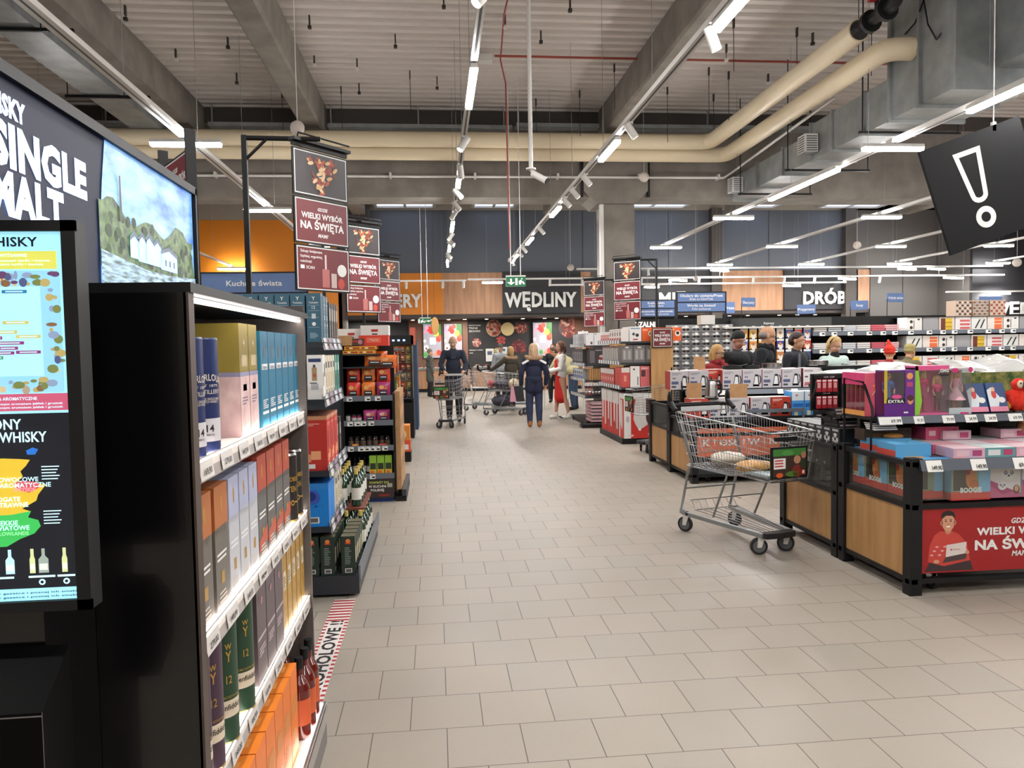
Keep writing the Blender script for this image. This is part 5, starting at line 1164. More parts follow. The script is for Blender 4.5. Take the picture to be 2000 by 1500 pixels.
for i in range(3): pl('gs', lambda: pbox('glass_set_box', (.19), .2, .27, '6e6a68', [('F', .1, .9, .15, .8, '8a8684'), ('F', .2, .36, .2, .7, 'b0aeac', .0012), ('F', .6, .78, .2, .7, 'a8a6a4', .0012), ('F', .35, .65, .84, .92, 'd8d8d4')]), (2.965 + .2 * i * .98, 11.72, 1.271), 0, 'grey glassware box facing the camera on the middle shelf, %s from the aisle' % ORD[i] if i < 2 else 'pale tall box next to the oak panel on the middle shelf', 'box', 'grey glassware boxes')
for i in range(8): pl('kn', lambda: pbox('utensil_pack', .1, .08, .26, 'd0ccc8', [('F', .35, .65, .1, .9, '55504e'), ('F', .1, .9, .88, .97, '9a3a34')]), (2.93, 11.9 + .155 * i, 1.271), -PI / 2, 'upright grey utensil pack on the middle shelf, %s from the near end' % ORD[i], 'pack', 'upright utensil packs')
for i, (k, x, w, b, p) in enumerate((('pk1', 3.245, .15, 'd06a6c', [('F', .1, .55, .5, .8, '4a2c30'), ('F', .1, .9, .85, .93, 'e8b0b0')]), ('pk2', 3.085, .15, 'ece8e4', [('disc', .4, .85, .1, '403c40'), ('F', .75, .85, .1, .5, '5a5a60')]), ('pk3', 2.935, .13, 'c8504c', [('F', 0, 1, .75, 1, 'dcd4cc'), ('F', .3, .6, .3, .6, 'e09080')]))):
    for j in range(2): pl(k, lambda: pbox('kitchen_box', w, .2, .33 - .02 * (i == 2), b, p), (x, 11.71 + j * .22, .886), 0, '%s kitchen box on the lower gondola end shelf, %s row' % (('coral pink', 'white', 'red and white')[i], ('front', 'second')[j]), 'box', 'kitchen boxes, lower shelf')
for i in range(6): pl('rwa', lambda: pbox('kitchen_box', .16, .12, .27, 'c4605c', [('F', 0, 1, .7, 1, 'd8d2cc'), ('F', .3, .7, .3, .5, 'e8b8a8')]), (2.93, 12.2 + .165 * i, .886), -PI / 2, 'rose and white box on the lower shelf, %s from the near end' % ORD[i], 'box', 'rose and white boxes, aisle row')
def vac():
    w, d, h = .46, .32, .70; g = G(); b = mat('vacuum_box_red', (204, 52, 48), .45)
    carton(g, w, d, h, b, top=WHT)
    for f in 'FL': fr(g, w, d, 0, 1, .88, 1, h, WHT, f); fr(g, w, d, 0, .24, .0, .88, h, WHT, f)
    y = -d / 2 - .0016
    g.poly([(-.04, y, .62), (.03, y, .66), (.12, y, .6), (.13, y, .28), (.16, y, .22), (.07, y, .16), (.0, y, .14), (-.05, y, .22), (-.08, y, .3), (-.06, y, .5)][::-1], c_('d8d4d0')); g.poly([(.12, y, .62), (.21, y, .62), (.215, y, .18), (.15, y, .22), (.12, y, .3)], c_('4a2c30')); g.box(.0, .04, y - .001, y, .12, .16, WHT); g.disc((-.17, y, .55), X_, Z_, .035, .09, c_('3c3a40')); g.disc((-.17, y, .3), X_, Z_, .03, .05, c_('c0bcb8'))
    g.box(.15, .19, y - .001, y, .04, .08, c_('e8a8a0')); g.box(-.15, -.08, y - .001, y, .03, .06, c_('f0c8c0'))
    x = -w / 2 - .0016
    g.poly([(x, .06, .6), (x, -.06, .6), (x, -.08, .2), (x, -.02, .12), (x, .05, .2), (x, .1, .3)], c_('dcd8d4'))
    return g.build('vacuum_box')
pl('vac', vac, (3.12, 11.72, .091), 0, 'tall red and white vacuum cleaner box facing the camera on the floor base', 'appliance box', 'vacuum cleaner boxes')
for i in range(3): pl('vac2', lambda: pbox('vacuum_box', .4, .38, .71, 'cc3430', [('F', 0, 1, .72, 1, 'dcd8d4'), ('F', .15, .4, .25, .75, 'dcd8d4'), ('F', .62, .85, .15, .75, 'dcd8d4'), ('disc', .28, .25, .12, 'a02828', .002)], top='ece8e4'), (3.08, 12.11 + .42 * i, .091), -PI / 2, 'red and white vacuum cleaner box along the aisle side, %s behind the front one' % ORD[i], 'appliance box', 'vacuum cleaner boxes')
# second end
for i in range(3): pl('tw', lambda: pbox('storage_box', .155, .2, .24, 'e4e2e2', [('disc', .2, .9, .07, '303034'), ('F', .55, .8, .08, .3, '5c5c62'), ('F', .97, 1, 0, 1, '9a9aa0')]), (2.955 + .16 * i, 14.52, 1.551), 0, 'white carton on the top shelf of the farther gondola end, %s from the aisle' % ORD[i], 'box', 'white cartons, farther end')
for i in range(7): pl('tw2', lambda: pbox('storage_box', .12, .12, .23, 'b8bac0', [('F', .3, .7, .1, .9, 'dcdce0'), ('F', .4, .6, .4, .8, '6c6c74', .0012)]), (2.93, 14.72 + .165 * i, 1.551), -PI / 2, 'narrow grey white carton in the aisle row, %s from the near end' % ORD[i], 'box', 'narrow cartons, farther end')
pl('pan', lambda: pbox('casserole_box', .38, .3, .33, '3c3638', [('disc', .72, .36, .22, '8c2228'), ('disc', .72, .48, .2, 'b8b4b0', .002, .07), ('disc', .72, .56, .03, 'e0dcd8', .003), ('F', .05, .3, .1, .8, '6a6668'), ('txt', 'Gerlach', .8, .07, 'd0c8c8', .3)]), (3.12, 14.57, 1.181), 0, 'dark casserole box with a red pot picture on the farther gondola end', 'box', 'casserole boxes')
for i in range(5): pl('pan2', lambda: pbox('pan_box', .22, .12, .3, '4c4a4e', [('F', .1, .9, .2, .8, '8a888c'), ('disc', .5, .5, .3, '6a6a70', .0012)]), (2.93, 14.85 + .23 * i, 1.181), -PI / 2, 'dark pan box in the aisle row, %s from the near end' % ORD[i], 'box', 'pan boxes, farther end')
for i in range(9): pl('brd', lambda: pbox('wooden_board', .038, .24, .22, OAK, [('F', .8, 1, 0, 1, '5a3c20')]), (2.965 + .042 * i, 14.56, .881), 0, 'wooden cutting board standing upright, %s from the aisle' % ORD[i], 'cutting board', 'cutting boards')
for i in range(5): pl('kb', lambda: pbox('utensil_box', .2, .1, .2, 'c8ccd4', [('F', .1, .9, .1, .4, '5a6a9a'), ('F', .2, .8, .5, .8, '50545c')]), (2.92, 14.85 + .22 * i, .881), -PI / 2, 'blue and white utensil box beside the cutting boards, %s from the near end' % ORD[i], 'box', 'utensil boxes, farther end')
def ladle():
    g = G(); g.box(-.035, .035, 0, .003, .02, .27, BLIS); g.box(-.03, .03, -.001, .0, .2, .26, WHT); g.cyl((0, -.01, .1), (0, -.01, .24), .004, STEEL, n=6); g.ball((0, -.012, .07), (.024, .012, .03), STEEL, 10, 6); return g.build('utensil')
for i in range(13): pl('lad', ladle, (2.88 + .06 * (i % 7), 14.42 + .12 * (i // 7), .57), 0, 'carded steel utensil below the cutting boards, %s from the aisle, %s row' % (ORD[i % 7], ('front', 'back')[i // 7]), 'utensil', 'carded steel utensils')
for i in range(6): pl('flt', lambda: pbox('flat_tray_pack', .4, .5, .045, 'd8a8ac', [('F', 0, 1, .0, .25, 'e8e4e4'), ('F', 0, 1, .8, 1, '8c6a70')], top='c8b8bc', side='bc8a90'), (3.12 + .01 * (i % 2), 14.5, .091 + .066 * i), .02 * (i % 3), 'flat pink and white tray pack in the low stack, %s from below' % ORD[i], 'tray pack', 'stacked pink tray packs')
o = thing('floor_rack', 'low black wire pallet rack in front of the pink tray packs', 'rack', (0, 0, 0)); G().box(2.7, 3.32, 14.0, 14.24, .0, .07, BLK).tube([(2.7, 14.0, .07), (2.7, 14.0, .16), (2.7, 14.9, .16), (2.7, 14.9, .07)], .01, BLK).build('frame', o)
# shelf strip and tall post sign between the ends
o = thing('sampling_post', 'thin white post with teal and orange leaflets by the people at the sampling table', 'post', (3.42, 17.5, 0)); G().cyl((0, 0, 0), (0, 0, 1.9), .02, WHM).build('pole', o); G().box(-.12, .12, -.02, .0, 1.5, 1.86, c_('bcd0d0'), F=c_('8ab4b0')).box(-.12, .12, -.025, -.02, 1.78, 1.88, WHT).box(.02, .16, -.03, -.026, 1.45, 1.72, c_('e89050')).build('leaflet', o)
# ================================================================ shopping carts
def make_cart(label, full=True, ad=True):
    o = thing('shopping_cart', label, 'shopping cart', (0, 0, 0))
    # local +x forward; rear axle at x=0, front axle at x=.82
    def bas(t, s, top):   # t 0 rear .. 1 front ; s -1..1 ; top/bottom
        if top: return Vector((-.12 + 1.12 * t, s * (.275 - .085 * t), .985 - .075 * t))
        return Vector((.02 + .93 * t, s * (.235 - .075 * t), .565 - .01 * t))
    def pt(t, s, v): return bas(t, s, False).lerp(bas(t, s, True), v)
    g = G(); W1 = .0028
    nV = 30 if full else 12
    for s in (-1, 1):
        for i in range(nV + 1): t = i / nV; g.tube([pt(t, s, 0), pt(t, s, 1)], W1 * .8, CHR, 4)
        for v in (0, .2, .4, .6, .8): g.tube([pt(0, s, v), pt(1, s, v)], W1, CHR, 4)
        g.tube([pt(0, s, 1), pt(1, s, 1)], .006, CHR, 8)
    for i in range(13 if full else 7):
        s = -1 + 2 * i / (12 if full else 6)
        g.tube([pt(1, s, 1), pt(1, s, 0), pt(0, s, 0)], W1 * .8, CHR, 4); g.tube([pt(0, s, 0), pt(0, s, 1)], W1 * .8, CHR, 4)
    for v in (0, .2, .4, .6, .8): g.tube([pt(1, -1, v), pt(1, 1, v)], W1, CHR, 4); g.tube([pt(0, -1, v), pt(0, 1, v)], W1, CHR, 4)
    for i in range(1, 12): t = i / 12; g.tube([pt(t, -1, 0), pt(t, 1, 0)], W1, CHR, 4)
    g.tube([pt(1, -1, 1), pt(1, 1, 1)], .007, CHR, 8); g.tube([pt(0, -1, 1), pt(0, 1, 1)], .006, CHR, 8)
    for k in (0, 1):
        g.tube([pt(1, -1, .0), pt(1, 1, 0)], .005, CHR, 6)
    g.build('basket', o)
    # child seat flap
    g = G(); 
    for i in range(9): y = -.2 + .05 * i; g.tube([(.14, y * .95, .9), (.04, y, .64)], .0025, CHR, 4)
    g.tube([(.14, -.2, .9), (.14, .2, .9)], .004, CHR, 5); g.tube([(.04, -.2, .66), (.04, .2, .66)], .004, CHR, 5)
    g.build('child_seat_flap', o)
    g = G()
    g.tube([(-.2, -.25, 1.03), (-.2, .25, 1.03)], .017, BLK, 10)
    for s in (-1, 1):
        g.tube([(-.2, s * .25, 1.03), (-.17, s * .28, 1.03), (-.1, s * .285, 1.0)], .016, BLK, 8); g.ball((-.19, s * .285, 1.09), (.03, .016, .065), BLK, 10, 7); g.tube([(-.1, s * .285, 1.0), (-.18, s * .28, 1.06)], .02, BLK, 8)
    g.box(-.212, -.188, -.2, .2, 1.0, 1.05, BLK); g.box(-.17, -.165, -.19, .19, .975, 1.02, mat('cart_handle_white', (214, 216, 218), .4))
    g.build('handle', o)
    # chassis
    g = G(); fm = mat('cart_frame_grey', (150, 154, 156), .35, .7)
    for s in (-1, 1):
        g.tube([(-.08, s * .255, .92), (.08, s * .24, .56), (.02, s * .24, .53), (-.09, s * .24, .17), (-.02, s * .24, .155), (.84, s * .135, .155)], .011, fm, 8)
        g.tube([(.5, s * .2, .55), (.3, s * .195, .18)], .009, fm, 7)
        g.box(-.1, .0, s * .24 - .012, s * .24 + .012, .135, .17, fm)
        g.prism([(-.06, s * .225), (.84, s * .12), (.84, s * .15), (-.06, s * .255)][::(1 if s > 0 else -1)], 'z', .13, .16, fm)
    g.tube([(-.02, -.24, .36), (-.02, .24, .36)], .008, fm, 6); g.tube([(.42, -.19, .36), (.42, .19, .36)], .005, fm, 6)
    g.tube([(.0, -.24, .55), (.55, -.2, .55), (.55, .2, .55), (.0, .24, .55)], .007, fm, 6)
    g.build('frame', o)
    g = G()
    for i in range(7):
        s = -1 + 2 * i / 6; g.tube([(.0, s * .2, .26), (.06, s * .2, .19), (.78, s * .11, .165)], .004, CHR, 5)
    g.tube([(.0, -.21, .26), (.0, .21, .26)], .005, CHR, 5); g.tube([(.06, -.21, .19), (.06, .21, .19)], .004, CHR, 5); g.tube([(0, -.21, .26), (.1, -.21, .26)], .004, CHR, 5); g.tube([(0, .21, .26), (.1, .21, .26)], .004, CHR, 5)
    g.build('lower_rack', o)
    g = G(); g.prism([(.80, -.145), (.87, -.125), (.885, 0), (.87, .125), (.80, .145)], 'z', .125, .165, BRUB); g.build('bumper', o)
    for (x, y, a) in ((.0, -.24, .5), (.0, .24, .3), (.8, -.12, 1.2), (.8, .12, .8)):
        M = Matrix.Translation((x, y, 0)) @ Matrix.Rotation(a, 4, 'Z')
        g = G(M); g.cyl((-.02, -.014, .062), (-.02, .014, .062), .062, BRUB, n=22); g.cyl((-.02, -.015, .062), (-.02, .015, .062), .046, RUB, n=18); g.cyl((-.02, -.0165, .062), (-.02, .0165, .062), .01, STEEL, n=10)
        w = g.build('wheel', o)
        g = G(M); 
        for s in (-1, 1): g.prism([(-.035, .055), (-.005, .055), (.02, .13), (-.03, .13)], 'y', s * .02 - .002, s * .02 + .002, WHM)
        g.box(-.03, .02, -.022, .022, .125, .135, WHM); g.cyl((0, 0, .13), (0, 0, .155), .018, BRUB, n=12); g.build('fork', w)
    if ad:
        g = G(); g.box(1.0, 1.012, -.2, .11, .59, .815, BLK); x = 1.0125
        def q(y0, y1, z0, z1, m, l=0): g.quad((x + l, -y0 - .045, z0), (x + l, -y1 - .045, z0), (x + l, -y1 - .045, z1), (x + l, -y0 - .045, z1), m) if False else g.quad((x + l, y0, z0), (x + l, y1, z0), (x + l, y1, z1), (x + l, y0, z1), m)
        q(-.185, .095, .605, .8, c_('3c2a24')); q(-.185, .095, .75, .8, c_('3c7a34'), .0005)
        for (cy, cz, ry, rz_, c) in ((.02, .72, .03, .03, 'b88468'), (.02, .64, .045, .045, '7a2c24'), (.075, .75, .022, .025, 'a87458'), (.07, .68, .03, .04, '2c3420'), (-.02, .62, .06, .02, '4c7a30'), (.05, .63, .03, .02, 'c84a28'), (-.13, .615, .03, .018, 'd05828'), (-.06, .77, .05, .02, '509048')):
            g.disc((x + .001, cy, cz), Y_, Z_, ry, rz_, c_(c), 12)
        q(-.18, -.08, .66, .735, WHT, .0015)
        for k in range(3): q(-.172, -.1, .715 - .02 * k, .724 - .02 * k, RED, .002)
        q(.055, .085, .612, .645, RED, .002); q(.063, .08, .618, .64, WHT, .0024)
        g.build('advert_panel', o)
    g = G(); g.box(.99, 1.012, -.16, .02, .855, .885, BLK) if ad else g.box(.99, 1.0, -.05, .05, .88, .9, BLK); g.build('name_clip', o)
    return o
cart = make_cart('empty-handed silver wire shopping cart with leafy advert panel, standing alone in the aisle')
cart['label'] = 'silver wire shopping cart standing alone before the wooden bins'
hd = math.atan2(-.83, .2)
cart.location = (2.27, 6.1, 0); cart.rotation_euler = (0, 0, hd)
def incart(lx, ly, z): c, s = math.cos(hd), math.sin(hd); return (2.27 + lx * c - ly * s, 6.1 + lx * s + ly * c, z)
def blob_bag(name, sx, sy, sz, m, seed=0, amp=.25):
    g = G(); g.ball((0, 0, sz / 2), (sx, sy, sz / 2), m, 18, 12); r = random.Random(seed)
    o_ = Vector((seed * 3.1, 0, 0))
    for i, v in enumerate(g.v):
        k = 1 + amp * noise.noise(v * 9 / max(sx, .2) + o_) ; g.v[i] = Vector((v.x * k, v.y * k, max(0, v.z * (1 + amp * .6 * noise.noise(v * 7 / max(sx, .2) - o_)))))
    return g.build(name)
BAGC = mat('crinkled_clear_bag', (206, 208, 206), .25, coat=.5)
for i, (lx, ly, sx, sy, sz, c, nm, lb) in enumerate(((.22, .0, .14, .13, .1, 'b8b0a0', 'bread_bag', 'pale bag of rolls lying in the lone cart near its handle'), (.62, -.05, .15, .1, .09, 'c08c48', 'bread_loaf', 'golden loaf in foil lying in the lone cart'), (.45, .1, .12, .06, .05, '3a3230', 'dark_pack', 'dark pack lying in the middle of the lone cart'))):
    o = blob_bag(nm, sx, sy, sz, noisy('goods_' + c, hx(c), tuple(min(255, v + 34) for v in hx(c)), 20, .35), i, .2); o.location = incart(lx, ly, .575); tag(o, lb, 'groceries')
o = pbox('tray_pack', .3, .28, .02, 'b8c8cc', [], top='a8bcc4'); o.location = incart(.75, 0, .575); o.rotation_euler = (0, 0, hd); tag(o, 'pale blue flat package on the floor of the lone cart', 'groceries')
# other carts
c2 = make_cart('cart', False); c2['label'] = 'shopping cart parked crosswise before the vacuum cleaner boxes'; c2['group'] = None; del c2['group']
c2.location = (3.75, 10.75, 0); c2.rotation_euler = (0, 0, PI + .12)
c3 = copy_tree(c2, (.32, 15.5, 0), math.atan2(-.83, -.16), 'shopping cart pushed by the man in the dark coat')
c4 = copy_tree(c2, (1.25, 17.5, 0), -.5, 'shopping cart with dark bags, nearer of the two beyond the man')
c5 = copy_tree(c2, (.85, 18.9, 0), -.5, 'shopping cart beside the dark bags, farther of the two')
c6 = copy_tree(c2, (2.5, 18.7, 0), PI - .1, 'shopping cart left of the red-aproned person')
for (x, y, z, sx, sy, sz, c, lb) in ((1.5, 17.38, .58, .2, .14, .22, '302c38', 'dark bag in the nearer cart beyond the man'), (1.75, 17.2, .58, .12, .1, .25, 'b8a888', 'beige bag in the nearer cart beyond the man'), (1.25, 17.5, .6, .08, .1, .2, 'b03030', 'red pack in the nearer cart beyond the man'), (1.5, 17.38, .18, .25, .16, .28, '2c2c3c', 'dark bulky bag on the lower rack of the nearer cart'), (.12, 14.75, .58, .12, .1, .2, 'c8b088', 'beige package in the cart pushed by the man'), (2.1, 18.75, .58, .15, .12, .25, 'c8a070', 'orange beige package in the cart left of the red apron')):
    o = blob_bag('shopping_bag', sx, sy, sz, noisy('goods_' + c, hx(c), tuple(min(255, v + 34) for v in hx(c)), 20, .45), int(x * 7), .15); o.location = (x, y, z); tag(o, lb, 'bag')

# ================================================================ wooden promotion bins
def bin_unit(x0, x1, y0, y1, lb, zt=.80, zglass=.53, front=None, wood_f=True):
    """black steel frame, oak side facing the aisle, glass band above"""
    o = thing('promotion_bin', lb, 'display bin', (0, 0, 0)); p = .038
    for (x, y) in ((x0, y0), (x1 - 2 * p, y0), (x0, y1 - 2 * p), (x1 - 2 * p, y1 - 2 * p)):
        g = G(); g.box(x, x + 2 * p, y, y + 2 * p, 0, zt + .02, BLK); g.build('corner_post', o)
    g = G()
    for z in (.10, zglass, zt):
        g.box(x0 + .01, x0 + .05, y0, y1, z - .03, z, BLK); g.box(x1 - .05, x1 - .01, y0, y1, z - .03, z, BLK); g.box(x0, x1, y0 + .01, y0 + .05, z - .03, z, BLK); g.box(x0, x1, y1 - .05, y1 - .01, z - .03, z, BLK)
    g.build('rail_frame', o)
    G().box(x0 + .02, x0 + .035, y0 + .07, y1 - .07, .1, zglass - .03, OAK).build('side_board', o)
    G().box(x0 + .02, x0 + .028, y0 + .07, y1 - .07, zglass, zt - .03, GLS).build('glass_side', o)
    G().box(x0 + .05, x1 - .05, y0 + .05, y1 - .05, zglass - .06, zglass - .04, DGR).build('floor_board', o)
    G().box(x0 + .07, x1 - .07, y1 - .045, y1 - .03, .1, zt, DGR).build('back_board', o)
    if front: front(o, x0, x1, y0)
    else: G().box(x0 + .07, x1 - .07, y0 + .02, y0 + .03, .1, zglass - .03, DGR).build('front_board', o)
    for (x, y) in ((x0 + .22, y0 + .12), (x0 + .25, y1 - .2), (x1 - .25, y0 + .12)):
        g = G(); g.cyl((x - .012, y, .05), (x + .012, y, .05), .05, BRUB, n=18); g.cyl((x - .013, y, .05), (x + .013, y, .05), .03, RUB, n=14); w = g.build('caster', o)
        G().prism([(y - .03, .1), (y + .03, .1), (y + .012, .04), (y - .012, .04)], 'x', x - .018, x - .014, STEEL).prism([(y - .03, .1), (y + .03, .1), (y + .012, .04), (y - .012, .04)], 'x', x + .014, x + .018, STEEL).build('caster_fork', w)
    return o
def boy_front(o, x0, x1, y0):
    g = G(); y = y0 + .02; g.box(x0 + .08, x1 - .08, y, y + .01, .13, .54, mat('scarlet_poster', (158, 28, 32), .4)); y -= .001
    def dk(px, pz, rx, rz_, c, l=0, n=16): g.disc((px, y - l, pz), X_, Z_, rx, rz_, c_(c), n)
    def pg(pts, c, l=0): g.poly([(a, y - l, b) for a, b in pts], c_(c))
    pg([(2.925, .14), (3.24, .14), (3.22, .2), (3.16, .22), (2.97, .22)], '3a2c30', .0002)
    pg([(2.945, .2), (2.955, .3), (2.985, .36), (3.02, .385), (3.1, .385), (3.15, .36), (3.2, .3), (3.22, .2), (3.05, .17)][::-1], 'c4443c', .0004)
    for k in range(14): dk(2.97 + .017 * k, .24 + .05 * ((k * 7) % 3) / 2, .012, .006, 'e0a0a0', .0006, 8)
    dk(3.075, .395, .022, .03, 'c08468', .0008); dk(3.075, .44, .042, .056, 'cc9478', .001, 20); dk(3.031, .435, .008, .014, 'b88468', .001); dk(3.119, .435, .008, .014, 'b88468', .001)
    pg([(3.033, .46), (3.03, .485), (3.045, .505), (3.08, .512), (3.11, .5), (3.12, .475), (3.118, .458), (3.1, .478), (3.06, .48)][::-1], '2c1e1a', .0014)
    for s in (-1, 1): dk(3.075 + s * .016, .446, .006, .004, '1c1414', .0016, 8); dk(3.075 + s * .016, .456, .009, .0018, '2c1e1a', .0016, 8)
    dk(3.075, .412, .014, .005, 'f0e4dc', .0016, 10); dk(3.075, .428, .005, .006, 'b87c60', .0015, 8)
    pg([(3.06, .225), (3.19, .245), (3.195, .315), (3.065, .3)][::-1][::-1], 'dcd0cc', .0018); g.box(3.09, 3.10, y - .0022, y - .002, .265, .275, RED); g.text('Kaufland', (3.105, y - .0022, .266), X_, Z_, .010, c_('a04040'), .01)
    pg([(3.04, .19), (3.19, .21), (3.2, .245), (3.06, .225)], '4a3c3c', .0016); dk(3.0, .2, .02, .012, 'cc9478', .002, 10); dk(3.2, .25, .014, .012, 'cc9478', .002, 10); dk(3.02, .155, .02, .015, '888', .001) if False else None
    g.text('GDZIE', (3.55, y - .0004, .418), X_, Z_, .032, WHT, .03, 'c', slant=.2); g.text('WIELKI WYBÓR', (3.262, y - .0004, .352), X_, Z_, .044, WHT, .04, 'l', fit=.56); g.text('NA ŚWIĘTA', (3.25, y - .0004, .262), X_, Z_, .058, WHT, .045, 'l', fit=.58); g.text('MAM?', (3.55, y - .0004, .215), X_, Z_, .032, WHT, .03, 'c', slant=.2)
    g.build('front_poster', o)
    # glass band and price rail on the front
    G().box(x0 + .08, x1 - .08, y0 + .01, y0 + .016, .58, .78, GLS).build('glass_front', o)
    g = G(); g.quad((x0 + .05, y0 - .03, .765), (x1, y0 - .03, .765), (x1, y0 - .005, .83), (x0 + .05, y0 - .005, .83), mat('dark_price_rail', (72, 80, 92), .4)); g.box(x0 + .05, x1, y0 - .005, y0, .765, .83, DGR)
    for x, s in ((2.905, '149.90'), (3.19, '149.90'), (3.465, '69.99'), (3.7, '59.99')):
        g.quad((x, y0 - .034, .76), (x + .1, y0 - .034, .76), (x + .1, y0 - .008, .825), (x, y0 - .008, .825), TAGM); g.text(s, (x + .095, y0 - .034, .772), X_, (0, .025, .065), .026, INK, .02, 'r', fit=.065)
    g.build('price_rail', o)
bin_unit(2.82, 4.3, 4.27, 5.1, 'nearest wooden promotion bin with scarlet poster of a smiling boy', .815, .555, boy_front)
bin_unit(2.82, 4.3, 5.12, 6.02, 'second wooden bin, right behind the toy bin, holding black football packs', .80, .48)
def osl(o, x0, x1, y0):
    G().box(x0 + .07, x1 - .07, y0 + .02, y0 + .03, .1, .3, DGR).build('front_board', o)
    g = G(); g.box(x0 + .06, x1 - .2, y0 - .01, y0, .3, .52, mat('orange_banner', (214, 104, 66), .5)); g.box(x0 + .06, x1 - .2, y0 - .011, y0, .56, .61, mat('orange_banner', ())); g.text('K ! OSŁ I W I N', (x0 + .12, y0 - .012, .42), X_, Z_, .07, WHT, .03, 'l', fit=.85); g.build('banner', o)
bin_unit(2.785, 4.4, 8.1, 8.98, 'third wooden bin with orange banner, behind the lone cart', .70, .50, osl)
bin_unit(2.80, 3.42, 9.0, 9.86, 'fourth wooden bin, farthest along the aisle', .80, .52)
# ================================================================ goods in and over the near toy bin
def tier(x0, x1, yf, yb, z, lb, back=True, n=None):
    """raised black shelf with wire side frames and a price rail facing the camera"""
    o = thing('raised_shelf', lb, 'shelf', (0, 0, 0))
    G().box(x0, x1, yf + .01, yb, z - .02, z, BLK).build('shelf', o)
    if back: G().box(x0, x1, yb - .02, yb, z, z + .2, DGR).build('back_panel', o)
    for x in (x0, x1 - .02):
        g = G(); g.tube([(x, yf + .02, z), (x, yf + .03, z + .07), (x, yf + .13, z + .23), (x, yb - .03, z + .25), (x, yb - .03, z - .3)], .009, BLK, 5); g.tube([(x, yf + .04, z), (x, yf + .04, z - .22)], .008, BLK, 5); g.build('side_frame', o)
    G().box(x0 + .1, x1 - .1, yb - .06, yb - .02, .5, z - .02, BLK).build('support', o)
    return o
def rail_tags(o, x0, x1, yf, z, tags, h=.05, m=None):
    g = G(); g.quad((x0, yf - .015, z), (x1, yf - .015, z), (x1, yf + .005, z + h), (x0, yf + .005, z + h), m or mat('dark_price_rail', ()))
    g.box(x0, x1, yf + .005, yf + .012, z, z + h, DGR)
    for x, w, s in tags:
        g.quad((x, yf - .019, z - .004), (x + w, yf - .019, z - .004), (x + w, yf + .001, z + h - .005), (x, yf + .001, z + h - .005), TAGM)
        if s: g.text(s, (x + w - .006, yf - .0185 + .004, z + h * .18), X_, (0, .02, h), h * .45, INK, .02, 'r', fit=min(w * .6, .07))
    g.build('price_rail', o)
    return o
o = tier(2.86, 4.3, 4.72, 5.12, 1.04, 'black raised shelf over the toy bin with white price tags'); MATS
rail_tags(o, 2.88, 4.3, 4.72, 1.0, ((2.885, .16, '69.99'), (3.11, .0, ''), (3.13, .07, '91.91'), (3.33, .085, '79.99'), (3.49, .085, '34.99'), (3.63, .085, '34.99'), (3.80, .1, '69.99')))
PINK = 'dc4c8c'
def dollbox(w, d, h, body, doll, deco):
    """window box: card shell, clear front, doll inside"""
    o = bpy.data.objects.new('doll_box', None); COL.objects.link(o)
    g = G(); m = c_(body); g.box(-w / 2, w / 2, d / 2 - .006, d / 2, 0, h, m); g.box(-w / 2, w / 2, -d / 2, d / 2, 0, .02, m); g.box(-w / 2, w / 2, -d / 2, d / 2, h - .012, h, m); deco(g, w, d, h); g.build('card_shell', o)
    G().box(-w / 2, w / 2, -d / 2, -d / 2 + .002, .02, h - .012, BLIS).box(-w / 2, -w / 2 + .002, -d / 2, d / 2, .02, h - .012, BLIS).box(w / 2 - .002, w / 2, -d / 2, d / 2, .02, h - .012, BLIS).build('window', o)
    for dx, hair, top, bot, sc in doll:
        D = bpy.data.objects.new('doll', None)
        g = G(Matrix.Translation((dx, 0, .025)) @ Matrix.Scale(sc, 4)); sk = mat('doll_vinyl', (214, 160, 130), .4)
        g.ball((0, 0, .235), (.02, .018, .025), sk, 12, 8)
        for s in (-1, 1):
            g.ball((s * .007, -.017, .238), (.004, .003, .004), INK, 8, 5); g.cyl((s * .012, 0, .1), (s * .016, 0, .005), .009, sk if bot[1] else c_(bot[0]), r1=.007, n=8); g.cyl((s * .022, 0, .195), (s * .04, -.008, .15), .006, c_(top), r1=.005, n=8); g.cyl((s * .04, -.008, .15), (s * .03, -.02, .12), .005, sk, n=8); g.ball((s * .016, -.005, .004), (.007, .012, .006), c_(top), 8, 5)
        g.ball((0, -.018, .225), (.006, .002, .002), RED, 8, 4)
        g.cyl((0, 0, .205), (0, 0, .225), .007, sk, n=8); g.cyl((0, 0, .15), (0, 0, .205), .018, c_(top), r1=.024, n=12); g.cyl((0, 0, .1), (0, 0, .15), .022, c_(bot[0]), r1=.016, n=12)
        if bot[1]: g.cyl((0, 0, .07), (0, 0, .135), .06, c_(bot[0]), r1=.018, n=14)
        if bot[1] != 2 and not bot[1]: g.ball((0, -.004, .185), (.042, .022, .022), c_(top), 12, 7)
        g.ball((0, .008, .245), (.027, .022, .026), c_(hair), 12, 8)
        for s in (-1, 1): g.ball((s * .026, .006, .215), (.011, .012, .045), c_(hair), 10, 7)
        bpy.data.objects.remove(D); g.build('doll', o)
    return o
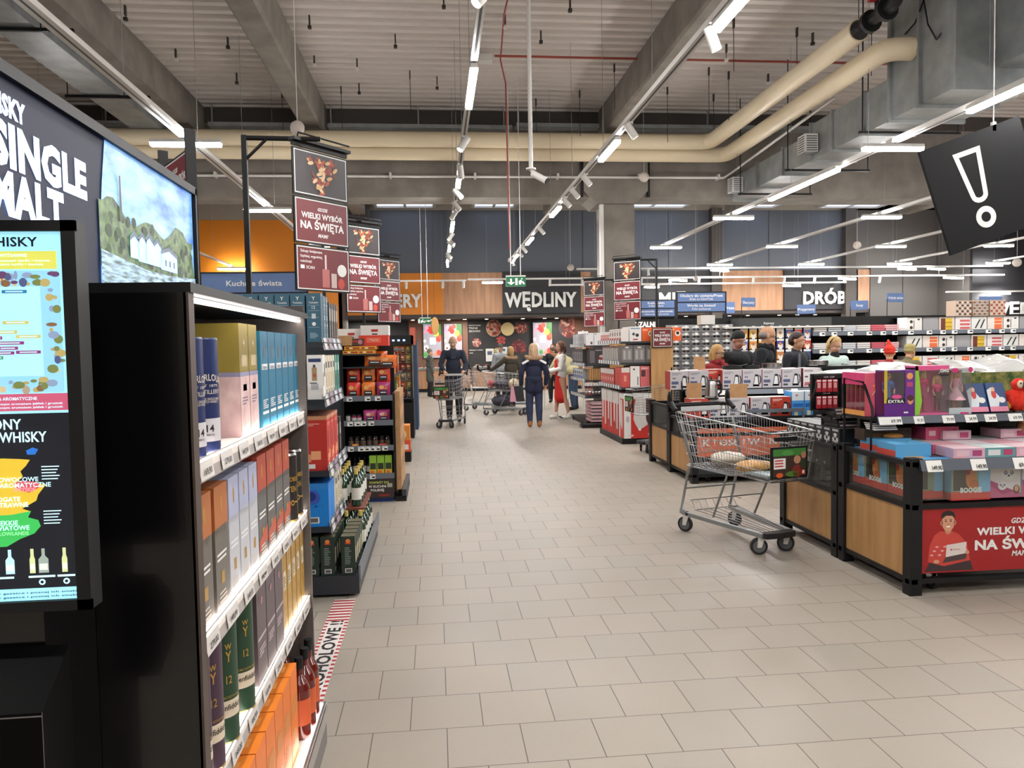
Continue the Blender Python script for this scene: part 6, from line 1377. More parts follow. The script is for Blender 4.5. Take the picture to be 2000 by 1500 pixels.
for i in range(5):
    pl('dslim', lambda: dollbox(.055, .15, .29, 'e04884', [(0, 'd8b050', 'e07838', ('d8b848', 0), .95)], lambda g, w, d, h: (g.box(-w / 2, w / 2, -d / 2 - .001, -d / 2, h * .72, h, c_('e2407c')), g.box(-w / 2, w / 2, -d / 2 - .001, -d / 2, 0, h * .12, c_('e8a050')), g.box(-w / 2 - .002, -w / 2, -d / 2, d / 2, 0, h, c_('e8547c')), g.box(w / 2, w / 2 + .002, -d / 2, d / 2, 0, h, c_('e0a050'), R=c_('e4647c')), g.box(-w / 2, w / 2, 0, .004, .02, h, c_('e8b060')))), (2.935, 4.865 + .0565 * i, 1.042), -PI / 2, 'slim pink doll box facing the aisle, %s from the near end' % ORD[i], 'toy box', 'slim pink doll boxes')
def dk1(g, w, d, h):
    y = -d / 2 - .0015
    for u0, u1, v0, v1, c in ((.68, 1, 0, 1, '6a2c8c'), (0, 1, 0, .3, '5c1c7c'), (0, .1, .3, 1, 'c8b030')): g.quad(((u0 - .5) * w, y, v0 * h), ((u1 - .5) * w, y, v0 * h), ((u1 - .5) * w, y, v1 * h), ((u0 - .5) * w, y, v1 * h), c_(c)); y -= .0003
    g.box(-.09, .04, y - .001, y, .09, .12, INK); g.text('EXTRA', (-.025, y - .0015, .095), X_, Z_, .02, WHT, .03, 'c', fit=.11); g.disc((.07, y - .001, .27), X_, Z_, .022, .022, c_('e8a060')); g.box(.05, .09, y - .001, y, .2, .23, c_('b84878')); g.disc((.02, y - .001, .105), X_, Z_, .012, .012, c_('e84838')); g.disc((.075, y - .001, .11), X_, Z_, .02, .028, c_('d8906c')); g.disc((.075, y - .002, .125), X_, Z_, .022, .02, c_('4a2420')); g.box(.03, .06, y - .001, y, .025, .035, WHT)
    g.disc((-.02, y - .001, .135), X_, Z_, .035, .014, c_('e05090'))
pl('dext', lambda: dollbox(.215, .1, .31, '5a2478', [(-.05, '3a2420', '3a68b8', ('4468b0', 0), 1.05)], dk1), (3.035, 4.775, 1.042), 0, 'purple doll box with the word EXTRA and a blue-jacketed doll', 'toy box', None)
def dk2(g, w, d, h):
    y = -d / 2 - .0015
    g.box(-w / 2, w / 2, y, y + .001, h - .03, h, c_('e05890')); g.poly([(-w / 2, y, .0), (-.09, y, .0), (-.07, y, .1), (-.1, y, h), (-w / 2, y, h)][::1], c_('8cc83c')); g.text('OMG', (.085, y - .001, h - .045), X_, Z_, .022, WHT, .04, 'c', fit=.06); g.text('fierce', (.085, y - .001, h - .07), X_, Z_, .016, INK, .03, 'c', fit=.06)
pl('domg', lambda: dollbox(.24, .11, .335, 'e4669c', [(-.04, 'e0cc70', 'd82468', ('c02c68', 0), 1.1), (.075, 'd8a860', 'e0447c', ('5a2c34', 0), .9)], dk2), (3.27, 4.79, 1.042), 0, 'pink and green toy box reading OMG with two dolls', 'toy box', None)
pl('dbal', lambda: dollbox(.16, .1, .315, 'b8b4bc', [(0, 'd8a058', 'e0a0a8', ('e4b0bc', 1), 1.08)], lambda g, w, d, h: (g.disc((-.04, -d / 2 - .002, h - .015), X_, Z_, .026, .016, c_('c83878')), g.disc((.07, -d / 2 - .002, h - .012), X_, Z_, .016, .018, c_('c83878')), g.box(-w / 2, w / 2, -d / 2 - .001, -d / 2, 0, .05, c_('b8c4c8')), g.box(0, .06, -d / 2 - .002, -d / 2, .0, .02, c_('d84888')))), (3.475, 4.79, 1.042), 0, 'clear box with a ballerina doll in a pale pink tutu', 'toy box', None)
def lean():
    g = G(Matrix.Rotation(-.32, 4, 'X')); w, d, h = .13, .05, .2; carton(g, w, d, h, c_('28487c'), top=c_('d8e0e8'))
    y = -d / 2 - .001
    g.quad((-w / 2, y, 0), (w / 2, y, 0), (w / 2, y, .035), (-w / 2, y, .035), c_('e088a4')); g.poly([(-w / 2, y, .035), (0, y, .035), (.02, y, .1), (-.03, y, .17), (-w / 2, y, .15)], c_('dce4ea')); g.disc((-.02, y - .001, .12), X_, Z_, .018, .03, c_('c84040')); g.disc((-.02, y - .0015, .155), X_, Z_, .013, .016, c_('e0b090')); g.disc((.03, y - .001, .08), X_, Z_, .025, .02, WHT); return g.build('toy_box')
for i in range(2): pl('lean', lean, (3.63 + .145 * i, 4.78, 1.05), 0, 'leaning navy and white toy box, %s of two beside the ballerina' % ORD[i], 'toy box', 'leaning navy toy boxes')
o = G().box(3.55, 4.25, 5.06, 5.09, 1.04, 1.31, noisy('jungle_leaf_print', (44, 84, 36), (150, 150, 80), 26, .6)).build('jungle_backboard'); tag(o, 'green jungle print board behind the red parrots', 'backboard')
def parrot():
    o = bpy.data.objects.new('plush_parrot', None); COL.objects.link(o)
    rd = noisy('red_plush', (206, 38, 26), (226, 58, 34), 60, .95); wp = mat('white_plush', (222, 204, 176), .95); gp = mat('grey_plush_beak', (84, 84, 88), .9); yp_ = mat('yellow_plush', (222, 180, 60), .95); gr = mat('green_plush', (60, 140, 80), .95)
    g = G(); g.ball((0, 0, .085), (.062, .055, .085), rd, 16, 10); g.ball((0, -.015, .19), (.05, .046, .045), rd, 16, 10); g.ball((.03, .03, .02), (.03, .07, .015), rd, 10, 6); g.build('body', o)
    G().ball((-.018, -.045, .195), (.026, .016, .028), wp, 12, 8).ball((.022, -.045, .195), (.02, .014, .026), wp, 12, 8).build('face_patch', o)
    G().ball((0, -.07, .19), (.019, .024, .03), gp, 12, 8).ball((0, -.07, .17), (.01, .012, .02), gp, 8, 6).build('beak', o)
    for s in (-1, 1):
        G().ball((s * .03, -.058, .202), (.006, .004, .007), INK, 8, 6).build('eye', o)
        G().ball((s * .064, 0, .09), (.018, .04, .065), rd, 12, 8).ball((s * .068, .005, .06), (.016, .03, .04), yp_, 12, 8).ball((s * .068, .01, .035), (.014, .02, .025), gr, 10, 6).build('wing', o)
        G().ball((s * .025, -.04, .008), (.016, .024, .009), gp, 10, 6).build('foot', o)
    return o
for i in range(2): pl('parr', parrot, (3.945 + .16 * i, 4.82, 1.042), .15 - .3 * i, 'red plush parrot with grey beak on the toy shelf, %s from the left' % ORD[i], 'plush toy', 'red plush parrots')
# lower level goods of the toy bin
def boogie():
    w, d, h = .255, .2, .24; g = G(); carton(g, w, d, h, c_('90a088'), top=c_('4c9cd0'))
    y = -d / 2 - .001
    for f in 'FLR':
        fr(g, w, d, 0, 1, 0, .22, h, c_('cc4038'), f); fr(g, w, d, .05, .5, .25, .95, h, c_('3a3430'), f, .0008); fr(g, w, d, .7, 1, .2, 1, h, c_('7ab4dc'), f, .0008)
    g.text('BOOGIE', (0, y - .002, h * .2), X_, Z_, .03, WHT, .05, 'c', fit=.14); g.disc((0, y - .0012, h * .55), X_, Z_, .035, .06, c_('d07c3c')); g.disc((.02, y - .0018, h * .4), X_, Z_, .03, .03, c_('b86430')); g.disc((-.02, y - .002, h * .75), X_, Z_, .018, .025, c_('a83428')); g.disc((0, 0, h + .001), X_, Y_, .05, .06, c_('d89850'))
    return g.build('toy_box')
for i in range(3): pl('boog', boogie, (2.99, 4.49 + .262 * i, .57), -PI / 2, 'BOOGIE dachshund toy box seen through the side glass, %s from the near corner' % ORD[i], 'toy box', 'dachshund toy boxes')
for i in range(1): pl('boog', None, (3.235, 4.41, .565), 0, 'BOOGIE dachshund toy box %s' % ('facing the front glass beside the corner post', 'lying on top of the others near the corner post')[i], 'toy box', 'dachshund toy boxes')
for i in range(2): pl('boog2', lambda: pbox('toy_box', .2, .24, .08, '5aa4d4', [('F', 0, 1, 0, .5, 'd04c40')], top='5ca6d6'), (3.0 + .03 * i, 4.62 + .25 * i, .81), -PI / 2 + .15 * i, 'light blue toy box lying flat over the dachshund boxes, %s one' % ORD[i], 'toy box', 'light blue flat toy boxes')
o = G().ball((0, 0, 0), (.07, .05, .02), c_('d89850'), 14, 7).build('toy_patch'); o.location = (3.08, 4.86, .9); tag(o, 'tan plush patch on the light blue toy boxes', 'plush toy')
def petbox(c1, c2, c3, panda=False, w=.2):
    d, h = .2, .235; g = G(); carton(g, w, d, h, c_(c1), top=c_('e4b4c0')); y = -d / 2 - .001
    g.poly([(-w / 2, y, 0), (w / 2, y, 0), (w / 2, y, .03), (-w / 2, y, .08)], c_(c2)); g.poly([(-w / 2, y - .0003, .08), (-w * .1, y - .0003, .02), (w * .3, y - .0003, .04), (-w / 2, y - .0003, .11)], c_(c3))
    for cx, cz, s in ((.02, .15, 1), (-.02, .075, .6)):
        g.disc((cx, y - .001, cz), X_, Z_, .05 * s, .045 * s, WHT if not panda else c_('e8e4e0'))
        for q in (-1, 1):
            g.disc((cx + q * .035 * s, y - .0009, cz + .04 * s), X_, Z_, .018 * s, .02 * s, INK if panda else c_('ecd4dc')); g.disc((cx + q * .02 * s, y - .0015, cz + .004), X_, Z_, .013 * s, .014 * s, INK if panda else c_('8c6aa0')); g.disc((cx + q * .018 * s, y - .002, cz + .008), X_, Z_, .004 * s, .005 * s, WHT)
        g.disc((cx, y - .0016, cz - .014 * s), X_, Z_, .008 * s, .006 * s, INK)
    if w > .15: g.disc((w * .36, y - .0018, .05), X_, Z_, .022, .028, c_('5a3428')); g.disc((w * .36, y - .0022, .055), X_, Z_, .014, .019, c_('d8a084'))
    return g.build('toy_box')
for i, (x, a) in enumerate(((3.47, ('e8dce2', 'c85888', 'b03c78', False)), (3.68, ('d8d0dc', 'cc5080', '9c4c98', True)), (3.89, ('dc9cb8', 'b8487c', 'e8c0cc', False)), (4.10, ('e8dce2', 'c85888', 'b03c78', False)))):
    pl('pet%d' % (i % 3), lambda: petbox(*a), (x, 4.42, .57), 0, '%s pet toy box behind the front glass, %s from the corner post' % (('white and pink', 'panda', 'rose')[i % 3], ORD[i]), 'toy box', 'pet toy boxes')
k = 0
for j in range(3):
    for i in range(5):
        c = (('d8b0c0', 'e4c4cc'), ('c8607c', 'e0a8b4'), ('5c9c9c', 'd4e0e0'), ('cc8ca8', 'e8dce0'))[(i * 2 + j) % 4]
        pl('pf%s' % c[0], lambda: pbox('toy_box', .2, .19, .06, c[0], [('F', .1, .5, .2, .8, c[1]), ('F', .6, .9, .2, .8, 'b04870')], top=c[1]), (3.3 + .205 * i, 4.5 + .2 * j, .808 + (.062 if j == 2 and i % 2 else 0)), .03 * (i - 2), 'flat %s toy box lying in the toy bin, row %s, place %s' % ({'d8b0c0': 'blush', 'c8607c': 'rose', '5c9c9c': 'teal', 'cc8ca8': 'mauve'}[c[0]], ORD[j], ORD[i]), 'toy box', 'flat toy boxes in the bin')
pl('pfl', lambda: pbox('toy_bin_filler', 1.1, .5, .29, '8c6a74', []), (3.68, 4.82, .51), 0, 'large pale box under the flat toy boxes', 'box', None)
pl('pkb', lambda: pbox('toy_box', .24, .16, .085, 'dc5c84', [('F', .1, .3, .3, .7, 'f0c8d4'), ('F', .82, .92, .5, .8, 'b02c5c')], top='e88ca8'), (3.42, 4.92, .87), 0, 'bright pink toy box under the raised shelf', 'toy box', None)
pl('dkb', lambda: pbox('toy_box', .34, .12, .08, '3c2c20', [('F', .1, .6, .2, .6, '7c5424')], top='141414'), (3.06, 4.95, .87), 0, 'dark brown toy box under the raised shelf beside the corner', 'toy box', None)
for i in range(4): pl('wsl', lambda: pbox('flat_card', .16, .1, .008, 'e4e2e0', [], top='d0ccc8'), (2.96, 4.8 + .01 * i, .955 + .012 * i), 0, 'white flat card in the small pile below the raised shelf, %s from below' % ORD[i], 'card', 'white flat cards')
o = G().ball((0, 0, 0), (.05, .06, .06), noisy('tan_plush', (188, 132, 92), (206, 150, 108), 50, .95), 16, 10).ball((-.03, -.03, .055), (.022, .015, .022), noisy('tan_plush', (), ()), 10, 7).ball((.035, -.03, .05), (.022, .015, .022), noisy('tan_plush', (), ()), 10, 7).ball((-.01, -.055, -.01), (.022, .018, .018), c_('d8b48c'), 10, 7).build('plush_bear'); o.location = (4.02, 4.83, .935); tag(o, 'tan plush head among the pink toys at the right edge', 'plush toy')
# second bin: football packs, red hook display
for i in range(7):
    for j in range(2):
        pl('foot', lambda: pbox('football_box', .115, .2, .3, '1e1e20', [('disc', .5, .74, .36, 'd8d8d6', .0012, .36), ('disc', .5, .74, .12, '242424', .002), ('disc', .27, .8, .1, '242424', .002), ('disc', .73, .8, .1, '242424', .002), ('disc', .35, .64, .09, '242424', .002), ('disc', .65, .64, .09, '242424', .002), ('F', .15, .85, .92, .97, 'b8b8b8'), ('F', .1, .3, .06, .12, '9a9a9a')], top='2c2c2e'), (2.975 + .22 * j, 5.24 + .118 * i, .62), -PI / 2, 'black box with a football picture, %s row, %s from the near end' % (('aisle', 'inner')[j], ORD[i]), 'box', 'black football boxes')
for i in range(6):
    pl('gridb', lambda: pbox('black_flat_box', .3, .2, .02, '202022', [('F', .05, .95, .2, .8, 'd0d0ce')], top='2a2a2c'), (3.05 + .02 * (i % 2), 5.35 + .06 * (i % 3), .925 + .021 * i), .03 * (i % 3), 'black flat box in the pile over the football boxes, %s from below' % ORD[i], 'box', 'black flat boxes')
o = thing('hook_display', 'black counter display with two rows of red carded goods', 'display', (2.93, 5.5, 1.035))
G().box(-.1, .2, 0, .03, 0, .27, BLK).box(-.1, .2, -.1, .03, -.01, 0, BLK).box(.12, .26, -.02, .05, -.02, .27, BLK).tube([(-.1, 0, .0), (-.13, -.05, .06), (-.1, -.06, .17), (-.06, 0, .26)], .007, BLK).cyl((.0, .01, -.55), (.0, .01, 0), .02, BLK).build('stand', o)
g = G(); g.box(-.09, .16, -.03, -.01, .235, .262, BLK); g.text('12.99  12.99', (.02, -.032, .24), X_, Z_, .012, WHT, .01, 'c'); g.box(-.09, .1, -.03, -.01, .115, .135, BLK); g.text('9.99  9.99', (.0, -.032, .118), X_, Z_, .01, WHT, .01, 'c'); g.build('label_strip', o)
for i in range(8): pl('redc', lambda: G().box(-.018, .018, -.004, .004, 0, .095, c_('a82430')).box(-.012, .012, -.006, -.004, .03, .07, c_('d8a0a0')).box(-.015, .015, -.006, -.004, .078, .09, WHT).build('carded_pack'), (2.86 + .043 * (i % 4), 5.455, 1.045 + .125 * (i // 4)), 0, 'red carded pack on the black hook display, %s row, %s from the left' % (('lower', 'upper')[i // 4], ORD[i % 4]), 'pack', 'red carded packs')
o = tier(3.3, 4.3, 5.3, 5.7, 1.04, 'black raised shelf behind the toy shelf, over the second bin', False)

# ================================================================ kettle island on the third and fourth bins
o = tier(2.82, 5.0, 8.5, 8.95, 1.02, 'grey-edged raised shelf full of kettle boxes over the far bins')
rail_tags(o, 2.85, 4.9, 8.5, .955, ((3.2, .12, ''), (3.95, .07, ''), (4.12, .08, '')), .055, RAIL)
def kettle_print(g, w, h, y, s=1, c='e4e6e8'):
    g.poly([(.008, y, .022), (.088, y, .022), (.078, y, .15), (.034, y, .158)], c_('2c2e32'))
    g.poly([(.02, y - .0003, .042), (.075, y - .0003, .042), (.066, y - .0003, .14), (.04, y - .0003, .148)], c_(c)); g.poly([(.03, y - .0004, .138), (.078, y - .0004, .13), (.07, y - .0004, .155), (.05, y - .0004, .162)], INK); g.poly([(.01, y, .02), (.09, y, .02), (.086, y, .038), (.015, y, .038)], INK)
    pts = [(.078, .15), (.1, .145), (.112, .11), (.108, .06), (.09, .045)]
    for a, b in zip(pts, pts[1:]): g.quad((a[0], y - .0002, a[1]), (b[0], y - .0002, b[1]), (b[0] - .014, y - .0002, b[1]), (a[0] - .014, y - .0002, a[1]), INK)
def kettle_box(red=False):
    w, d, h = .23, .2, .215; g = G(); carton(g, w, d, h, c_('b43c2c') if red else c_('c0bcc2'), side=c_('a83830'), top=c_('d8d4d4')); y = -d / 2 - .001
    lines(g, w, d, h, .08, .6, .78, .92, 3, c_('e8c8c0') if red else c_('8a8890')); fr(g, w, d, .06, .42, .28, .44, h, c_('8c2c20') if red else c_('4c5878')); fr(g, w, d, .06, .3, .1, .2, h, c_('3c3c44'))
    g.disc((-.08, y, h * .6), X_, Z_, .008, .008, INK, 8); g.disc((-.06, y, h * .6), X_, Z_, .008, .008, INK, 8); kettle_print(g, w, h, y)
    return g.build('kettle_box')
for i, x in enumerate((3.03, 3.42, 3.66, 3.90, 4.14)):
    pl('ket', kettle_box, (x if i else 3.02, 8.63, 1.022), 0, 'white box with a kettle picture on the raised shelf, %s from the left' % ORD[i], 'kettle box', 'kettle boxes, raised shelf')
pl('ket', None, (2.80 + .0, 8.64, 1.022), 0, 'white kettle box at the left end of the raised shelf, behind the wire frame', 'kettle box', 'kettle boxes, raised shelf')
pl('ketr', lambda: kettle_box(True), (3.23, 8.7, 1.03), .2, 'red kettle box squeezed between the white ones on the raised shelf', 'kettle box', None)
for i in range(5): pl('ket', None, (3.05 + .3 * i, 8.84, 1.022), 0, 'white kettle box in the back row of the raised shelf, %s from the left' % ORD[i], 'kettle box', 'kettle boxes, back row')
pl('grill', lambda: pbox('grill_box', .235, .2, .22, 'dcd8da', [('F', .05, .5, .8, .9, 'a89898'), ('poly', [(.32, .4), (.5, .22), (.92, .35), (.98, .6), (.6, .7)], '3c3e44'), ('poly', [(.05, .05), (.4, .1), (.35, .25), (.08, .25)], 'b86a6c'), ('F', .08, .25, .5, .58, '4c4c50')], side='702c30'), (4.40, 8.63, 1.022), 0, 'white box with a contact grill picture beside the green boxes', 'appliance box', None)
for i in range(3): pl('green_', lambda: pbox('iron_box', .27, .2, .19, '3c8c3c', [('poly', [(.5, .1), (.95, .1), (.72, .85)], 'e4e4e0'), ('disc', .72, .3, .1, '4c4c50', .002), ('F', .05, .3, .8, .92, 'e8e8e4'), ('F', .05, .35, .1, .3, '2c6a2c')]), (4.68 + .29 * i if i < 2 else 5.2, 8.63 + .01 * i, 1.022), 0, 'green appliance box with a white iron picture, %s from the left' % ORD[i], 'appliance box', 'green appliance boxes')
o = tag(G().box(4.5, 5.3, 8.5, 8.9, 1.225, 1.26, BLK).box(5.27, 5.3, 8.5, 8.9, .0, 1.225, BLK).box(5.0, 5.3, 8.5, 8.9, .99, 1.02, BLK).box(5.0, 5.03, 8.5, 8.9, 0, .99, BLK).build('shelf_board'), 'black shelf board above the green appliance boxes', 'shelf')
# front row on the third bin
for i, (x, k) in enumerate(((2.92, 'r'), (3.14, 'k'), (3.37, 'k'), (3.62, 'k'), (3.86, 'r'))):
    pl('ketr' if k == 'r' else 'ket', None, (x, 8.31, .72), 0, '%s kettle box in the front row over the orange banner, %s from the left' % ('red' if k == 'r' else 'white', ORD[i]), 'kettle box', 'kettle boxes, front row')
o = G().box(2.87, 4.95, 8.2, 8.5, .70, .72, DGR).build('shelf_board'); tag(o, 'dark shelf board carrying the front row of kettle boxes', 'shelf')
o = G().box(3.48, 4.1, 8.17, 8.18, .765, .805, RAIL).box(3.46, 3.48, 8.17, 8.2, .70, .81, RAIL).box(4.1, 4.12, 8.17, 8.2, .7, .81, RAIL).build('shelf_rail'); tag(o, 'grey rail in front of the white and red kettle boxes', 'rail')
for i in range(2): pl('wf', lambda: pbox('filter_box', .14, .2, .27, '4c98d8', [('F', 0, 1, .62, 1, 'd8e2ea'), ('F', .3, .5, .8, .88, 'b02c2c'), ('F', .05, .95, .35, .5, '2864b0'), ('F', .2, .5, .0, .2, 'e8e4c0')], top='e0e6ea'), (4.06 + .15 * i, 8.31, .72), 0, 'blue and white water filter box, %s of the pair' % ORD[i], 'box', 'water filter boxes')
for i, (x, z, w, h, y) in enumerate(((2.87, .94, .175, .17, 8.26), (3.37, .92, .2, .17, 8.22), (3.11, 1.245, .14, .15, 8.76))):
    o = pbox('cardboard_flap', w, .006, h, CARD, []); o.location = (x, y, z); tag(o, ('brown cardboard flap standing up left of the steel kettle', 'brown cardboard flap standing up right of the steel kettle', 'brown cardboard flap before the fair-haired person with glasses')[i], 'cardboard')
o = thing('electric_kettle', 'polished steel kettle with black handle displayed on a box', 'kettle', (3.07, 8.26, .94))
G().lathe([(.07, 0), (.075, .02), (.06, .15), (.052, .19), (.03, .2), (0, .2)], STEEL, n=20).add([(-.055, -.01, .17), (-.055, .01, .17), (-.085, 0, .19)], [(0, 1, 2)], STEEL).build('kettle_body', o); G().tube([(.05, 0, .19), (.09, 0, .19), (.115, 0, .14), (.11, 0, .06), (.075, 0, .03)], .014, BLK, 8).build('handle', o); G().lathe([(.055, .195), (.03, .207), (0, .208)], BLK, n=16).cyl((0, 0, .2), (0, 0, .225), .01, BLK).build('lid', o); G().cyl((0, 0, -.015), (0, 0, 0), .08, BLK, n=20).build('base', o)
def potm(m, r, h): 
    o = bpy.data.objects.new('cooking_pot', None); COL.objects.link(o)
    G().lathe([(0, 0), (r * .9, 0), (r, .01), (r, h), (r * 1.02, h + .002), (r * .96, h), (r * .95, .01), (0, .008)], m, n=22).build('pot_body', o)
    G().tube([(r, 0, h * .8), (r + .12, 0, h + .01)], .009, BLK, 6).build('handle', o); return o
for i, (x, y, r, h, c) in enumerate(((3.5, 8.72, .12, .04, 'k'), (3.72, 8.74, .11, .05, 'k'), (4.0, 8.75, .12, .06, 's'), (4.55, 8.7, .1, .04, 's'))):
    pl('pot' + c, lambda: potm(BLK if c == 'k' else STEEL, r, h), (x, y, 1.262 if x > 4.5 else 1.239), (.4, 2.6, 2.2, 1.0)[i], ('black frying pan lying on the kettle boxes, left one', 'black frying pan on the kettle boxes before the grey-haired person', 'steel pot on the kettle boxes before the young person in dark jacket', 'steel pot on the black board before the person in mint jacket')[i], 'pan', 'pots and pans on the kettle boxes')
# ================================================================ pillows and far bins behind the toys
o = thing('pillow_bin', 'big dark bin behind the toys heaped with pillows in plastic bags', 'display bin', (0, 0, 0)); G().box(4.08, 6.3, 7.0, 7.9, .0, 1.08, BLK).box(4.05, 6.35, 6.97, 7.95, 1.06, 1.09, DGR).build('body', o)
PIL = noisy('pillow_in_plastic', (146, 145, 143), (176, 175, 172), 5, .35); PIL.node_tree.nodes['Principled BSDF'].inputs['Coat Weight'].default_value = .4
def pillow(seed):
    g = G(); n = 16; vs = []; fs = []
    for s in (1, -1):
        for i in range(n + 1):
            for j in range(n + 1):
                u, v = i / n * 2 - 1, j / n * 2 - 1; q = max(0, (1 - u ** 4) * (1 - v ** 4)) ** .6
                pin = 1 - .1 * (1 - abs(u)) * (abs(v) > .9) - .08 * (1 - abs(u)) * abs(v) ** 2
                vs.append((u * .3 * (1 - .08 * (1 - v * v)), v * .22 * (1 - .08 * (1 - u * u)), s * .085 * q + .012 * noise.noise(Vector((u * 3, v * 3, seed))) * q * 2 + .09))
    m_ = (n + 1) ** 2
    for i in range(n):
        for j in range(n): a = i * (n + 1) + j; fs.append((a, a + n + 1, a + n + 2, a + 1)); b = m_ + a; fs.append((b, b + 1, b + n + 2, b + n + 1))
    g.add(vs, fs, PIL, True); return g.build('pillow')
for i, (x, y, z, rz, rx, ry) in enumerate(((4.15, 7.15, 1.18, .1, .1, 0), (4.65, 7.2, 1.18, -.2, .15, .1), (4.2, 7.6, 1.2, .2, .2, 0), (4.45, 7.3, 1.32, .1, .1, -.15), (4.78, 7.5, 1.25, .4, .1, .35), (5.35, 7.1, 1.18, .2, .2, 0), (5.75, 7.2, 1.25, -.3, .2, -.35), (5.5, 7.4, 1.32, .1, .3, .1), (6.0, 7.3, 1.2, .1, .2, .1), (5.95, 7.55, 1.35, .2, .3, -.2))):
    o = pillow(i); o.location = (x + (.15 if x < 5 else 0), y + .05, 1.09 + (z - 1.18) * .62); o.scale = (1, 1, .7); o.rotation_euler = (rx, ry, rz); tag(o, 'white pillow in clear plastic, %s, heap %s' % (('front left one', 'front right one', 'back left one', 'topmost one', 'one with a raised corner', 'front left one', 'one with a raised corner', 'topmost one', 'low right one', 'high right one')[i], ('behind the doll boxes', 'at the right edge')[i > 4]), 'pillow', 'pillows in plastic bags')
for i in range(3): pl('blb', lambda: pbox('black_box', .18, .15, .13, '1c1c1e', [('F', .1, .9, .5, .75, 'd8d8d8'), ('F', .2, .8, .15, .3, '8a8a8a')]), (4.98 + .19 * i, 6.75, 1.05), 0, 'black box with white lettering beside the pillows, %s from the left' % ORD[i], 'box', 'black boxes by the pillows')
tag(G().box(4.85, 5.5, 6.62, 6.84, 1.02, 1.05, BLK).box(4.85, 4.88, 6.62, 6.84, 0, 1.02, BLK).box(5.47, 5.5, 6.62, 6.84, 0, 1.02, BLK).build('shelf_board'), 'black ledge carrying the small black boxes by the pillows', 'shelf')
g = G(); r = random.Random(2)
for k in range(24):
    a = Vector((5.55 + .5 * r.random(), 6.75 + .1 * r.random(), 1.1)); b = a + Vector((.25 * (r.random() - .2), .05, .12 + .08 * r.random())); g.tube([a, a.lerp(b, .5) + Vector((0, 0, .03)), b], .004, (c_('8c6a48'), c_('c8c4c0'), c_('5a4638'))[k % 3], 4)
o = g.build('twig_bundle'); tag(o, 'bundle of brown and silver twigs before the pillows at right', 'twigs'); tag(G().box(5.5, 6.2, 6.6, 6.88, 0, 1.1, DGR).build('display_box'), 'dark display box under the twigs at the right edge', 'display')

# ================================================================ long back shelving with eyewear, cards, towels and boxes
o = thing('back_shelving', 'long dark shelving across the hall behind the shoppers', 'shelf unit', (0, 0, 0)); YS = 12.8
G().box(3.98, 12.5, YS + .5, YS + .56, 0, 2.0, BLK).build('back_panel', o)
for z in (1.06, 1.38, 1.69):
    G().box(6.6, 12.5, YS, YS + .5, z - .03, z, BLK).build('shelf', o)
    g = G(); g.box(6.6, 12.5, YS - .012, YS, z - .04, z + .03, RAIL); x = 6.72; k = 0
    while x < 12.4: g.box(x, x + .1, YS - .018, YS - .012, z - .045, z + .02, TAGM); g.box(x + .04, x + .09, YS - .0185, YS - .018, z - .02, z + .005, INK); x += (.22, .3, .35, .26)[k % 4]; k += 1
    g.build('price_rail', o)
G().box(4.0, 6.6, YS + .05, YS + .5, 0, .9, DGR).box(6.6, 12.5, YS + .02, YS + .5, 0, .6, DGR).build('plinth', o)
g = G(); g.box(5.3, 7.0, YS + .1, YS + .6, 1.84, 1.98, mat('grey_top_board', (58, 60, 60), .5)); g.text('Rajstopy', (5.75, YS + .098, 1.87), X_, Z_, .04, WHT, .01); g.box(5.0, 7.2, YS + .0, YS + .4, 1.80, 1.83, WHM); g.build('top_board', o)
def specs(c):
    o = bpy.data.objects.new('eyewear', None); COL.objects.link(o)
    g = G()
    for s in (-1, 1): g.disc((s * .034, -.062, .045), X_, Z_, .029, .02, c, 12); g.disc((s * .034, -.061, .045), NX, Z_, .029, .02, c, 12); g.tube([(s * .065, -.06, .05), (s * .072, .0, .045)], .003, BLK, 4)
    g.tube([(-.01, -.062, .05), (.01, -.062, .05)], .003, BLK, 4); g.build('lens_pair', o)
    G().box(-.022, .022, -.075, -.07, .07, .115, TAGM).build('price_card', o)
    G().box(-.06, .06, -.03, -.028, .072, .1, WHT).box(-.065, .065, -.066, -.01, .012, .016, mat('clear_holder', (190, 192, 194), .3)).build('holder', o)
    return o
LC = (mat('dark_lens', (24, 24, 28), .12), mat('brown_lens', (48, 32, 26), .15), mat('grey_lens', (70, 72, 78), .12))
for r_ in range(7):
    for k in range(6): pl('spec%d' % ((r_ * 2 + k) % 3), lambda: specs(LC[(r_ * 2 + k) % 3]), (4.14 + .182 * k, YS + .1, 1.75 - .125 * r_), 0, 'dark glasses on the eyewear rack, %s row from the top, %s column' % (ORD[r_], ORD[k]), 'eyewear', 'glasses on the eyewear rack')
tag(G().box(4.0, 5.2, YS + .13, YS + .16, .9, 1.88, mat('rack_back_white', (150, 150, 152), .5)).build('eyewear_rack'), 'grey upright board of the eyewear rack beside the oak panel', 'rack')
pl('wbx', lambda: pbox('white_box', .25, .2, .16, 'd4d2ce', [], side='b8a898'), (4.72, YS + .15, 1.881), 0, 'plain white box standing on top of the eyewear rack', 'box', None)
FC = [('e0902c', 'orange'), ('2c3c8c', 'blue'), ('c83830', 'red'), ('d8b040', 'yellow'), ('d0ccc8', 'white'), ('6a78b8', 'violet'), ('c07840', 'brown'), ('384c90', 'navy')]
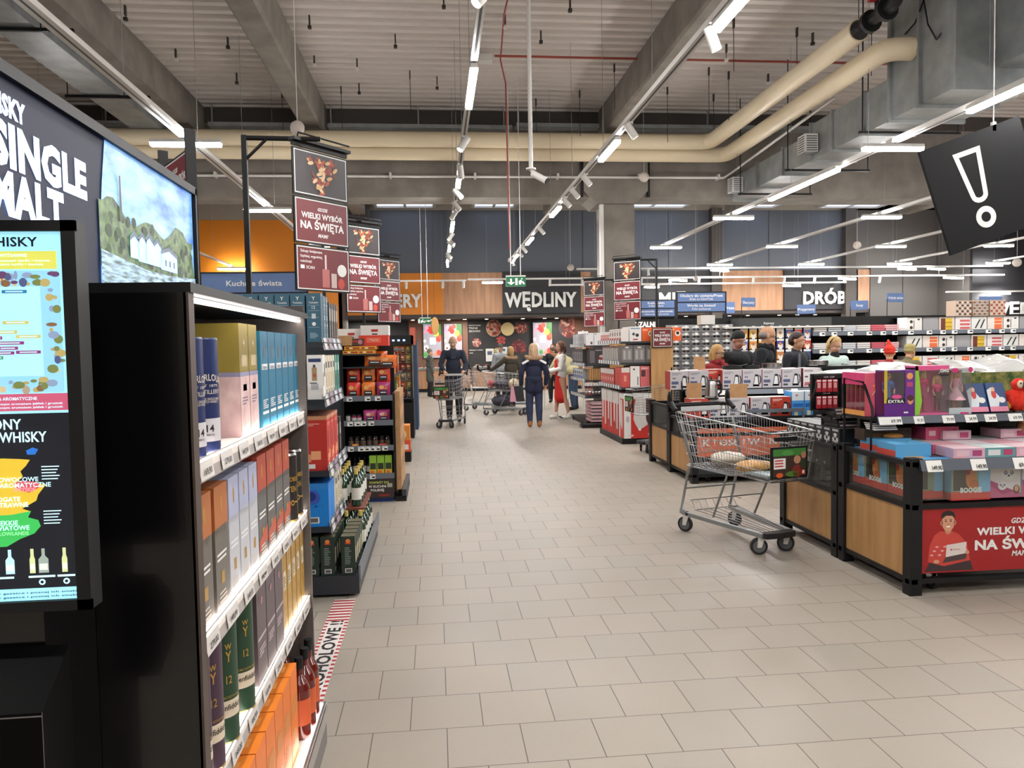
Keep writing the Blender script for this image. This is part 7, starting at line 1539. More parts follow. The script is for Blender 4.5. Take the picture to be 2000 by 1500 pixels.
for r_ in range(4):
    for k in range(8):
        c, cn = FC[(k * 3 + r_ * 5) % 8]
        pl('fc' + c, lambda: pbox('hanging_pack', .13, .02, .17, c, [('F', 0, 1, .78, 1, 'e8e6e2'), ('F', .15, .85, .1, .45, 'e8dcc8'), ('disc', .5, .5, .22, 'b07858')]), (5.38 + .165 * k, YS + .08, 1.63 - .19 * r_), 0, '%s carded pack on the hanging wall, %s row, %s from the left' % (cn, ORD[r_], ORD[k]), 'hanging pack', 'carded packs on the hanging wall')
        pl('tg', lambda: G().box(-.028, .028, -.002, 0, 0, .035, TAGM).box(-.003, .003, 0, .12, .01, .014, STEEL).build('price_hook'), (5.38 + .165 * k, YS + .06, 1.805 - .19 * r_), 0, 'white price card over the carded packs, %s row, %s from the left' % (ORD[r_], ORD[k]), 'price card', 'price cards over the carded packs')
tag(G().box(5.25, 6.6, YS + .16, YS + .18, .9, 1.84, BLK).build('hanging_wall'), 'black perforated wall carrying the carded packs', 'rack')
def towels(c, n=4):
    g = G(); m = mat('towel_' + c, hx(c), .9)
    for i in range(n): g.box(-.12, .12, -.1, .15, .036 * i, .036 * i + .03, m)
    return g.build('folded_towels')
for r_, z in ((0, 1.69), (1, 1.38), (2, 1.06)):
    for k, c in enumerate(('d8d6d2', 'c8ccd0', 'c4c8cc', 'd4d0cc', 'c8606c', 'd8a8ac')):
        pl('tow' + c, lambda: towels(c), (6.76 + .27 * k, YS + .14, z), 0, 'small pile of folded %s cloths, %s shelf down, %s across' % ({'d8d6d2': 'white', 'c8ccd0': 'pale grey', 'c4c8cc': 'grey', 'd4d0cc': 'cream', 'c8606c': 'red', 'd8a8ac': 'pink'}[c], ORD[r_], ORD[k]), 'towels', 'folded cloths on the back shelving')
BX = [('e4e2de', 'white', [('disc', .3, .7, .1, '2c2c30'), ('disc', .3, .3, .1, '3c2c28'), ('F', .45, .5, .2, .8, '4c4c4c'), ('F', .7, .85, .8, .9, '303030')]), ('e0d8d0', 'orange', [('F', .45, .95, .1, .9, 'e07040'), ('F', .45, .95, .45, .5, 'f0d0b8', .001), ('F', .45, .95, .7, .74, 'f0d0b8', .001)]),
      ('dcdcd8', 'patterned', [('poly', [(.2, .2), (.5, .8), (.6, .8), (.3, .2)], '2c2c2c'), ('poly', [(.55, .2), (.8, .8), (.9, .8), (.65, .2)], '2c2c2c')]), ('e2dcdc', 'red striped', [('F', .3, .95, .15, .3, 'c86464'), ('F', .3, .95, .4, .55, 'c86464'), ('F', .3, .95, .65, .8, 'c86464')]), ('d8d0c4', 'yellow', [('F', .1, .4, .1, .9, '6a3424'), ('F', .4, .85, .1, .9, 'd8b438'), ('F', .4, .85, .3, .34, '7a5a20', .001), ('F', .4, .85, .6, .64, '7a5a20', .001)]), ('9c9c9e', 'grey', [])]
for r_, z, h in ((0, 1.69, .26), (1, 1.38, .24), (2, 1.06, .2)):
    for k in range(12):
        b, cn, pr = BX[(k * 5 + r_ * 2) % 6]
        pl('bx%s%d' % (cn, r_), lambda: pbox('housewares_box', .29, .28, h, b, pr), (8.52 + .31 * k, YS + .18, z), 0, '%s housewares box on the back shelving, %s shelf down, %s across' % (cn, ORD[r_], ORD[k]), 'box', 'housewares boxes on the back shelving')
def cutlery(c1, c2):
    g = G(); carton(g, .3, .26, .28, c_('b8a08c'))
    for i in range(6):
        for j in range(5): g.box(-.14 + .05 * i, -.1 + .05 * i, -.132, -.13, .02 + .052 * j, .05 + .052 * j, c_(c1 if (i + j) % 2 else c2))
    return g.build('stacked_pack_box')
for k, (c1, c2) in enumerate((('3c2420', 'c8c4c0'), ('8c9498', '6a4034'), ('8c3430', 'c8b0a0'))): pl('cut%d' % k, lambda: cutlery(c1, c2), (9.45 + .33 * k, YS + .16, 1.96), 0, '%s patterned pack box piled on top of the back shelving' % ('dark brown', 'grey', 'brick red')[k], 'box', None)
tag(G().box(8.4, 12.5, YS + .02, YS + .5, 1.95, 1.959, BLK).build('top_shelf'), 'black top shelf of the back shelving at the right', 'shelf')

# ================================================================ deli counters and wall pictures
def counter(x0, x1, y0, lb, name='deli_counter'):
    o = thing(name, lb, 'deli counter', (0, 0, 0))
    G().box(x0, x1, y0, y0 + .9, 0, .12, BLK).build('plinth', o); G().box(x0, x1, y0 - .02, y0 + .9, .12, .78, WOODW).build('front_panel', o); G().box(x0, x1, y0 - .06, y0 + .95, .78, .84, STEEL).build('worktop', o)
    g = G(); g.quad((x0, y0, .84), (x1, y0, .84), (x1, y0 + .18, 1.3), (x0, y0 + .18, 1.3), GLS); g.box(x0, x1, y0 + .18, y0 + .7, 1.3, 1.32, GLS); g.build('glass_guard', o)
    n = int((x1 - x0) / .35); r = random.Random(int(x0 * 10) + 5)
    for i in range(n): 
        c = ('b8483c', 'd8a890', 'c8c0b0', '8c3028', 'e0d0c0', 'a86050')[r.randrange(6)]
        g = G(); g.box(x0 + .05 + .35 * i, x0 + .33 + .35 * i, y0 + .2, y0 + .6, .845, .87, WHT)
        for q in range(5): g.ball((x0 + .19 + .35 * i + .1 * (r.random() - .5), y0 + .4 + .25 * (r.random() - .5), .9), (.06, .06, .035), c_(c), 8, 5)
        g.build('food_tray', o)
    return o
counter(-3.6, 1.2, 27.0, 'oak-fronted deli counter under the two picture screens'); counter(1.3, 5.2, 27.0, 'oak-fronted sausage counter in the middle of the back wall'); counter(5.4, 10.6, 27.0, 'oak-fronted meat counter behind the column'); counter(11.6, 16.6, 27.0, 'oak-fronted poultry counter at the right')
def veg_screen(x, w, z0, h, lb):
    o = thing('picture_screen', lb, 'screen', (x, 31.86, z0)); G().box(-w / 2 - .03, w / 2 + .03, 0, .05, -.03, h + .03, BLK).build('frame', o)
    g = G(); L_ = lambda c: lit(c, .9); y = -.002
    g.quad((-w / 2, y, 0), (w / 2, y, 0), (w / 2, y, h), (-w / 2, y, h), L_('8c8890')); y -= .001
    g.quad((w * .2, y, h * .6), (w / 2, y, h * .6), (w / 2, y, h), (w * .2, y, h), L_('3c6a34')); r = random.Random(6)
    for i, (u, v, s, c) in enumerate(((.35, .85, .14, 'd83828'), (.55, .92, .12, 'e04830'), (.45, .78, .13, 'c82c24'), (.2, .9, .1, 'd890a8'), (.12, .78, .1, 'c88098'), (.72, .72, .15, 'b8c848'), (.85, .55, .14, 'd84030'), (.9, .62, .1, 'e05040'), (.15, .3, .13, 'e8e4d0'), (.15, .28, .06, '5a3424'), (.4, .12, .1, '3c7c34'), (.85, .15, .14, 'd03c2c'), (.65, .1, .1, 'e07868'), (.1, .1, .12, '3c8840'), (.07, .5, .07, 'e8e4e0'))):
        g.disc(((u - .5) * w, y - .0005 * (i + 1), v * h), X_, Z_, s * w, s * w * 1.15, L_(c), 14)
    g.quad((-w * .15, y - .01, h * .4), (w * .18, y - .01, h * .4), (w * .18, y - .01, h * .6), (-w * .15, y - .01, h * .6), lit('b8dcec', 1.1)); g.build('screen_sheet', o)
veg_screen(-.13, .74, 1.15, 1.4, 'bright vegetable picture screen at the left over the deli counter'); veg_screen(.73, .74, 1.15, 1.4, 'bright vegetable picture screen behind the man in the dark coat'); veg_screen(4.5, .8, 1.15, 1.4, 'bright vegetable picture screen right of the sausage pictures')
def mural(x, z, rx, rz, pal, lb, plate=None, seed=1):
    o = G(); r = random.Random(seed)
    if plate: o.disc((0, 0, 0), X_, Z_, rx, rz, c_(plate), 24)
    for k in range(60):
        a = r.random() * 2 * PI; q = r.random() ** .5 * .82; s = .16 + .12 * r.random()
        t = r.random() * PI; o.disc((rx * q * math.cos(a), -.001 - .0003 * k, rz * q * math.sin(a)), (math.cos(t), 0, math.sin(t)), (-math.sin(t), 0, math.cos(t)), rx * s, rz * s * .5, c_(pal[k % len(pal)]), 9)
    b = o.build('food_picture'); b.location = (x, 31.98, z); tag(b, lb, 'wall picture'); return b
MP = ['8c3c34', 'b06050', '6a2824', 'c8907c', '4c2420', 'a84c40']
mural(2.45, 2.35, .33, .36, MP, 'wall picture of sliced sausage on a pale oval board', 'b09878', 1); mural(3.6, 2.36, .3, .3, MP, 'wall picture of ham slices right of the round cheese', '3a2c2c', 2)
mural(2.75, 1.85, .22, .2, ['a83c3c', '8c2c30', 'c05c54'], 'small wall picture of red meat scraps', None, 3); mural(3.5, 1.55, .34, .32, ['6a2428', '8c3438', '4c1c20'], 'wall picture of dark sausages on a round plate', '3c2c30', 4)
mural(1.72, 1.75, .2, .2, ['8c3430', 'a86050', 'c8b0a0'], 'small round plate picture under the Polish words', '4c3c3c', 5); mural(5.65, 2.35, .45, .5, ['b06a60', '8c4440', 'c89888', '6a302c'], 'tall wall picture of raw meat cuts', '4a3838', 6); mural(2.6, 1.35, .2, .2, ['b8a878', '8c7c50', 'd8cc9c'], 'wall picture of a stacked cheese heap', None, 7)
for x in (8.6, 9.8, 10.7, 12.2, 13.4): mural(x, 2.2, .4, .3, ['5c2028', '7c3034', '4c1c20'], 'dark red meat picture on the back wall, at %s' % {8.6: 'the smokehouse lettering', 9.8: 'the left of the reading glasses sign', 10.7: 'the white box top', 12.2: 'the bright blue shelf sign', 13.4: 'the left of the poultry sign'}[x], '3a2428', int(x * 3))
o = G().cyl((0, 0, 0), (0, -.02, 0), .28, c_('d8c088'), n=24, capm=c_('dcc690')).build('cheese_wheel'); o.location = (3.02, 31.9, 2.3); tag(o, 'round pale cheese wheel disc on the black deli wall', 'cheese wheel')
o = G().cyl((0, 0, 0), (0, -.03, 0), .2, c_('c89858'), n=20).build('wooden_board'); o.location = (-.02, 26.0, 2.3); o.rotation_euler = (0, 0, .9); o.scale = (1, 1, 1.5); tag(o, 'oval wooden board hanging before the left picture screen', 'board'); G().cyl((0, 0, .2), (0, 0, 3.26), .004, BLK, n=4).build('wire', o)
for t, z, h, k in (('PRZYGOTUJEMY', 2.45, .05, 'thin uppermost'), ('TYLE ILE', 2.33, .07, 'bold second'), ('ZECHCESZ', 2.2, .07, 'bold third'), ('Najlepsze w mieście', 1.42, .05, 'lower'), ('smaki', 1.3, .05, 'lowest')):
    tag(G().text(t, (1.4, 31.97, z), X_, Z_, h, LET, .01).build('wall_lettering'), '%s line of white words on the black deli wall' % k, 'lettering')
for i, (x, z, w, h, c, lb) in enumerate(((1.9, .95, .28, .45, 'd8d8d4', 'pale price board on the sausage counter'), (2.35, 1.15, .35, .3, 'c4d4e0', 'bright scale display on the sausage counter'), (-1.9, .9, .4, .3, 'c8c4bc', 'pale box at the left end of the deli counter'))):
    o = G().box(-w / 2, w / 2, 0, .05, 0, h, BLK, F=c_(c)).box(-w * .3, w * .3, -.002, 0, h * .5, h * .8, mat('print_grey', (80, 90, 110), .5)).cyl((0, .03, -.3), (0, .03, 0), .02, BLK).build('counter_display'); o.location = (x, 26.9, z + .1); tag(o, lb, 'display')
# ================================================================ people
TMPS = bpy.data.scenes.new('side')
def blob(name, caps, m, voxel, parent=None, smooth=2, recolor=None):
    """caps: (p0, p1, r0, r1) round cones or (c, (rx, ry, rz)) ellipsoids, fused into one continuous surface"""
    g = G()
    for c in caps:
        if len(c) == 2: g.ball(c[0], c[1], m, 20, 12)
        else:
            p0, p1, a, b = c; g.cyl(p0, p1, a, m, r1=b, n=14); g.ball(p0, a, m, 14, 9); g.ball(p1, b, m, 14, 9)
    o = g.build(name)
    bm = bmesh.new(); bm.from_mesh(o.data); bmesh.ops.remove_doubles(bm, verts=bm.verts, dist=1e-5); bmesh.ops.recalc_face_normals(bm, faces=bm.faces); bm.to_mesh(o.data); bm.free()
    md = o.modifiers.new('r', 'REMESH'); md.mode = 'VOXEL'; md.voxel_size = voxel
    if smooth: s = o.modifiers.new('s', 'SMOOTH'); s.factor = .6; s.iterations = smooth
    COL.objects.unlink(o); TMPS.collection.objects.link(o); VL = TMPS.view_layers[0]; VL.update(); dg = VL.depsgraph; dg.update()
    me = bpy.data.meshes.new_from_object(o.evaluated_get(dg)); TMPS.collection.objects.unlink(o); COL.objects.link(o); old = o.data; o.modifiers.clear(); o.data = me; bpy.data.meshes.remove(old)
    me.materials.clear(); me.materials.append(m)
    me.polygons.foreach_set('use_smooth', [True] * len(me.polygons))
    if recolor:
        for mm in recolor[0]: me.materials.append(mm)
        for p in me.polygons: p.material_index = recolor[1](p.center)
    if parent: o.parent = parent
    return o
def V(*a): return Vector(a)
CLO = {}
def cloth(h, h2=None): return noisy('fabric_' + h, hx(h), hx(h2) if h2 else tuple(min(255, v + 10) for v in hx(h)), 30, .9)
def person(label, x, y, rz, H, skin='c89878', top='1c2030', topl=.84, bottom='1a1a1e', shoes='1a1a1c', hair=None, hat=None, arms=None, legs=None, lean=0.0, side=0.0, head=(0, 0), female=False, extra=None, group='people', vox=.012, skirt=None, glasses=False, bulk=1.0, bare=False):
    s = H / 1.75; o = thing('person', label, 'person', (x, y, 0), rz)
    def P(a, b, c): return V(a * s, b * s, c * s)
    hip = P(0, 0, .93)
    def T(a, b, c):   # torso space, bent about the hips towards -y
        v = V(a, b, c - .93); c_, s_ = math.cos(lean), math.sin(lean); v = V(v.x, v.y * c_ - v.z * s_, v.y * s_ + v.z * c_); c_, s_ = math.cos(side), math.sin(side); v = V(v.x * c_ - v.z * s_, v.y, v.x * s_ + v.z * c_)
        return V(v.x * s, v.y * s, (v.z + .93) * s)
    sw = .165 if female else .185; hw = .09
    arms = arms or {}; legs = legs or {}
    A = {}; Lg = {}
    for k, q in ((-1, 'l'), (1, 'r')):
        sh = T(k * sw, 0, 1.42); e, w = arms.get(q, ((k * (sw + .05), .03, 1.13), (k * (sw + .04), -.06, .88)))
        A[q] = (sh, P(*e) if q in arms and arms[q] else T(*e), P(*w) if q in arms and arms[q] else T(*w))
        hpj = P(k * hw, 0, .9); kn, an = legs.get(q, ((k * .1, -.02, .49), (k * .1, .02, .09))); Lg[q] = (hpj, P(*kn), P(*an))
    nb, hc = T(0, .01, 1.46), T(0, -.015, 1.635)
    hp_, hy = head     # head nod and turn
    R_ = Matrix.Rotation(hy, 3, 'Z') @ Matrix.Rotation(hp_ + lean * .6, 3, 'X')
    def Hd(a, b, c): return hc + R_ @ V(a * s, b * s, c * s) * 1.1
    caps = [(T(0, 0, 1.36), (.15 * s, .1 * s, .14 * s)), (T(0, 0, 1.12), (.125 * s, .095 * s, .2 * s)), (P(0, 0, .93), (.15 * s, .105 * s, .12 * s)), (nb, hc, .055 * s, .05 * s), (T(-sw + .03, 0, 1.4), T(sw - .03, 0, 1.4), .06 * s, .06 * s),
            (Hd(0, .01, .03), (.08 * s, .098 * s, .092 * s)), (Hd(0, -.015, -.035), (.064 * s, .077 * s, .08 * s)), (Hd(0, -.055, -.085), (.026 * s, .022 * s, .02 * s)), (Hd(0, -.082, .005), Hd(0, -.1, -.022), .009 * s, .013 * s), (Hd(0, -.07, .035), (.05 * s, .02 * s, .012 * s)), (Hd(-.03, -.066, -.018), (.022 * s, .018 * s, .02 * s)), (Hd(.03, -.066, -.018), (.022 * s, .018 * s, .02 * s)), (Hd(0, -.078, -.055), (.022 * s, .012 * s, .01 * s)),
            (Hd(-.074, .01, -.005), (.01 * s, .018 * s, .03 * s)), (Hd(.074, .01, -.005), (.01 * s, .018 * s, .03 * s))]
    for q, k in (('l', -1), ('r', 1)):
        sh, e, w = A[q]; caps += [(sh, e, .046 * s, .038 * s), (e, w, .036 * s, .026 * s)]
        d = (w - e).normalized(); up_ = V(0, 0, 1) if abs(d.z) < .8 else V(0, -1, 0); sd_ = d.cross(up_).normalized(); n_ = sd_.cross(d)
        palm = w + d * .05 * s; caps.append((w, palm + d * .02 * s, .026 * s, .03 * s))
        for i, L in enumerate((.05, .062, .058, .045)):
            b_ = palm + d * .03 * s + sd_ * (-.027 + .018 * i) * s; m1 = b_ + (d * .8 - n_ * .35).normalized() * L * .55 * s; m2 = m1 + (d * .3 - n_ * .9).normalized() * L * .45 * s
            caps += [(b_, m1, .0105 * s, .01 * s), (m1, m2, .01 * s, .009 * s)]
        tb = w + d * .03 * s - sd_ * .026 * s; caps += [(tb, tb + (d * .6 - sd_ * .7 - n_ * .2).normalized() * .045 * s, .013 * s, .011 * s)]
        h_, kn, an = Lg[q]; caps += [(h_, kn, .078 * s, .055 * s), (kn, kn.lerp(an, .35) + V(0, .012 * s, 0), .052 * s, .052 * s), (kn.lerp(an, .35) + V(0, .012 * s, 0), an, .05 * s, .034 * s), (an, an + V(0, -.1 * s, -.045 * s), .036 * s, .028 * s)]
    skm = noisy('skin_' + skin, hx(skin), tuple(max(0, v - 12) for v in hx(skin)), 30, .55)
    def face(c):
        l = R_.inverted() @ (c - hc) / s
        if (Hd(0, -.08, -.05) - c).length < .024 * s and abs(l.z + .055) < .011 and l.y < -.06: return 1
        return 0
    blob('body', caps, skm, vox * .75, o, 2, ((mat('lips_' + skin, tuple(int(v * m_) for v, m_ in zip(hx(skin), (.85, .6, .58))), .5),), face))
    for k in (-1, 1):
        e = G(); e.ball(Hd(k * .03, -.0765, .012), (.013 * s, .007 * s, .008 * s), mat('eye_white', (216, 210, 204), .3), 10, 6); e.ball(Hd(k * .03, -.083, .011), (.006 * s, .003 * s, .006 * s), INK, 8, 5); e.build('eye', o)
        e = G(); e.tube([Hd(k * .014, -.087, .03), Hd(k * .03, -.088, .034), Hd(k * .048, -.078, .03)], .0035 * s, cloth(hair[0] if hair and hair[1] != 'bald' else '6a5a50'), 5); e.build('eyebrow', o)
    if glasses:
        g = G()
        for k in (-1, 1): g.tube([Hd(k * .032 + .022 * math.cos(t), -.096, .008 + .017 * math.sin(t)) for t in [PI * 2 * i / 12 for i in range(12)]], .0022 * s, INK, 4, True); g.tube([Hd(k * .054, -.094, .012), Hd(k * .078, .0, .01)], .002 * s, INK, 4)
        g.tube([Hd(-.01, -.098, .01), Hd(.01, -.098, .01)], .002 * s, INK, 4); g.build('glasses', o)
    # clothes
    b = bulk; tm = cloth(top)
    tc = [(T(0, 0, 1.37), (.18 * s * b, .125 * s * b, .13 * s)), (T(0, 0, 1.15), (.16 * s * b, .125 * s * b, .22 * s)), (T(0, .0, 1.0), (.175 * s * b, .13 * s * b, .14 * s)), (T(-sw + .02, 0, 1.41), T(sw - .02, 0, 1.41), .073 * s * b, .073 * s * b), (T(0, .01, 1.44), T(0, .01, 1.5), .075 * s, .062 * s)]
    if topl < .9: tc += [(P(-.06, 0, .95), P(-.07, 0, topl + .08), .115 * s * b, .115 * s * b), (P(.06, 0, .95), P(.07, 0, topl + .08), .115 * s * b, .115 * s * b)]
    for q in 'lr':
        sh, e, w = A[q]; tc += [(sh, e, .066 * s * b, .056 * s * b), (e, w - (w - e).normalized() * .01 * s, .054 * s * b, .042 * s * b)]
    blob('jacket' if not bare else 'blouse', tc, tm, vox, o, 3)
    if not bare:
        bc = [(P(0, 0, .93), (.16 * s, .115 * s, .12 * s))]
        for q in 'lr': h_, kn, an = Lg[q]; bc += [(h_, kn, .1 * s, .08 * s), (kn, kn.lerp(an, .4) + V(0, .01 * s, 0), .08 * s, .074 * s), (kn.lerp(an, .4), an + V(0, 0, .01 * s), .074 * s, .056 * s)]
        blob('trousers', bc, cloth(bottom), vox, o, 2)
    sc_ = []
    for q in 'lr':
        an = Lg[q][2]; sc_.append([(an + V(0, .02 * s, -.03 * s), an + V(0, -.12 * s, -.05 * s), .048 * s, .038 * s), (an + V(0, .01 * s, .03 * s), an + V(0, 0, -.03 * s), .05 * s, .05 * s)])
    for k in sc_:
        so = blob('shoe', k, cloth(shoes), .012, o, 1)
        for v in so.data.vertices: v.co.z = max(v.co.z, .002)
    # hair and hats
    if hair:
        hm = noisy('hair_' + hair[0], hx(hair[0]), tuple(max(0, int(v * .8)) for v in hx(hair[0])), 26, .6, stretch=(3, 3, .6)); st = hair[1]
        hcps = []
        if st == 'bald': hcps = [(Hd(0, .035, .0), (.087 * s, .078 * s, .055 * s))]
        else:
            hcps = [(Hd(0, .022, .05), (.09 * s, .098 * s, .08 * s)), (Hd(0, .05, .0), (.086 * s, .066 * s, .085 * s))]
            if st in ('long', 'mid', 'tail'):
                z = {'long': -.2, 'mid': -.09, 'tail': -.04}[st]
                for k in (-1, 1): hcps += [(Hd(k * .06, .01, .03), Hd(k * .068, .0 if st != 'tail' else .03, z), .032 * s, .03 * s)]
                if st != 'tail': hcps += [(Hd(0, .06, 0), Hd(0, .07, z), .07 * s, .06 * s)]
                else: hcps += [(Hd(0, .1, .02), Hd(.02, .11, -.16), .035 * s, .022 * s)]
        blob('hair', hcps, hm, .01, o, 2)
    if hat:
        hm = cloth(hat[0]); hc2 = [(Hd(0, .012, .06), (.093 * s, .1 * s, .085 * s)), (Hd(0, .03, .02), (.09 * s, .085 * s, .05 * s))]
        if hat[1] == 'cap': hc2 += [(Hd(0, -.09, .05), (.06 * s, .06 * s, .012 * s))]
        if hat[1] == 'pointed': hc2 += [(Hd(0, .01, .08), Hd(.02, .02, .2), .07 * s, .02 * s)]
        blob('hat', hc2, hm, .01, o, 2)
    if extra: extra(o, s, T, Hd, A, P)
    return o
FUR = noisy('fur_trim', (122, 94, 70), (176, 146, 116), 60, .95)
def furhood(o, s, T, Hd, A, P, y=.02):
    caps = []
    for i in range(9):
        a = PI * i / 8; p = T(.15 * math.cos(a), y + .11 * math.sin(a), 1.47 - .02 * math.sin(a)); caps.append((p, (.05 * s, .045 * s, .05 * s)))
    o2 = blob('fur_collar', caps, FUR, .014, o, 0)
    for v in o2.data.vertices: v.co += V(1, 1, 1) * 0 + Vector((noise.noise(v.co * 60), noise.noise(v.co * 60 + V(9, 0, 0)), noise.noise(v.co * 60 + V(0, 9, 0)))) * .012
def scarf(c, r=.075):
    def f(o, s, T, Hd, A, P):
        caps = [(T(.07 * math.cos(2 * PI * i / 10), -.01 + .075 * math.sin(2 * PI * i / 10), 1.50 + .012 * math.sin(3 * i)), (.04 * s, .04 * s, .04 * s)) for i in range(10)] + [(T(.02, -.1, 1.46), T(.03, -.13, 1.25), .04 * s, .035 * s)]
        blob('scarf', caps, cloth(c), .011, o, 2)
    return f
# --- aisle people
def manx(o, s, T, Hd, A, P): G().prism([(T(-.05, 0, 0).x, 1.3 * s), (T(.05, 0, 0).x, 1.3 * s), (.03 * s, 1.5 * s), (-.03 * s, 1.5 * s)], 'y', -.135 * s, -.12 * s, cloth('2c3040')).build('shirt_front', o)
person('bald person in dark navy coat pushing a cart towards the camera', .36, 15.98, 0, 1.78, top='1a2030', topl=.62, bottom='202026', hair=('8a8078', 'bald'), arms={'l': ((-.26, -.1, 1.18), (-.2, -.26, 1.06)), 'r': ((.26, -.1, 1.18), (.2, -.26, 1.06))}, head=(.35, -.1), extra=manx, bulk=1.0, skin='c49a80')
def w2x(o, s, T, Hd, A, P):
    furhood(o, s, T, Hd, A, P)
    for k in (-1, 1): G(Matrix.Translation(T(k * .18, .085, 1.38)) @ Matrix.Rotation(k * .5, 4, 'Y')).box(-.075, .075, -.01, .02, -.02, .02, WHT).build('shoulder_patch', o)
person('person seen from behind in navy parka with fur hood and tan boots', 1.86, 14.45, PI, 1.6, top='161c34', topl=.72, bottom='28324e', shoes='9a6434', hair=('c8a888', 'long'), arms={'l': ((-.27, .04, 1.15), (-.25, -.02, .9)), 'r': ((.27, .04, 1.15), (.27, -.02, .88))}, female=True, extra=w2x, bulk=1.08)
def w3x(o, s, T, Hd, A, P): furhood(o, s, T, Hd, A, P)
person('person from behind in olive brown parka, mid-step beside the full carts', 1.78, 18.15, PI + .35, 1.55, top='3c362c', topl=.62, bottom='1c1c20', shoes='6a5448', hair=('b8925c', 'mid'), arms={'l': ((-.27, .04, 1.12), (-.24, -.05, .9)), 'r': ((.36, -.08, 1.25), (.5, -.2, 1.12))}, legs={'l': ((-.1, -.14, .5), (-.1, -.08, .1)), 'r': ((.1, .04, .48), (.12, .24, .14))}, female=True, extra=w3x, bulk=1.15)
def w4x(o, s, T, Hd, A, P):
    r = mat('red_apron_cloth', (206, 34, 30), .7)
    ap = blob('apron', [(P(0, -.01, .96), (.15 * s, .125 * s, .07 * s)), (P(0, -.015, .9), P(0, -.02, .5), .125 * s, .15 * s)], r, .012, o, 2)
    G().tube([T(-.08, -.115, 1.06), T(-.075, -.12, 1.3), T(-.06, -.02, 1.5)], .022 * s, r).tube([T(.08, -.115, 1.06), T(.075, -.12, 1.3), T(.06, -.02, 1.5)], .022 * s, r).box(-.09 * s, .09 * s, -.14 * s, -.125 * s, 1.0 * s, 1.28 * s, r).build('apron_bib', o)
    for k in (-1, 1): G().box(k * .115 * s - .045, k * .115 * s + .045, -.05, .0, .03, .05, INK).build('shoe_stripe', o)
person('person in white blouse and red apron holding a white tray', 2.64, 15.95, -PI / 2, 1.64, skin='cc9c84', top='dcd8d4', topl=1.0, shoes='dcdad6', hair=('6a4230', 'mid'), arms={'l': ((-.22, -.05, 1.15), (-.13, -.3, 1.08)), 'r': ((.22, -.05, 1.15), (.13, -.3, 1.08))}, legs={'l': ((-.1, -.1, .49), (-.1, -.12, .09)), 'r': ((.1, .06, .49), (.1, .14, .09))}, female=True, extra=w4x, bare=True, head=(.1, 0), bulk=.92)
o = thing('serving_tray', 'white tray held out by the red-aproned person', 'tray', (2.2, 15.95, 1.03)); G().box(-.16, .14, -.2, .2, 0, .02, WHM).build('tray_base', o); G().box(-.16, .14, -.2, -.19, .02, .05, WHM).box(-.16, .14, .19, .2, .02, .05, WHM).build('tray_rim', o)
person('bent person in beige jacket and blue jeans leaning over the sampling table', 3.3, 18.1, -PI / 2 - .5, 1.72, top='b0a680', topl=.88, bottom='2c3c54', hair=('5a4a3c', 'short'), lean=.75, arms={'l': ((-.2, -.45, 1.1), (-.15, -.6, .9)), 'r': ((.2, -.45, 1.1), (.15, -.62, .9))}, bulk=1.25)
person('person in grey coat and knitted grey hat far off at the left counter', -.2, 24.3, PI / 2 + .3, 1.52, top='4a4c48', topl=.55, bottom='18181a', hat=('6a6862', 'knit'), female=True, bulk=1.1)
person('person in striped grey top with dark cap behind the full carts', 1.85, 21.8, .2, 1.62, top='8c9094', topl=.9, hat=('3c3a38', 'cap'), bulk=1.05)
person('dark-clothed person standing behind the red-aproned one', 3.2, 20.6, -.4, 1.6, top='1a1a1e', topl=.8, hair=('3a2a22', 'mid'), skin='b8765c')
def tote():
    g = G(); g.prism([(-.14, 0), (.14, 0), (.11, .3), (-.11, .3)], 'y', -.05, .05, c_('222226')); g.prism([(-.14, .002), (-.02, .002), (-.07, .3), (-.115, .3)], 'y', -.052, -.0505, c_('c890a0')); g.tube([(-.07, 0, .3), (-.05, 0, .45), (.05, 0, .45), (.07, 0, .3)], .008, BLK); return g.build('tote_bag')
o = tote(); o.location = (1.53, 14.47, .5); tag(o, 'black and pink tote bag carried by the navy parka person', 'bag')
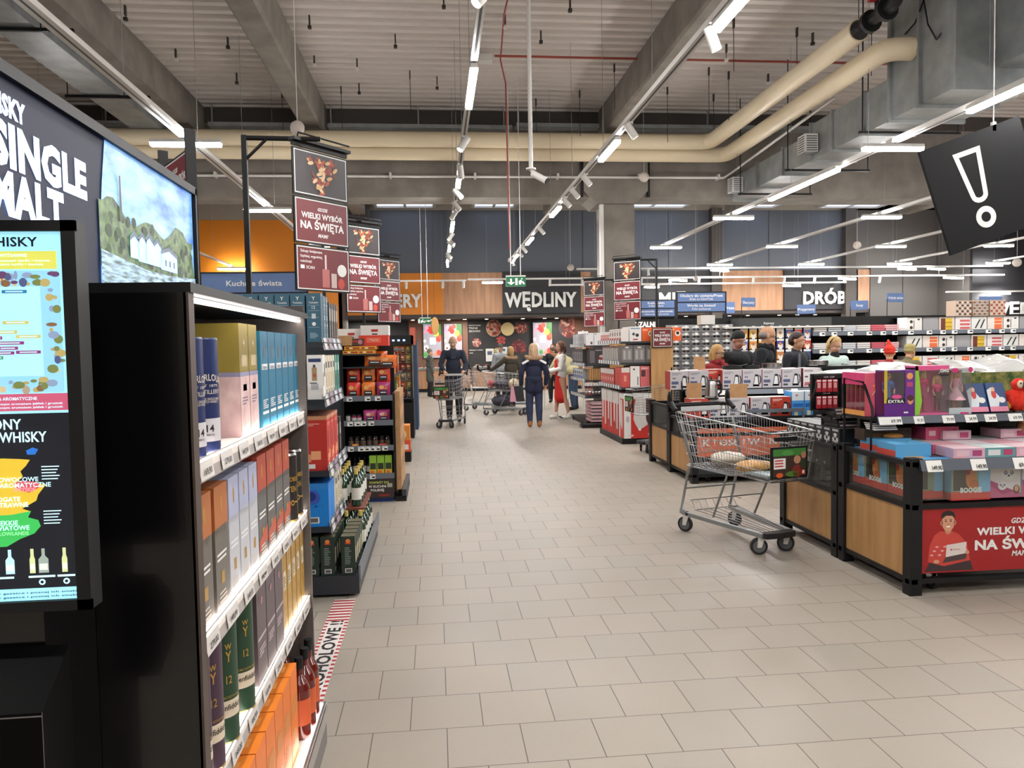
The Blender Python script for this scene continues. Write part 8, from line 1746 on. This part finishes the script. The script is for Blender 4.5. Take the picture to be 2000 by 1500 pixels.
# --- shoppers behind the kettle boxes
person('fair-haired person with glasses and red scarf behind the cardboard flap', 3.70, 9.75, .4, 1.52, top='8c2428', topl=.85, hair=('c89c5c', 'mid'), glasses=True, female=True, extra=scarf('8c2428'), vox=.011, head=(.25, .2))
person('person in black beanie and black jacket between two shoppers', 4.06, 9.95, .2, 1.69, top='17191c', topl=.8, hat=('141816', 'beanie'), vox=.011, head=(.35, .3), bulk=1.1, skin='b88470')
person('grey-haired person with glasses and black coat, in profile', 4.13, 9.4, 1.0, 1.75, top='14161c', topl=.6, hair=('8c8480', 'bald'), glasses=True, extra=scarf('101014'), vox=.011, head=(.3, .4), bulk=1.08, lean=.12)
def r4x(o, s, T, Hd, A, P): G().box(-.13 * s, -.09 * s, -.14 * s, -.125 * s, 1.1 * s, 1.46 * s, c_('5c6068')).build('jacket_stripe', o)
person('short-haired young person in dark jacket with grey stripe', 4.80, 9.75, .45, 1.67, top='202228', topl=.88, hair=('32241e', 'short'), vox=.011, head=(.25, .4), extra=r4x, bulk=1.0)
def r5x(o, s, T, Hd, A, P):
    G().tube([Hd(.084 * math.cos(PI * i / 10), .0, .03 + .088 * math.sin(PI * i / 10)) for i in range(11)], .01 * s, BLK, 6).build('headband', o)
    blob('collar', [(T(0, -.02, 1.46), T(0, -.02, 1.5), .075 * s, .065 * s)], cloth('121214'), .011, o, 1)
person('fair-haired person with black headband and pale mint jacket', 5.27, 9.65, .1, 1.6, top='b4c8c2', topl=.85, hair=('c8a468', 'tail'), vox=.011, head=(.45, .1), extra=r5x, female=True, bulk=1.05, skin='d0a088')
person('small person in bright red pointed hat before the back shelving', 6.4, 10.2, 2.6, 1.46, top='8c2420', topl=.8, hat=('c02a1c', 'pointed'), female=True)
person('person in olive cap bending beside the red hat', 6.75, 10.45, 2.0, 1.5, top='5c5438', topl=.8, hat=('8c8050', 'cap'), lean=.3)
# --- low sampling table and counter at the end of the aisle
o = thing('sampling_table', 'small white sampling table with bowls at the end of the aisle', 'table', (2.95, 18.8, 0)); G().box(-.35, .35, -.3, .3, .85, .88, WHM).build('tabletop', o)
for a in (-1, 1):
    for b in (-1, 1): G().cyl((a * .3, b * .25, 0), (a * .3, b * .25, .85), .015, WHM, n=8).build('leg', o)
bpy.data.scenes.remove(TMPS)
